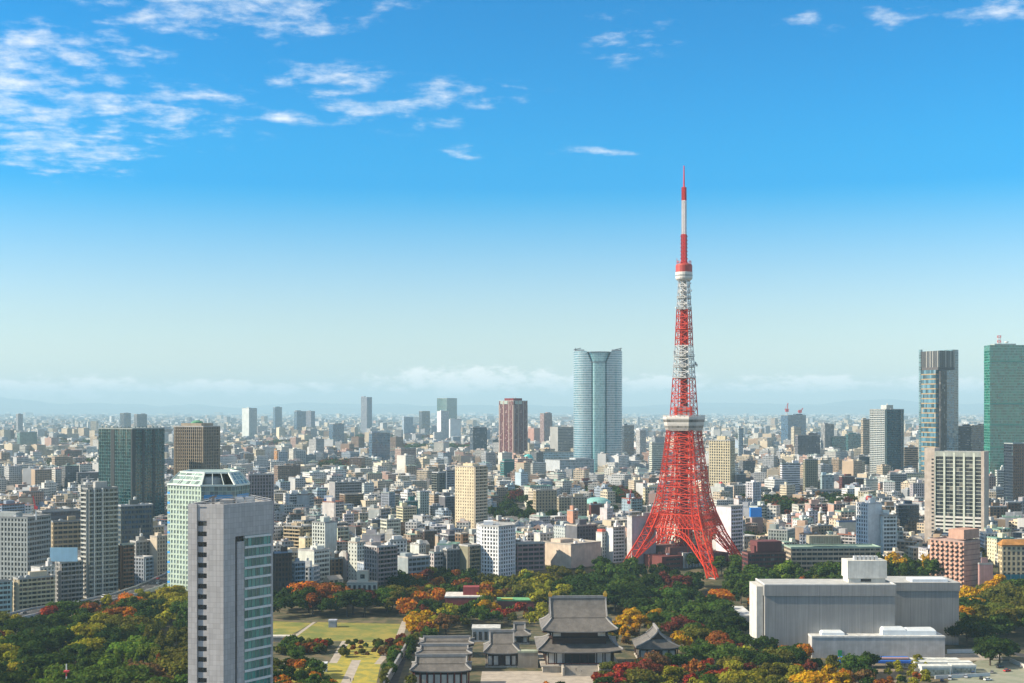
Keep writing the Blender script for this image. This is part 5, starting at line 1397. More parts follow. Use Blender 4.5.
def small_hall(nm, label, px0, px1, eave, ridge, base, L_, wood, nx, gfrac=.62, swap=False, brk=.45, ze_off=0):
    d = gd(base); W_ = (px1 - px0) * d / F; cx = PX((px0 + px1) / 2, d)
    ze, zr = ZY(eave, d - L_ * 0), ZY(ridge, d + L_ / 2)
    r0 = root(nm, label, 'temple', (cx, d + L_ / 2, 0), .02)
    a, b_ = (W_, L_) if not swap else (L_, W_)
    wx, wy = W_ - 4.5, L_ - 4.5
    MB().box(-W_ / 2 + 1, W_ / 2 - 1, -L_ / 2 + 1, L_ / 2 - 1, 0, .9).build('stone_base', STONE, r0)
    MB().box(-wx / 2, wx / 2, -wy / 2, wy / 2, .9, ze).build('hall_wall', DARKW, r0)
    for k in range(nx):
        x = -wx / 2 + wx * (k + .5) / nx; e = wx / nx * .38
        if abs(k - (nx - 1) / 2) > .6 or nx > 5: MB().box(x - e, x + e, -wy / 2 - .12, -wy / 2, 1.4, ze * .78).build('wall_panel', PLAST, r0)
    for k in range(3):
        y = -wy / 2 + wy * (k + .5) / 3; MB().box(-wx / 2 - .12, -wx / 2, y - wy * .12, y + wy * .12, 1.4, ze * .78).build('wall_panel', PLAST, r0)
    columns(r0, wx + 1.6, wy + 1.6, .9, ze, nx, 3, wood)
    curve_roof(r0, a, b_, ze, zr, 0, brk, a * gfrac, swap, .8)
    ALL.append(r0); return r0
small_hall('temple_building', 'front roof of three matching tiled temple halls, nearest the picture\'s lower edge', 409.5, 471, 671.5, 656.5, 690, 20, REDW, 8, .80)
small_hall('temple_building', 'middle one of three parallel tiled temple roofs left of the main hall', 415, 472, 655, 646, 672, 17, REDW, 8, .80)
small_hall('temple_building', 'rear one of three parallel tiled temple roofs beside the sunken lane', 418, 474, 645, 638, 658, 17, REDW, 8, .80)
small_hall('temple_building', 'middle sized tiled temple hall between the three matching roofs and the main hall', 483, 520, 653.5, 632, 668, 24, DARKW, 5, .60, brk=.4)
small_hall('temple_gate', 'small white edged tiled pavilion behind the middle sized temple hall', 508, 531, 636, 624, 645, 14, DARKW, 3, .4)
small_hall('temple_building', 'small tiled temple building with a steep front gable right of main hall', 636, 680, 648.5, 628, 661, 22, DARKW, 5, .85, True, .5)
s0, e, h = simple('corridor', 'low green roofed corridor linking the two temple halls', 518, 538, 652, 668, 5, (.35, .30, .24), (.36, .40, .30))
s0, e, h = simple('annex', 'white flat roofed modern annex behind the middle sized temple hall', 472, 500, 629, 642, 14, (.55, .54, .50), (.56, .56, .53))
for k in range(5): MB().box(-e + e * 2 * (k + .2) / 5, -e + e * 2 * (k + .8) / 5, -.1, 0, 1.2, h - 1.6).build('window', M['glass'], s0, GC['d'])
s0, e, h = simple('community_hall', 'red walled hall with a white flat roof among the trees', 445, 483, 597, 612, 22, (.24, .05, .045), (.66, .64, .60))
MB().box(e - 14, e - 3, 6, 16, h + .5, h + 6).build('rooftop_block', M['wall'], s0, (.28, .05, .05))
s0, e, h = simple('community_hall', 'low red hall with green and yellow roof strip among the trees', 497, 534, 600.5, 610, 12, (.22, .06, .06), (.16, .42, .20))
MB().box(-e + 3, -2, -.3, 4, h + .5, h + 1.3).build('yellow_strip', M['metal'], s0, (.55, .50, .08))
s0, e, h = simple('old_house', 'cream old town house with tall windows standing in the trees below the grey slab', 347, 377, 583, 602, 14, (.58, .53, .42), (.50, .46, .38))
for k in range(6): MB().box(-e + 2 * e * (k + .25) / 6, -e + 2 * e * (k + .75) / 6, -.12, 0, h - 6.4, h - 1.6).build('window', M['glass'], s0, GC['d']); MB().box(-e + 2 * e * (k + .25) / 6, -e + 2 * e * (k + .75) / 6, -.12, 0, h - 11.4, h - 8).build('window', M['glass'], s0, GC['d'])
MB().box(-e + 7, -e + 15, 2, 9, h + .5, h + 8.5).build('turret', M['wall'], s0, (.58, .53, .42)); MB().box(-e + 9.4, -e + 12.6, 1.88, 2, h + 3, h + 6).build('turret_window', M['glass'], s0, GC['d'])
s0, e, h = simple('gabled_house', 'small house with a white gable roof in front of the dark brick office', 291, 305, 595, 603, 10, (.60, .58, .55), (.70, .70, .70))
MB().loft([[(-e - .5, -.5, h + .5), (e + .5, -.5, h + .5), (e + .5, 10.5, h + .5), (-e - .5, 10.5, h + .5)], [(-.2, -.5, h + 4.6), (.2, -.5, h + 4.6), (.2, 10.5, h + 4.6), (-.2, 10.5, h + 4.6)]]).build('gable_roof', M['metal'], s0, (.66, .67, .70))
s0, e, h = simple('white_kiosk', 'white blank panel like hut beside the white gabled house', 304.5, 312, 588, 604, 5, (.62, .67, .74))
s0, e, h = simple('park_pavilion', 'small grey blue pavilion on the lawn edge', 328.5, 336, 621, 627.5, 5, (.34, .37, .44), (.40, .42, .48))
s0, e, h = simple('park_shelter', 'long low pale roofed shelter at the lawn\'s left side near foreground tower', 268, 293, 637, 642, 5, (.38, .34, .28), (.62, .58, .50))
s0, e, h = simple('ticket_booth', 'tiny white booth in the garden before the yellow lawn', 320, 326.5, 664, 672, 4, (.60, .62, .62), (.68, .70, .72))
# tan school, dark red block, pink apartments, cream school
def wide(nm, label, x0, xc, x1, top, base, code, col, seed, roofc=None, **kw):
    cx, cy, wd, l, a, d = fit(x0, xc, x1, base)
    return building(nm, label, cx, cy, wd, l, a, ZY(top, d), code, col, seed=seed, roofc=roofc, lod=True, **kw), cx, cy, wd, l, a, d
q = wide('school_building', 'long tan school block with rows of windows and a green roof behind the concrete hall', 784, 786, 881, 547, 582, 'rr', (.44, .36, .26), 31, (.30, .40, .33), fh=3.6, bay=4.2, mech=(.01, .1))
zz = ZY(547, q[6]) - hz(0, q[6]); MB().box(-19, 6, -3, 6, zz + .6, zz + 6.8, 0, 1).build('roof_house', [M['wall'], M['roof']], q[0], (.36, .32, .24))
mb = MB()
for k in range(12): mb.box(-17 + k * 2.0, -16.6 + k * 2.0, -3.25, -3.0, zz + .8, zz + 6.2)
mb.build('roof_house_ribs', M['wall'], q[0], (.22, .19, .14))
q = wide('office_building', 'dark red stepped office with dense window bands right of lattice tower', 742, 748, 786, 553, 590, 'rr', (.13, .04, .04), 32, (.20, .09, .08), fh=3.4, bay=3.0, mech=(.6, 6))
zz = ZY(553, q[6]) - hz(0, q[6]); MB().box(-8, 12, -6, 8, zz + .5, zz + 8).build('stepped_top', M['wall'], q[0], (.15, .045, .045))
q = wide('apartment_block', 'pink terracotta apartment block with boxed balconies below the hotel slab', 930, 964, 980, 541, 594, 'gx', (.52, .30, .22), 33, (.40, .28, .24), fh=3.4, bay=4.4, mech=(.01, .1))
zz = ZY(541, q[6]) - hz(0, q[6])
Lw, T = side_xy('W', q[3], q[4])
MB().box(-q[3] / 2 + .4, q[3] / 2 - .4, -q[4] / 2 + .4, -q[4] / 2 + q[4] * .46, zz, zz + 7, 0, 1).build('upper_storey', [M['wall'], M['roof']], q[0], (.52, .31, .23))
me = MB(); 
for p_ in ([(.2, .06, 0), (q[3] - .2, .06, 0), (q[3] - .2, .06, .5), (.2, .06, .5)],): me.poly([side_xy('S', q[3], q[4])[1](*p) for p in p_])
me = me.mesh('string_course', [M['wall']])
for k in range(1, 10): link('string_course', me, q[0], (.26, .13, .12), (0, 0, k * 3.9))
bm = MB().box(-1.2, 1.2, -.9, .02, 0, 1.5).mesh('boxed_balcony', [M['wall']])
nb = max(1, round(Lw / 4.4))
for fl in range(1, 12):
    if fl * 3.4 > zz - 3: break
    for k in range(nb):
        o = link('boxed_balcony', bm, q[0], (.58, .36, .27)); pp = T(Lw * (k + .5) / nb, .9, fl * 3.4); o.location = pp; o.rotation_euler = (0, 0, -R(90)); 
wide('apartment_block', 'lower mauve step attached to the pink terracotta block', 978, 979, 993, 563, 595, 'xx', (.40, .24, .22), 34, fh=3.4)
q = wide('school_building', 'cream school with an orange tiled roof at the right edge above the court netting', 998, 1002, 1040, 545, 578, 'gg', (.58, .47, .30), 35, (.40, .20, .07), fh=4.2, bay=3.6, mech=(.01, .1))
zz = ZY(545, q[6]) - hz(0, q[6]); e, l2 = q[3] / 2 + .8, q[4] / 2 + .8
MB().loft([[(-e, -l2, zz), (e, -l2, zz), (e, l2, zz), (-e, l2, zz)], [(-e + 3, -.3, zz + 4), (e - 3, -.3, zz + 4), (e - 3, .3, zz + 4), (-e + 3, .3, zz + 4)]]).build('tiled_roof', M['roof'], q[0], (.42, .20, .06))
# ---------------------------------------------------------------- expressway with its traffic
EX = [(-30, 627), (10, 617.5), (42, 610), (90, 602.5), (125, 594.5), (148, 587), (172, 576), (200, 564)]
pts = []
for px, py in EX:
    d = (HC - 10.5) * F / (py - HY); pts.append(Vector((PX(px, d), d, 10.5)))
ex = root('expressway', 'raised grey expressway curving past the park trees on the left', 'road', (0, 0, 0))
mb, par, pr = MB(), MB(), MB(); Wd = 8.5
nrm = []
for i in range(len(pts)):
    t_ = (pts[min(i + 1, len(pts) - 1)] - pts[max(i - 1, 0)]); t_.z = 0; t_.normalize(); nrm.append(Vector((-t_.y, t_.x, 0)))
for i in range(len(pts) - 1):
    a, b_, na, nb_ = pts[i], pts[i + 1], nrm[i], nrm[i + 1]; up = Vector((0, 0, 1))
    mb.poly([a - na * Wd, b_ - nb_ * Wd, b_ + nb_ * Wd, a + na * Wd]); mb.poly([a + na * Wd - up, b_ + nb_ * Wd - up, b_ - nb_ * Wd - up, a - na * Wd - up])
    for s_ in (-1, 1):
        o0, o1 = s_ * Wd, s_ * (Wd + .4)
        A = [a + na * o0 + up * 1.1, b_ + nb_ * o0 + up * 1.1, b_ + nb_ * o1 + up * 1.1, a + na * o1 + up * 1.1]; par.poly(A if s_ < 0 else A[::-1])
        for oo, dn in ((o0, 0), (o1, -1.6)):
            A = [a + na * oo + up * dn, b_ + nb_ * oo + up * dn, b_ + nb_ * oo + up * 1.1, a + na * oo + up * 1.1]; par.poly(A)
    for f in ((.25, .75) if i < 6 else (.5,)):
        c0 = a.lerp(b_, f); P0 = MB().box(c0.x - 1, c0.x + 1, c0.y - 1, c0.y + 1, hz(0, c0.y) - .5, 9.4).build('pillar', M['concrete'], ex)
mb.build('deck', M['asphalt'], ex); par.build('parapet', plain('pale_parapet', (.46, .46, .45), .8), ex)
st = MB()
for i in range(len(pts) - 1):
    a, b_ = pts[i], pts[i + 1]; na, nb_ = nrm[i], nrm[i + 1]; n = max(1, int((b_ - a).length / 10))
    for k in range(n):
        for off in (-4, 4):
            p = a.lerp(b_, k / n) + na * off; q_ = a.lerp(b_, (k + .5) / n) + nb_ * off; w_ = na * .12
            st.poly([p - w_ + Vector((0, 0, .012)), q_ - w_ + Vector((0, 0, .012)), q_ + w_ + Vector((0, 0, .012)), p + w_ + Vector((0, 0, .012))])
    for off in (0,): par2 = None
st.build('lane_marking', plain('road_paint', (.7, .7, .68), .7), ex)
GLS = plain('car_glass', (.03, .035, .04), .1, 0, 0, .6); TYRE = plain('tyre', (.02, .02, .02), .9)
def car_proto(van=False):
    L, Wc, Hc_ = (4.8, 1.85, 2.0) if van else (4.4, 1.75, 1.45); y = Wc / 2
    def sec(prof): return [[(x, -y * k, z) for x, z, k in prof], [(x, y * k, z) for x, z, k in prof]]
    body = MB(); bp = [(-L / 2, .35, .95), (L / 2, .35, .95), (L / 2, .7, .96), (L / 2 - .15, .85, .96), (L * .2, .95, 1), (-L / 2 + .1, .98, .97), (-L / 2, .8, .96)]
    a, b_ = sec(bp); n = len(a)
    for i in range(n): j = (i + 1) % n; body.poly([a[j], a[i], b_[i], b_[j]])
    body.poly(a); body.poly(b_[::-1])
    cab = MB(); cp = [(-L * .46 if van else -L * .40, .95, .92), (L * .30 if van else L * .22, .95, .92), (L * .2 if van else L * .06, Hc_, .78), (-L * .44 if van else -L * .26, Hc_, .78)]
    a, b_ = sec(cp)
    for i in range(4): j = (i + 1) % 4; cab.poly([a[j], a[i], b_[i], b_[j]], 1 if i == 2 else 0)
    cab.poly(a); cab.poly(b_[::-1])
    wm = MB().beam((0, -.1, 0), (0, .1, 0), .64, 0, 12).mesh('wheel', [TYRE])
    return body.mesh('body', [M['metal']]), cab.mesh('cabin', [GLS, M['metal']]), wm, L, y
CARP = [car_proto(), car_proto(True)]
def car(label, p, rz, col, van=0, group=None, nm=None):
    bm, cm, wm, L, y = CARP[van]
    r0 = root(nm or ('van' if van else 'car'), label, 'van' if van else 'car', p, rz, group)
    link('body', bm, r0, col); link('cabin', cm, r0, col)
    for sx in (-.31, .31):
        for sy in (-1, 1): link('wheel', wm, r0, None, (L * sx, sy * (y - .12), .32))
    return r0
CC = {'white': (.75, .75, .75), 'silver': (.5, .51, .53), 'black': (.02, .02, .022), 'dark blue': (.02, .04, .12), 'red': (.45, .02, .02), 'grey': (.2, .2, .21)}
def on_road(i, f, off): return pts[i].lerp(pts[i + 1], f) + nrm[i].lerp(nrm[i + 1], f) * off + Vector((0, 0, .01)), math.atan2(*(pts[i + 1] - pts[i]).yx)
for i, f, off, cn, van, lab in ((2, .3, -5.6, 'white', 0, 'white car on the expressway beneath the grey balcony tower'), (2, .8, 2, 'silver', 0, 'silver car on the expressway just past the grey balcony tower'),
        (3, .25, -2, 'black', 0, 'black car on the expressway before its bend'), (3, .6, 5.6, 'white', 1, 'white van on the expressway near narrow brown block'), (4, .2, -5.6, 'white', 0, 'white car at the expressway\'s bend'),
        (4, .7, 2, 'dark blue', 0, 'dark blue car rounding the expressway\'s bend'), (5, .3, -2, 'white', 1, 'white van on the expressway nearest the pale green tower'), (1, .5, 2, 'grey', 0, 'grey car on the expressway\'s left stretch by the cream terraces'), (5, .7, 5.5, 'red', 0, 'red car on the expressway beside the pale green tower')):
    p, rz = on_road(i, f, off); car(lab, p, rz, CC[cn], van, 'cars on the expressway')
for px, py, cn, rz, van, lab in ((957, 676, 'dark blue', 1.2, 0, 'dark blue car parked first in the lot by white huts'), (966, 677.5, 'silver', 1.2, 0, 'silver car parked beside the first dark blue one'), (973, 675, 'dark blue', 1.2, 1, 'dark blue van parked mid row in the lot'),
        (981, 679, 'black', 1.2, 0, 'black car parked next to the dark blue van'), (988, 680.5, 'white', .3, 0, 'white car standing crosswise in the lot'), (1000, 668, 'black', .4, 0, 'black car alone deeper in the lot'),
        (1007, 671.5, 'red', .5, 0, 'red car alone deeper in the lot'), (992, 673, 'grey', 1.2, 0, 'grey car parked at the row\'s far end'), (942, 681, 'dark blue', 1.2, 0, 'dark blue car outside the glass fronted hut'), (950, 679.5, 'silver', 1.2, 1, 'silver van in front of the barrier')):
    p = GP(px, py); car(lab, (p.x, p.y, p.z + .02), rz, CC[cn], van, 'cars in the parking lot')
for px, py, lab in ((66.5, 668, 'thin red and white pole rising from the left park trees'), (201.5, 678, 'thin red and white pole in front of the grey foreground tower')):
    d = 560 if px > 100 else 640; z = ZY(py - 4, d); r0 = root('aircraft_warning_pole', lab, 'pole', (PX(px, d), d, 0))
    for k in range(6): MB().beam((0, 0, z * k / 6), (0, 0, z * (k + 1) / 6), .55, 0, 8).build('pole_section', M['metal'], r0, Wh if k % 2 else Rd)
    MB().box(-1.2, 1.2, -1.2, 1.2, z * .78, z * .82).build('lamp_platform', M['metal'], r0, Rd)
# people
def person(label, x, y, z, rz, top, legs, stride=.16):
    me = bpy.data.meshes.new('body')
    V = [(0, 0, .93), (0, 0, 1.18), (0, 0, 1.42), (0, 0, 1.52), (0, .01, 1.66), (-.09, 0, .9), (-.1, stride, .5), (-.1, stride * .6 - .06, .06), (-.1, stride * .6 + .1, .03),
         (.09, 0, .9), (.1, -stride, .5), (.1, -stride * 1.4, .07), (.1, -stride * 1.4 + .14, .03), (-.19, 0, 1.4), (-.25, -.05, 1.12), (-.24, .06, .88), (-.23, .1, .80), (.19, 0, 1.4), (.25, .03, 1.12), (.24, .1, .88), (.23, .14, .8)]
    Ed = [(0, 1), (1, 2), (2, 3), (3, 4), (0, 5), (5, 6), (6, 7), (7, 8), (0, 9), (9, 10), (10, 11), (11, 12), (2, 13), (13, 14), (14, 15), (15, 16), (2, 17), (17, 18), (18, 19), (19, 20)]
    Rr = [.15, .14, .15, .06, .115, .1, .07, .05, .045, .1, .07, .05, .045, .075, .055, .04, .035, .075, .055, .04, .035]
    me.from_pydata(V, Ed, []); o = link('person', me); o.location = (x, y, z); o.rotation_euler = (0, 0, rz)
    sk = o.modifiers.new('skin', 'SKIN')
    for i, r_ in enumerate(Rr): me.skin_vertices[0].data[i].radius = (r_, r_ * (.72 if i < 3 else 1))
    me.skin_vertices[0].data[0].use_root = True
    o.modifiers.new('sub', 'SUBSURF').render_levels = 2
    m, t, b = mat('clothing'); z_ = t.sep(t.new('ShaderNodeTexCoord').outputs['Object'])[2]
    c_ = t.mix(t.m('GREATER_THAN', z_, .92), legs, top); c_ = t.mix(t.m('GREATER_THAN', z_, 1.5), c_, (.42, .25, .17)); c_ = t.mix(t.m('GREATER_THAN', z_, 1.68), c_, (.02, .015, .012))
    t.put(b.inputs['Base Color'], c_); me.materials.append(m)
    return tag(o, label, 'person')
for px, py, rz, tp, lg, lab in ((350.5, 681.5, 3.1, (.03, .03, .04), (.03, .03, .05), 'person in black walking on the garden path, slightly ahead'), (353.2, 681, 3.1, (.3, .3, .33), (.04, .04, .06), 'person in grey top walking beside the one in black')):
    p = GP(px, py); person(lab, p.x, p.y, p.z + .03, rz, tp, lg)
for dx, st_, tp, lab in ((-2.0, 4, (.05, .05, .06), 'person in dark clothes climbing the temple hall stairs'), (.8, 3, (.4, .38, .36), 'person in a pale top climbing the temple hall stairs')):
    person(lab, cx0 + dx if False else PX(579, 712) + dx, 712 + 14 - 27 + st_ * .9 + .4, 3.8 * (st_ + 1) / 10, 0, tp, (.04, .04, .05))
# ---------------------------------------------------------------- trees
def foliage(name, attr):
    m = bpy.data.materials.new(name); m.use_nodes = True; t = NT(m.node_tree); t.n.clear()
    c = t.new('ShaderNodeAttribute', attribute_name='tint').outputs['Color'] if attr else objcol(t)
    ri = t.new('ShaderNodeNewGeometry').outputs['Random Per Island']
    wn = t.new('ShaderNodeTexWhiteNoise', noise_dimensions='1D'); t.put(wn.inputs['W'], t.m('MULTIPLY', ri, 77.0))
    k = t.ss(ri, 0, 1, .82, 1.28)
    h = t.new('ShaderNodeHueSaturation'); t.put(h.inputs['Hue'], t.ss(wn.outputs['Value'], 0, 1, .478, .518)); t.put(h.inputs['Color'], t.mix(1.0, c, t.comb(k, k, k), 'MULTIPLY'))
    d = t.new('ShaderNodeBsdfDiffuse'); tr = t.new('ShaderNodeBsdfTranslucent'); mx = t.new('ShaderNodeMixShader'); mx.inputs[0].default_value = .34
    t.put(d.inputs['Color'], h.outputs[0]); t.put(tr.inputs['Color'], h.outputs[0])
    t.l.new(d.outputs[0], mx.inputs[1]); t.l.new(tr.outputs[0], mx.inputs[2])
    t.l.new(mx.outputs[0], t.new('ShaderNodeOutputMaterial').inputs['Surface'])
    return m
LEAF, LEAFT = foliage('foliage', False), foliage('foliage_mass', True)
BARK = plain('bark', (.10, .075, .055), .95)
def crown_cards(rnd, shape, n, size, lobes):
    """Leaf clumps spread over many small lobes; returns quads as lists of four points."""
    L = []
    for k in range(lobes):
        if shape == 'cone':
            f = (k + .5) / lobes; r = (1 - f) ** .9 * 3.0 + .3; a = rnd.uniform(0, 6.28)
            L.append((Vector((math.cos(a) * r * .55, math.sin(a) * r * .55, 2.2 + f * 11.5)), Vector((r * .75 + .4, r * .75 + .4, 1.4))))
        elif shape == 'column':
            f = (k + .5) / lobes; r = 2.1 * math.sin(min(1, f * 1.25 + .12) * 2.6) ** .6; a = rnd.uniform(0, 6.28)
            L.append((Vector((math.cos(a) * r * .5, math.sin(a) * r * .5, 2 + f * 11)), Vector((r * .8 + .4, r * .8 + .4, 1.6))))
        else:
            R0, zc, hh = {'round': (4.6, 7.6, 4.2), 'broad': (6.0, 7.0, 3.0), 'tall': (3.8, 9.0, 5.4), 'bush': (3.0, 2.3, 1.8)}[shape]
            a = rnd.uniform(0, 6.28); zf = rnd.uniform(-.55, 1); rr = math.sqrt(max(0, 1 - max(0, zf) ** 2)) * R0 * rnd.uniform(.35, .95)
            lr = R0 * rnd.uniform(.26, .44)
            L.append((Vector((math.cos(a) * rr, math.sin(a) * rr, zc + zf * hh * .8)), Vector((lr, lr, lr * rnd.uniform(.6, .85)))))
    out = []; wts = [l[1].x * l[1].y for l in L]
    for _ in range(n):
        c, e = rnd.choices(L, wts)[0]
        nv = Vector((rnd.gauss(0, 1), rnd.gauss(0, 1), rnd.gauss(.35, 1))).normalized(); rf = rnd.uniform(.62, 1.22)
        p = c + Vector((nv.x * e.x, nv.y * e.y, nv.z * e.z)) * rf
        nn = (nv + Vector((rnd.gauss(0, .55), rnd.gauss(0, .55), rnd.gauss(.15, .5)))).normalized()
        u = nn.cross(Vector((rnd.gauss(0, 1), rnd.gauss(0, 1), rnd.gauss(0, 1)))).normalized(); v = nn.cross(u); s = size * rnd.uniform(.6, 1.3)
        out.append([p - u * s - v * s * .6, p + u * s * .7 - v * s * .7, p + u * s + v * s * .6, p - u * s * .6 + v * s * .8])
    return out, L
def tree_proto(seed, shape, n=1700, size=.42, lobes=20):
    rnd = random.Random(seed); cards, L = crown_cards(rnd, shape, n, size, lobes)
    mb = MB()
    for q in cards: mb.poly(q, 0, [(0, 0)] * 4)
    for c, e in L:                     # dense inner twigs so that crowns are not see-through
        rings = []
        for ph in (-.9, -.35, .35, .9): rings.append([c + Vector((math.cos(i * 1.0472) * e.x * .66 * math.cos(ph), math.sin(i * 1.0472) * e.y * .66 * math.cos(ph), e.z * .66 * math.sin(ph))) for i in range(6)])
        mb.loft(rings, 0, True)
    cm = mb.mesh('crown', [LEAF])
    tm = MB(); zt = {'cone': 12, 'column': 11, 'bush': 1.5}.get(shape, 7.2)
    tm.lathe([(.42, -.6), (.32, 1.0), (.24, zt * .6), (.1, zt)], 8)
    for c, e in rnd.sample(L, min(6, len(L))):
        z0_ = max(1.2, min(c.z - 1.2, zt * .8)); tm.beam((0, 0, z0_ * .75), c, .2, 0, 5)
    return cm, tm.mesh('trunk', [BARK]), cards
PROTO = {'round': [tree_proto(1, 'round'), tree_proto(2, 'round'), tree_proto(3, 'round')], 'broad': [tree_proto(4, 'broad', 2000), tree_proto(5, 'broad', 2000)],
         'tall': [tree_proto(6, 'tall'), tree_proto(7, 'tall')], 'cone': [tree_proto(8, 'cone', 1300, .42, 20)], 'column': [tree_proto(9, 'column', 1100, .4, 16)], 'bush': [tree_proto(10, 'bush', 600, .3, 10)]}
TC = {'dark green': (.034, .062, .014), 'green': (.060, .105, .018), 'olive green': (.115, .118, .020), 'bright green': (.12, .185, .024), 'yellow green': (.26, .25, .024),
      'golden yellow': (.46, .27, .012), 'orange': (.42, .16, .016), 'rust brown': (.25, .092, .020), 'red': (.27, .048, .022), 'maroon': (.14, .042, .026), 'brown': (.15, .088, .034)}
AK = dict(d='dark green', g='green', o='olive green', b='bright green', y='yellow green', G='golden yellow', O='orange', r='rust brown', R='red', m='maroon', w='brown')
ANCH = '''52,617R 94,613r 120,611r 134,610O 145,618r 147,600y 161,594y 115,627o 161,623y 27,629d 11,645m 13,650y 30,655d 104,650d 158,647r 126,661b 16,663y 180,658o 80,672g 51,675b 150,678w 60,640d 75,628g
140,636o 180,625g 95,640y 175,640o 5,675d 100,675g 310,580O 336,577r 322,585d 332,592r 293,603d 346,603d 377,601g 422,585O 432,578m 451,582r 448,570y 410,597O 434,615m 426,624G 449,618y 403,580d 360,598m 400,605o 415,605w
426,586O 487,603G 475,603r 509,592w 494,616g 508,617R 530,611w 539,591y 546,608y 470,586d 560,580o 580,585d 600,595d 640,600d 620,585g 650,580d 673,589m 690,592d 673,613g 634,631G 652,627w 687,659r 625,671R 641,671m 655,668w 671,678y 683,646G 694,675R 689,633m 600,690R 560,690r
550,692O 700,640o 702,582d 731,596O 742,588g 711,615g 732,630d 753,632d 803,642g 790,655O 784,670y 755,665m 721,645r 698,657R 715,660g 828,659O 748,676y 847,676O 815,663m 770,680o 835,680G 860,672w 900,690r 966,600G 986,594G 973,611d 984,630o 970,625d 998,653d 1013,592g 1020,617r 1007,609o 1000,600o 915,657y
898,661y 913,563g 772,570b 785,567b 798,568r 808,572g 760,580g 280,655r 295,648g 315,645o 310,655r 325,645R 285,675d 300,680O 320,680g 345,650r 360,648w 375,650w 395,640m 390,660g 400,650r 385,675o 415,660d 420,640m 440,640r 460,625w 480,620g 515,600o 380,588d 520,560d 500,585o'''.split()
ANCH = [(float(a.split(',')[0]), float(a.split(',')[1][:-1]), AK[a[-1]]) for a in ANCH]
def anchor_col(rnd, px, py):
    best = sorted(ANCH, key=lambda a: (a[0] - px) ** 2 + 2.2 * (a[1] - py) ** 2)[:3]
    ws = [1 / (60 + (a[0] - px) ** 2 + 2.2 * (a[1] - py) ** 2) ** 1.3 for a in best]
    cn = rnd.choices(best, ws)[0][2]
    if cn in ('red', 'maroon', 'rust brown', 'brown') and rnd.random() < .5: cn = rnd.choice(['dark green', 'dark green', 'green', 'olive green'])
    if cn == 'orange' and rnd.random() < .3: cn = rnd.choice(['olive green', 'yellow green', 'green'])
    return cn
def inside(poly, x, y):
    r = False; n = len(poly)
    for i in range(n):
        (x0, y0), (x1, y1) = poly[i], poly[(i + 1) % n]
        if (y0 > y) != (y1 > y) and x < (x1 - x0) * (y - y0) / (y1 - y0) + x0: r = not r
    return r
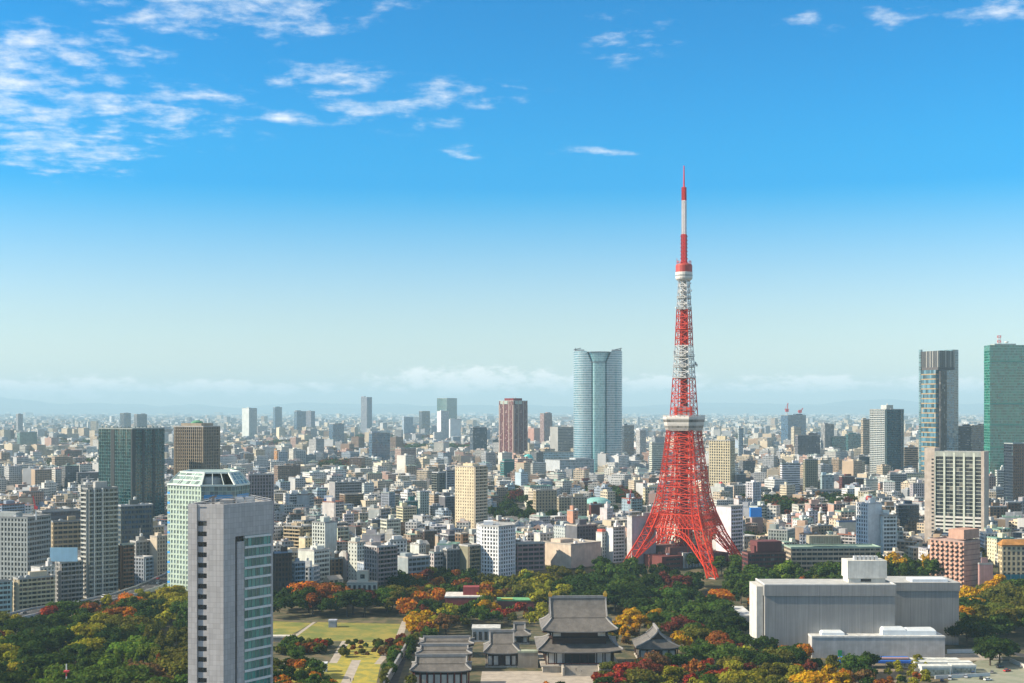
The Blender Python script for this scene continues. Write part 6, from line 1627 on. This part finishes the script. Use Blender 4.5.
# zones of trees, as ground outlines; phrase for the label; spacing and height in metres
ZONES = [
 ('along the expressway', [(-20, 641), (42, 629), (90, 621), (125, 612), (150, 605), (168, 596), (190, 589), (190, 615), (120, 632), (-20, 655)], 9.5, (9, 14), 'rbt'),
 ("in the left park's middle", [(-20, 655), (120, 632), (190, 615), (190, 650), (100, 668), (-20, 690)], 9.5, (9, 15), 'rbtc'),
 ("at the left park's front", [(-20, 690), (100, 668), (190, 650), (190, 720), (-20, 740)], 9.5, (10, 15), 'rbtc'),
 ("by the lawn's near corner", [(272, 668), (300, 665), (335, 690), (335, 712), (268, 712)], 7, (5, 9), 'rb'),
 ('in the garden hedge row', [(272, 655), (290, 645), (328, 646), (322, 655)], 5.5, (4, 6.5), 'ru'),
 ('in woods behind the lawn', [(272, 619), (400, 618), (404, 596), (330, 606), (300, 606), (272, 609)], 9.5, (9, 15), 'rbt'),
 ('below the grey slab', [(296, 604), (330, 604), (404, 594), (460, 590), (470, 586), (440, 583), (400, 589), (345, 603), (300, 600)], 9.5, (10, 15), 'rtb'),
 ('between lawn and red halls', [(404, 620), (404, 596), (440, 592), (446, 613), (446, 640), (420, 645), (412, 632)], 9, (7, 12), 'rb'),
 ('around the red halls', [(440, 592), (540, 588), (545, 612), (535, 612), (496, 612), (446, 614)], 9, (9, 13), 'rb'),
 ('behind the row of temple roofs', [(446, 618), (548, 615), (536, 630), (505, 626), (474, 628), (446, 636)], 8.5, (6, 11), 'rb'),
 ('behind the main temple hall', [(540, 588), (640, 583), (645, 612), (625, 616), (560, 614), (545, 612)], 9.5, (10, 16), 'rbt'),
 ('below the lattice tower', [(560, 583), (600, 576), (640, 577), (690, 590), (712, 577), (738, 577), (744, 592), (706, 597), (700, 612), (645, 612), (640, 584)], 9.5, (10, 16), 'rbt'),
 ('right of main temple hall', [(622, 634), (645, 612), (698, 612), (702, 640), (690, 668), (683, 660), (680, 640), (634, 640)], 9, (8, 13), 'rb'),
 ('beside the temple hall', [(610, 652), (630, 654), (634, 642), (622, 634), (612, 638)], 7.5, (7, 11), 'rt'),
 ("at the temple grounds' front", [(610, 682), (690, 668), (702, 650), (712, 690), (722, 720), (600, 720), (600, 690)], 8.5, (7, 11), 'rb'),
 ('before the temple stairs', [(525, 700), (562, 697), (558, 716), (515, 716)], 7, (5, 8), 'r'),
 ('lining street by concrete hall', [(703, 600), (714, 596), (728, 610), (722, 626), (738, 640), (735, 690), (742, 720), (730, 720), (716, 660), (710, 630)], 8.5, (8, 13), 'rb'),
 ("behind concrete hall's left end", [(714, 592), (742, 590), (752, 602), (752, 613), (728, 610)], 9, (9, 14), 'rt'),
 ('in garden before concrete hall', [(738, 632), (760, 634), (808, 660), (812, 668), (870, 672), (880, 690), (890, 720), (745, 720), (735, 690)], 8.5, (6, 11), 'rb'),
 ('before the tan school', [(752, 600), (842, 598), (842, 588), (750, 588)], 7.5, (13, 19), 'tlr'),
 ('right of the concrete hall', [(962, 648), (962, 604), (990, 598), (1040, 597), (1040, 640), (1010, 640), (985, 648)], 9.5, (10, 15), 'rb'),
 ('beyond the lot', [(985, 660), (1010, 658), (1012, 664), (990, 666)], 8, (9, 12), 'b'),
 ('below the white stepped building', [(878, 590), (934, 590), (934, 577), (878, 577)], 8, (14, 20), 'ctl'),
 ('on plots by the lot', [(886, 672), (925, 664), (928, 700), (880, 705)], 9, (4, 7), 'r'),
 ('in the yellow garden', [(340, 658), (385, 658), (390, 646), (345, 646)], 7, (3, 5), 'ur'),
 ('along the stone wall path', [(378, 690), (384, 690), (408, 640), (402, 640)], 6.5, (4, 6), 'ur'),
 ('beside the sunken lane', [(405, 700), (414, 700), (414, 640), (421, 630), (410, 632)], 6.5, (6, 9), 'rc'),
]
SH = dict(r='round', b='broad', t='tall', c='cone', l='column', u='bush')
KN = {'red': 'maple_tree', 'maroon': 'maple_tree', 'orange': 'maple_tree', 'rust brown': 'cherry_tree', 'brown': 'cherry_tree', 'golden yellow': 'ginkgo_tree', 'yellow green': 'broadleaf_tree'}
KEEP = [[(278, 668), (334, 662), (347, 641), (395, 641), (404, 622), (318, 622), (270, 641)]]
rnd = random.Random(11); SITES = []
for zi, (ph, poly, sp, hr, shp) in enumerate(ZONES):
    if hr[1] > 9: sp *= 1.22; hr = (hr[0] * 1.08, hr[1] * 1.14)
    G = [GP(*p) for p in poly]; gx = [(g.x, g.y) for g in G]
    x0, x1, y0, y1 = min(p[0] for p in gx), max(p[0] for p in gx), min(p[1] for p in gx), max(p[1] for p in gx)
    tries = int((x1 - x0) * (y1 - y0) / sp ** 2 * 14); mine = []
    for _ in range(tries):
        x, y = rnd.uniform(x0, x1), rnd.uniform(y0, y1)
        if not inside(gx, x, y): continue
        if any((x - s[0]) ** 2 + (y - s[1]) ** 2 < (sp * .82) ** 2 for s in SITES[-400:]): continue
        px, py = proj(x, y, hz(x, y))
        if 'garden' not in ph and 'hedge' not in ph and inside(KEEP[0], px, py): continue
        if 697 < px < 729 and 578 < py < 611: continue
        h = rnd.uniform(*hr); cn = anchor_col(rnd, px, py - h * F / y * .55); k = SH[rnd.choice(shp)]
        if cn in ('golden yellow', 'orange', 'red') and k == 'cone': k = 'round'
        SITES.append((x, y, h, cn, k, zi))
# trees in the blocks of the city: px, py of the foot, colour, height, how many, spread in metres
for px, py, cn, h, n, spx in ((500, 522, 'dark green', 14, 7, 26), (517, 516, 'dark green', 15, 8, 28), (528, 522, 'dark green', 15, 7, 24), (540, 524, 'rust brown', 12, 2, 10), (556, 526, 'dark green', 15, 3, 12), (615, 506, 'dark green', 13, 6, 30),
        (628, 512, 'dark green', 13, 6, 28), (600, 492, 'rust brown', 13, 5, 40), (640, 500, 'rust brown', 13, 4, 25), (655, 522, 'dark green', 13, 4, 20), (346, 476, 'dark green', 16, 5, 50), (364, 478, 'dark green', 22, 1, 5), (820, 528, 'rust brown', 13, 5, 30),
        (842, 524, 'dark green', 15, 4, 24), (834, 518, 'dark green', 20, 2, 8), (800, 518, 'maroon', 12, 7, 45), (770, 520, 'maroon', 12, 6, 40), (760, 545, 'dark green', 12, 5, 18), (775, 556, 'olive green', 12, 3, 14), (1006, 530, 'dark green', 13, 2, 10), (975, 562, 'olive green', 12, 3, 14),
        (885, 506, 'green', 10, 3, 20), (690, 566, 'dark green', 12, 4, 20), (722, 577, 'green', 12, 4, 18), (752, 580, 'olive green', 12, 3, 16), (485, 476, 'dark green', 13, 5, 40), (560, 478, 'maroon', 13, 4, 30), (45, 490, 'brown', 13, 6, 60), (10, 492, 'brown', 13, 6, 60)):
    g = GP(px, py)
    for _ in range(n):
        x, y = g.x + rnd.gauss(0, spx * .5), g.y + rnd.gauss(0, spx * .8)
        if 694 < proj(x, y, 10)[0] < 732 and y < 1300 and py > 540: continue
        SITES.append((x, y, h * rnd.uniform(.75, 1.15), cn, rnd.choice(['round', 'tall', 'broad']), -1))
BLOCK = []                              # footprints that trees must keep clear of
for o in ALL:
    bb = [o.matrix_basis @ Vector(v) for c in kids(o) if c.type == 'MESH' for v in c.bound_box] if False else []
def clear_of_buildings(x, y, m_):
    return all((x - fx) ** 2 + (y - fy) ** 2 > (fr * .75 + m_) ** 2 for fx, fy, fr in FOOT if abs(fy - y) < 90 and fr < 60)
def boxes_clear(x, y):
    px, py = proj(x, y, hz(x, y))
    for x0, x1, ya, yb in ((xa - 6, xb + 2, 757, 801), (PX(893, 792) - 2, PX(959, 792) + 2, 790, 840), (PX(811, 745) - 2, PX(946, 745) + 2, 726, 757), (TX - 30, TX + 24, 1085, 1125),
            (PX(579, 712) - 24, PX(579, 712) + 24, 684, 748), (PX(410, 690) - 4, PX(473, 690) + 4, 664, 790), (PX(481, 720), PX(522, 720), 690, 745), (PX(636, 742) - 2, PX(681, 742) + 2, 720, 768),
            (PX(444, 915), PX(484, 915), 905, 945), (PX(496, 925), PX(535, 925), 915, 942), (PX(346, 960), PX(378, 960), 950, 985), (PX(731, 860) - 2, PX(753, 860) + 2, 850, 905), (PX(472, 800), PX(500, 800), 795, 822)):
        if x0 < x < x1 and ya < y < yb: return False
    return True
SITES = [s for s in SITES if (s[5] < 0 or boxes_clear(s[0], s[1])) and clear_of_buildings(s[0], s[1], 1.5)]
def vis_key(s):
    px, py = proj(s[0], s[1], hz(0, s[1]) + s[2])
    inn = -4 < px < 1028 and py < 683 and not (189 < px < 272 and py > 500)
    return (s[2] * F / s[1]) ** 2 * (1 if inn else .0001)
SITES.sort(key=vis_key, reverse=True)
SITES = [s for s in SITES if vis_key(s) > 0]
NT_IND = 300
one, mass = SITES[:NT_IND], SITES[NT_IND:]
print('trees', len(SITES))
ORD = ['first', 'second', 'third', 'fourth', 'fifth', 'sixth', 'seventh', 'eighth', 'ninth', 'tenth', 'eleventh', 'twelfth', 'thirteenth', 'fourteenth', 'fifteenth', 'sixteenth', 'seventeenth', 'eighteenth', 'nineteenth', 'twentieth']
def ordinal(k): return ORD[k] if k < 20 else ('twenty-' + ORD[k - 20] if k < 29 else 'thirtieth' if k == 29 else 'thirty-' + ORD[k - 30])
def zone_phrase(s):
    if s[5] >= 0: return ZONES[s[5]][0]
    px = proj(s[0], s[1], 0)[0]
    return ('in blocks left of foreground tower' if px < 200 else 'in blocks by broad grey office' if px < 420 else 'in blocks left of lattice tower' if px < 680 else 'in blocks right of lattice tower' if px < 800 else 'in blocks behind tan school' if px < 900 else 'in blocks near hotel slab')
groups = {}
for s in one:
    k = s[4]; sz = 'small' if s[2] < 8 else 'tall' if s[2] > 13.2 else ''
    form = {'broad': 'spreading', 'cone': 'conical', 'column': 'columnar', 'bush': 'low bushy'}.get(k, 'round crowned' if k == 'round' else 'upright')
    groups.setdefault((s[3], sz, form, zone_phrase(s)), []).append(s)
for (cn, sz, form, ph), lst in groups.items():
    lst.sort(key=lambda s: proj(s[0], s[1], 0)[0])
    for k, s in enumerate(lst):
        x, y, h, _, shp, zi = s
        base = f"{(sz + ' ') if sz else ''}{cn} {form} tree"
        lab = f"{base} {ph}" if len(lst) == 1 else f"{base}, {ordinal(k)} such from left, {ph}"
        cm, tm, _c = rnd.choice(PROTO[shp]); sc = h / {'cone': 14, 'column': 13.5, 'bush': 4.4, 'tall': 14.2, 'broad': 10.4, 'round': 11.8}[shp]
        nm = 'pine_tree' if shp == 'cone' else 'shrub' if shp == 'bush' else KN.get(cn, 'evergreen_tree')
        r0 = root(nm, lab, 'shrub' if shp == 'bush' else 'tree', (x, y, hz(x, y)), rnd.uniform(0, 6.28), 'trees of the park and temple woods' if zi >= 0 else 'trees among the city blocks')
        wx_ = 1.2 if h > 9 and shp in ('round', 'broad', 'tall') else 1.0
        r0.scale = (sc * wx_ * rnd.uniform(.9, 1.14), sc * wx_ * rnd.uniform(.9, 1.14), sc)
        c = TC[cn]; j = rnd.uniform(.82, 1.2)
        link('crown', cm, r0, tuple(min(.6, v * j * rnd.uniform(.93, 1.07)) for v in c)); link('trunk', tm, r0)
# the rest of the woods as one mass
V, Fc, Tt = [], [], []
LITE = {k: [[q for q in crown_cards(random.Random(90 + i), k, 420, .78, 14)[0]] for i in range(2)] for k in ('round', 'broad', 'tall', 'cone', 'column', 'bush')}
def add_mass(x, y, h, cn, shp, rot, frac=1.0):
    cards = rnd.choice(LITE[shp]); sc = h / {'cone': 14, 'column': 13.5, 'bush': 4.4, 'tall': 14.2, 'broad': 10.4, 'round': 11.8}[shp]; z = hz(x, y); ca, sa = math.cos(rot) * sc, math.sin(rot) * sc
    c = TC[cn]; j = rnd.uniform(.8, 1.2); cards = cards[:int(len(cards) * frac)]
    for q in cards:
        i = len(V)
        for p in q: V.append((x + p.x * ca - p.y * sa, y + p.x * sa + p.y * ca, z + p.z * sc))
        Fc.append((i, i + 1, i + 2, i + 3)); Tt.append((c[0] * j, c[1] * j, c[2] * j, 1))
for x, y, h, cn, shp, zi in mass: add_mass(x, y, h, cn, shp, rnd.uniform(0, 6.28))
# ---------------------------------------------------------------- the rest of the city
rnd = random.Random(23)
LIM = [(-60, 620), (10, 608), (42, 600), (90, 594), (125, 587), (148, 579), (172, 570), (186, 560), (272, 600), (330, 596), (345, 592), (440, 580), (470, 574), (545, 566), (600, 563), (622, 556), (700, 548), (742, 552), (760, 566), (860, 566), (865, 570), (930, 574), (935, 582), (1090, 582)]
def lim(px):
    for (a, ya), (b_, yb) in zip(LIM, LIM[1:]):
        if px <= b_: return ya + (yb - ya) * (px - a) / (b_ - a)
    return 582
WOODS = [(500, 518, 16, 9), (517, 512, 18, 11), (528, 518, 14, 9), (615, 503, 16, 7), (628, 508, 16, 7), (600, 490, 18, 5), (346, 474, 14, 4), (775, 516, 44, 9), (830, 520, 26, 8), (760, 543, 14, 6), (45, 489, 18, 4), (690, 562, 40, 12), (722, 574, 20, 6)]
GRID = {}
for fx, fy, fr in FOOT: GRID.setdefault((int(fx // 120), int(fy // 120)), []).append((fx, fy, fr))
def free(x, y, r):
    for i in (-1, 0, 1):
        for j in (-1, 0, 1):
            for fx, fy, fr in GRID.get((int(x // 120) + i, int(y // 120) + j), ()):
                if (x - fx) ** 2 + (y - fy) ** 2 < (fr * .92 + r) ** 2: return False
    return True
PAL = [('white', (.66, .65, .62), 14), ('off white', (.58, .56, .50), 20), ('pale grey', (.46, .46, .45), 14), ('grey', (.32, .33, .34), 10), ('beige', (.52, .43, .31), 17), ('tan', (.38, .28, .19), 9), ('brown', (.20, .13, .09), 5), ('pinkish', (.46, .30, .24), 4), ('bluish grey', (.30, .36, .42), 6), ('dark grey', (.12, .125, .13), 5), ('cream', (.62, .53, .38), 10)]
RPAL = [(.36, .36, .35), (.46, .46, .44), (.28, .29, .29), (.42, .38, .33), (.24, .17, .13), (.30, .12, .08), (.18, .22, .27), (.55, .55, .53), (.20, .34, .28), (.33, .33, .36)]
LOTS = []
bands = [(980, 1900, 20.5), (1900, 3200, 30), (3200, 6000, 40), (6000, 12000, 80), (12000, 23000, 160), (23000, 42000, 330)]
for bi, (ya, yb, c) in enumerate(bands):
    for iy in range(int(ya / c), int(yb / c) + 1):
        for ix in range(int(-yb * .43 / c), int(yb * .43 / c) + 1):
            x, y = (ix + rnd.uniform(.22, .78)) * c, (iy + rnd.uniform(.22, .78)) * c
            if not ya < y < yb: continue
            px, py = proj(x, y, hz(x, y))
            if not -40 < px < 1064 or py > lim(px) - 1: continue
            if bi < 3 and y > 1150 and (abs(math.sin((x * .83 + y * .56) / 190)) < .055 or abs(math.sin((x * -.5 + y * .86) / 260)) < .05): continue
            if rnd.random() < (.12 if bi < 2 else .2): continue
            if bi < 2 and any(((px - a) / e) ** 2 + ((py - b_) / f) ** 2 < 1 for a, b_, e, f in WOODS): continue
            cl = noise.noise(Vector((x / 260, y / 260, 1.3)))
            t_ = rnd.random() + .35 * cl
            if bi == 0: h = rnd.uniform(6, 9.5) if t_ < .42 else rnd.uniform(9, 17) if t_ < .80 else rnd.uniform(17, 28)
            elif bi == 1: h = rnd.uniform(7, 13) if t_ < .45 else rnd.uniform(13, 26) if t_ < .86 else rnd.uniform(26, 44)
            elif bi == 2: h = rnd.uniform(7, 14) if t_ < .66 else rnd.uniform(14, 26) if t_ < 1.0 else rnd.uniform(30, 55)
            else: h = rnd.uniform(7, 15) if t_ < .72 else rnd.uniform(14, 30) if t_ < 1.08 else rnd.uniform(35, 70)
            wd, l = c * rnd.uniform(.5, .86) * (1 if h > 10 or bi else .72), c * rnd.uniform(.5, .86) * (1 if h > 10 or bi else .72)
            if bi < 3 and rnd.random() < .12: wd *= rnd.uniform(1.4, 2.2)
            if h > 26 and bi < 2: wd, l = max(wd, 16), max(l, 14)
            if bi > 2: wd *= rnd.uniform(.25, .8); l *= rnd.uniform(.3, .8)
            r_ = .5 * math.hypot(wd, l)
            if bi < 4 and not free(x, y, r_ * .8): continue
            if y < 1300: h = min(h, 22)
            da = R([12, 34, 58, -18][int(4 * (noise.noise(Vector((x / 700, y / 700, 7.7))) * .5 + .5)) % 4] + rnd.gauss(0, 3))
            if rnd.random() < .25: da += R(45)
            LOTS.append([x, y, wd, l, h, da, rnd.choices(PAL, [p[2] for p in PAL])[0], rnd.choice(RPAL), bi, px, py])
print('lots', len(LOTS))
N_IND = max(0, 292 - sum(1 for o in ALL))
def lot_key(b_): return b_[4] * (b_[2] + b_[3]) * (F / b_[1]) ** 2 * (1 if 2 < b_[9] < 1022 and not 186 < b_[9] < 274 else 0) * (1 if b_[1] < 1900 else 0)
LOTS.sort(key=lot_key, reverse=True)
ind, rest = LOTS[:N_IND], LOTS[N_IND:]
def lot_zone(px, d):
    z = ('left of pale green tower' if px < 186 else 'left of grey slab' if px < 362 else 'left of cream tower' if px < 470 else 'right of cream tower' if px < 560 else
         'left of lattice tower' if px < 690 else 'right of lattice tower' if px < 780 else 'above the tan school' if px < 880 else 'around the hotel slab')
    return ('near' if d < 1180 else 'midway' if d < 1420 else 'farther'), z
grp = {}
for b_ in ind:
    n = max(1, round(b_[4] / 3.2)); b_.append('low' if n <= 4 else 'mid height' if n <= 6 else 'tall')
    grp.setdefault((b_[6][0], b_[11], lot_zone(b_[9], b_[1])), []).append(b_)
sd_ = 500
for (cn, hn, zn), lst in grp.items():
    lst.sort(key=lambda b_: b_[9])
    for k, b_ in enumerate(lst):
        sd_ += 1; x, y, wd, l, h, da, (pn, pc, _), rc, bi, px, py = b_[:11]
        lab = f'{zn[0]} {hn} {cn} block {zn[1]}' if len(lst) == 1 else f'{zn[0]} {hn} {cn} block, {ordinal(k)} such from left, {zn[1]}'
        code = rnd.choice(['gg', 'xg', 'xb', 'gb', 'rr', 'xr', 'wg', 'gr', 'wb'])
        building('apartment_block' if h < 16 else 'apartment_tower', lab, x, y, wd, l, da, hz(x, y) + h, code, pc, rnd.uniform(2.9, 3.4), rnd.uniform(2.4, 3.6), 'd', .8, None, rc, sd_, 'blocks of flats filling the middle of the city')
# all the other buildings as one mass
cm_ = MB(); P4 = ((-1, -1), (1, -1), (1, 1), (-1, 1))
cv, cf, cmt, cuv, cc = [], [], [], [], []
def quad(p, mt, uv, c): 
    i = len(cv); cv.extend(p); cf.append((i, i + 1, i + 2, i + 3)); cmt.append(mt); cuv.extend(uv); cc.append((*c, 1))
def block(x, y, wd, l, z0, z1, a, c, rc, win=True, gable=False, fh=3.2, bay=3.0):
    ca, sa = math.cos(a), math.sin(a)
    G = [(x + sx * wd / 2 * ca - sy * l / 2 * sa, y + sx * wd / 2 * sa + sy * l / 2 * ca) for sx, sy in P4]
    n = max(1, round((z1 - z0) / fh))
    for i in range(4):
        p, q = G[i], G[(i + 1) % 4]; L = wd if i % 2 == 0 else l; nb = max(1, round(L / bay))
        blank = not win or (i % 2 == 1 and (int(x * 7) + int(y)) % 3 == 0)
        uv = [(-1, 0)] * 4 if blank else [(.002, 0), (nb, 0), (nb, n), (.002, n)]
        quad([(*p, z0), (*q, z0), (*q, z1), (*p, z1)], 0, uv, c)
    if gable:
        rh = l * .3; m0 = ((G[0][0] + G[3][0]) / 2, (G[0][1] + G[3][1]) / 2); m1 = ((G[1][0] + G[2][0]) / 2, (G[1][1] + G[2][1]) / 2)
        u0 = (0, 0),
        quad([(*G[0], z1), (*G[1], z1), (*m1, z1 + rh), (*m0, z1 + rh)], 1, [(0, 0)] * 4, rc); quad([(*G[2], z1), (*G[3], z1), (*m0, z1 + rh), (*m1, z1 + rh)], 1, [(0, 0)] * 4, rc)
        quad([(*G[1], z1), (*G[2], z1), (*m1, z1 + rh), (*m1, z1 + rh - .01)], 0, [(-1, 0)] * 4, c); quad([(*G[3], z1), (*G[0], z1), (*m0, z1 + rh), (*m0, z1 + rh - .01)], 0, [(-1, 0)] * 4, c)
    else:
        quad([(*g, z1) for g in G], 1, [(0, 0)] * 4, rc)
for b_ in rest:
    x, y, wd, l, h, da, (pn, pc, _), rc, bi, px, py = b_[:11]; z0 = hz(x, y) - 1
    k = rnd.uniform(.85, 1.1); c = tuple(v * k for v in pc)
    gb = bi < 2 and h < 10 and rnd.random() < .5
    block(x, y, wd, l, z0, z0 + h + 1, da, c, rc, True, gb, rnd.uniform(2.9, 3.6) * (1 if bi < 3 else 1.6), rnd.uniform(2.4, 3.6) * (1 if bi < 3 else 1.8))
    if bi < 3 and not gb:
        for _ in range(1 if bi == 2 else rnd.randint(1, 3)):
            e = rnd.uniform(.12, .3); ox, oy = rnd.uniform(-.3, .3) * wd, rnd.uniform(-.3, .3) * l
            xx, yy = x + ox * math.cos(da) - oy * math.sin(da), y + ox * math.sin(da) + oy * math.cos(da)
            block(xx, yy, wd * e, l * e * 1.3, z0 + h + 1, z0 + h + 1 + rnd.uniform(1.2, 3.6), da, tuple(min(.75, v * 1.1) for v in c), rc, False)
    if bi < 2 and rnd.random() < .3:   # a second, lower wing
        s_ = rnd.choice((-1, 1)); xx, yy = x + s_ * wd * .55 * math.cos(da), y + s_ * wd * .55 * math.sin(da)
        block(xx, yy, wd * .4, l * .8, z0, z0 + h * rnd.uniform(.5, .8), da + .003, c, rc)
    if bi < 3 and rnd.random() < (.22 if bi < 2 else .35):
        tx, ty = x + rnd.uniform(-.6, .6) * wd, y - l * rnd.uniform(.55, .8)
        if free(tx, ty, 2): add_mass(tx, ty, rnd.uniform(5, 10) * (1 if bi < 2 else 1.5), rnd.choice(['dark green', 'dark green', 'green', 'olive green', 'rust brown', 'maroon']), rnd.choice(['round', 'broad']), rnd.uniform(0, 6.28), .28 if bi < 2 else .15)
# dark belts of park trees farther off
for px, py, wpx, dep, n in ((300, 447, 60, 250, 240), (440, 452, 90, 300, 160), (345, 470, 40, 120, 90), (520, 500, 36, 120, 70), (610, 500, 50, 120, 70), (690, 480, 60, 200, 120), (845, 505, 50, 90, 90), (775, 512, 60, 90, 110), (120, 470, 120, 200, 120),
        (30, 488, 60, 120, 60), (200, 455, 80, 300, 140), (560, 460, 60, 250, 120), (740, 440, 120, 500, 200), (380, 440, 100, 500, 200), (650, 436, 60, 500, 120), (860, 455, 60, 250, 90), (60, 445, 120, 500, 200), (480, 440, 80, 400, 140), (960, 480, 50, 150, 60)):
    g = GP(px, py)
    for _ in range(n):
        x, y = g.x + rnd.uniform(-.5, .5) * wpx * g.y / F, g.y + rnd.gauss(0, dep * .4)
        if free(x, y, 5): add_mass(x, y, rnd.uniform(11, 18) * (1 if g.y < 2500 else 1.35), rnd.choice(['dark green', 'dark green', 'dark green', 'green', 'maroon', 'brown']), rnd.choice(['round', 'broad']), rnd.uniform(0, 6.28), .5 if g.y < 2500 else .22)
me = bpy.data.meshes.new('city_blocks'); me.from_pydata(cv, [], cf)
for m_ in (M['city'], M['cityroof']): me.materials.append(m_)
me.polygons.foreach_set('material_index', cmt)
me.uv_layers.new(name='UVMap').data.foreach_set('uv', np.asarray(cuv, dtype=np.float32).ravel())
me.attributes.new('tint', 'FLOAT_COLOR', 'FACE').data.foreach_set('color', np.asarray(cc, dtype=np.float32).ravel())
me.update(); tag(link('city_blocks', me), kind='stuff')
me = bpy.data.meshes.new('woodland'); me.from_pydata(V, [], Fc); me.materials.append(LEAFT)
me.attributes.new('tint', 'FLOAT_COLOR', 'FACE').data.foreach_set('color', np.asarray(Tt, dtype=np.float32).ravel())
me.update(); tag(link('woodland', me), kind='stuff')
print('buildings', len(ALL), 'objects', len(bpy.data.objects))
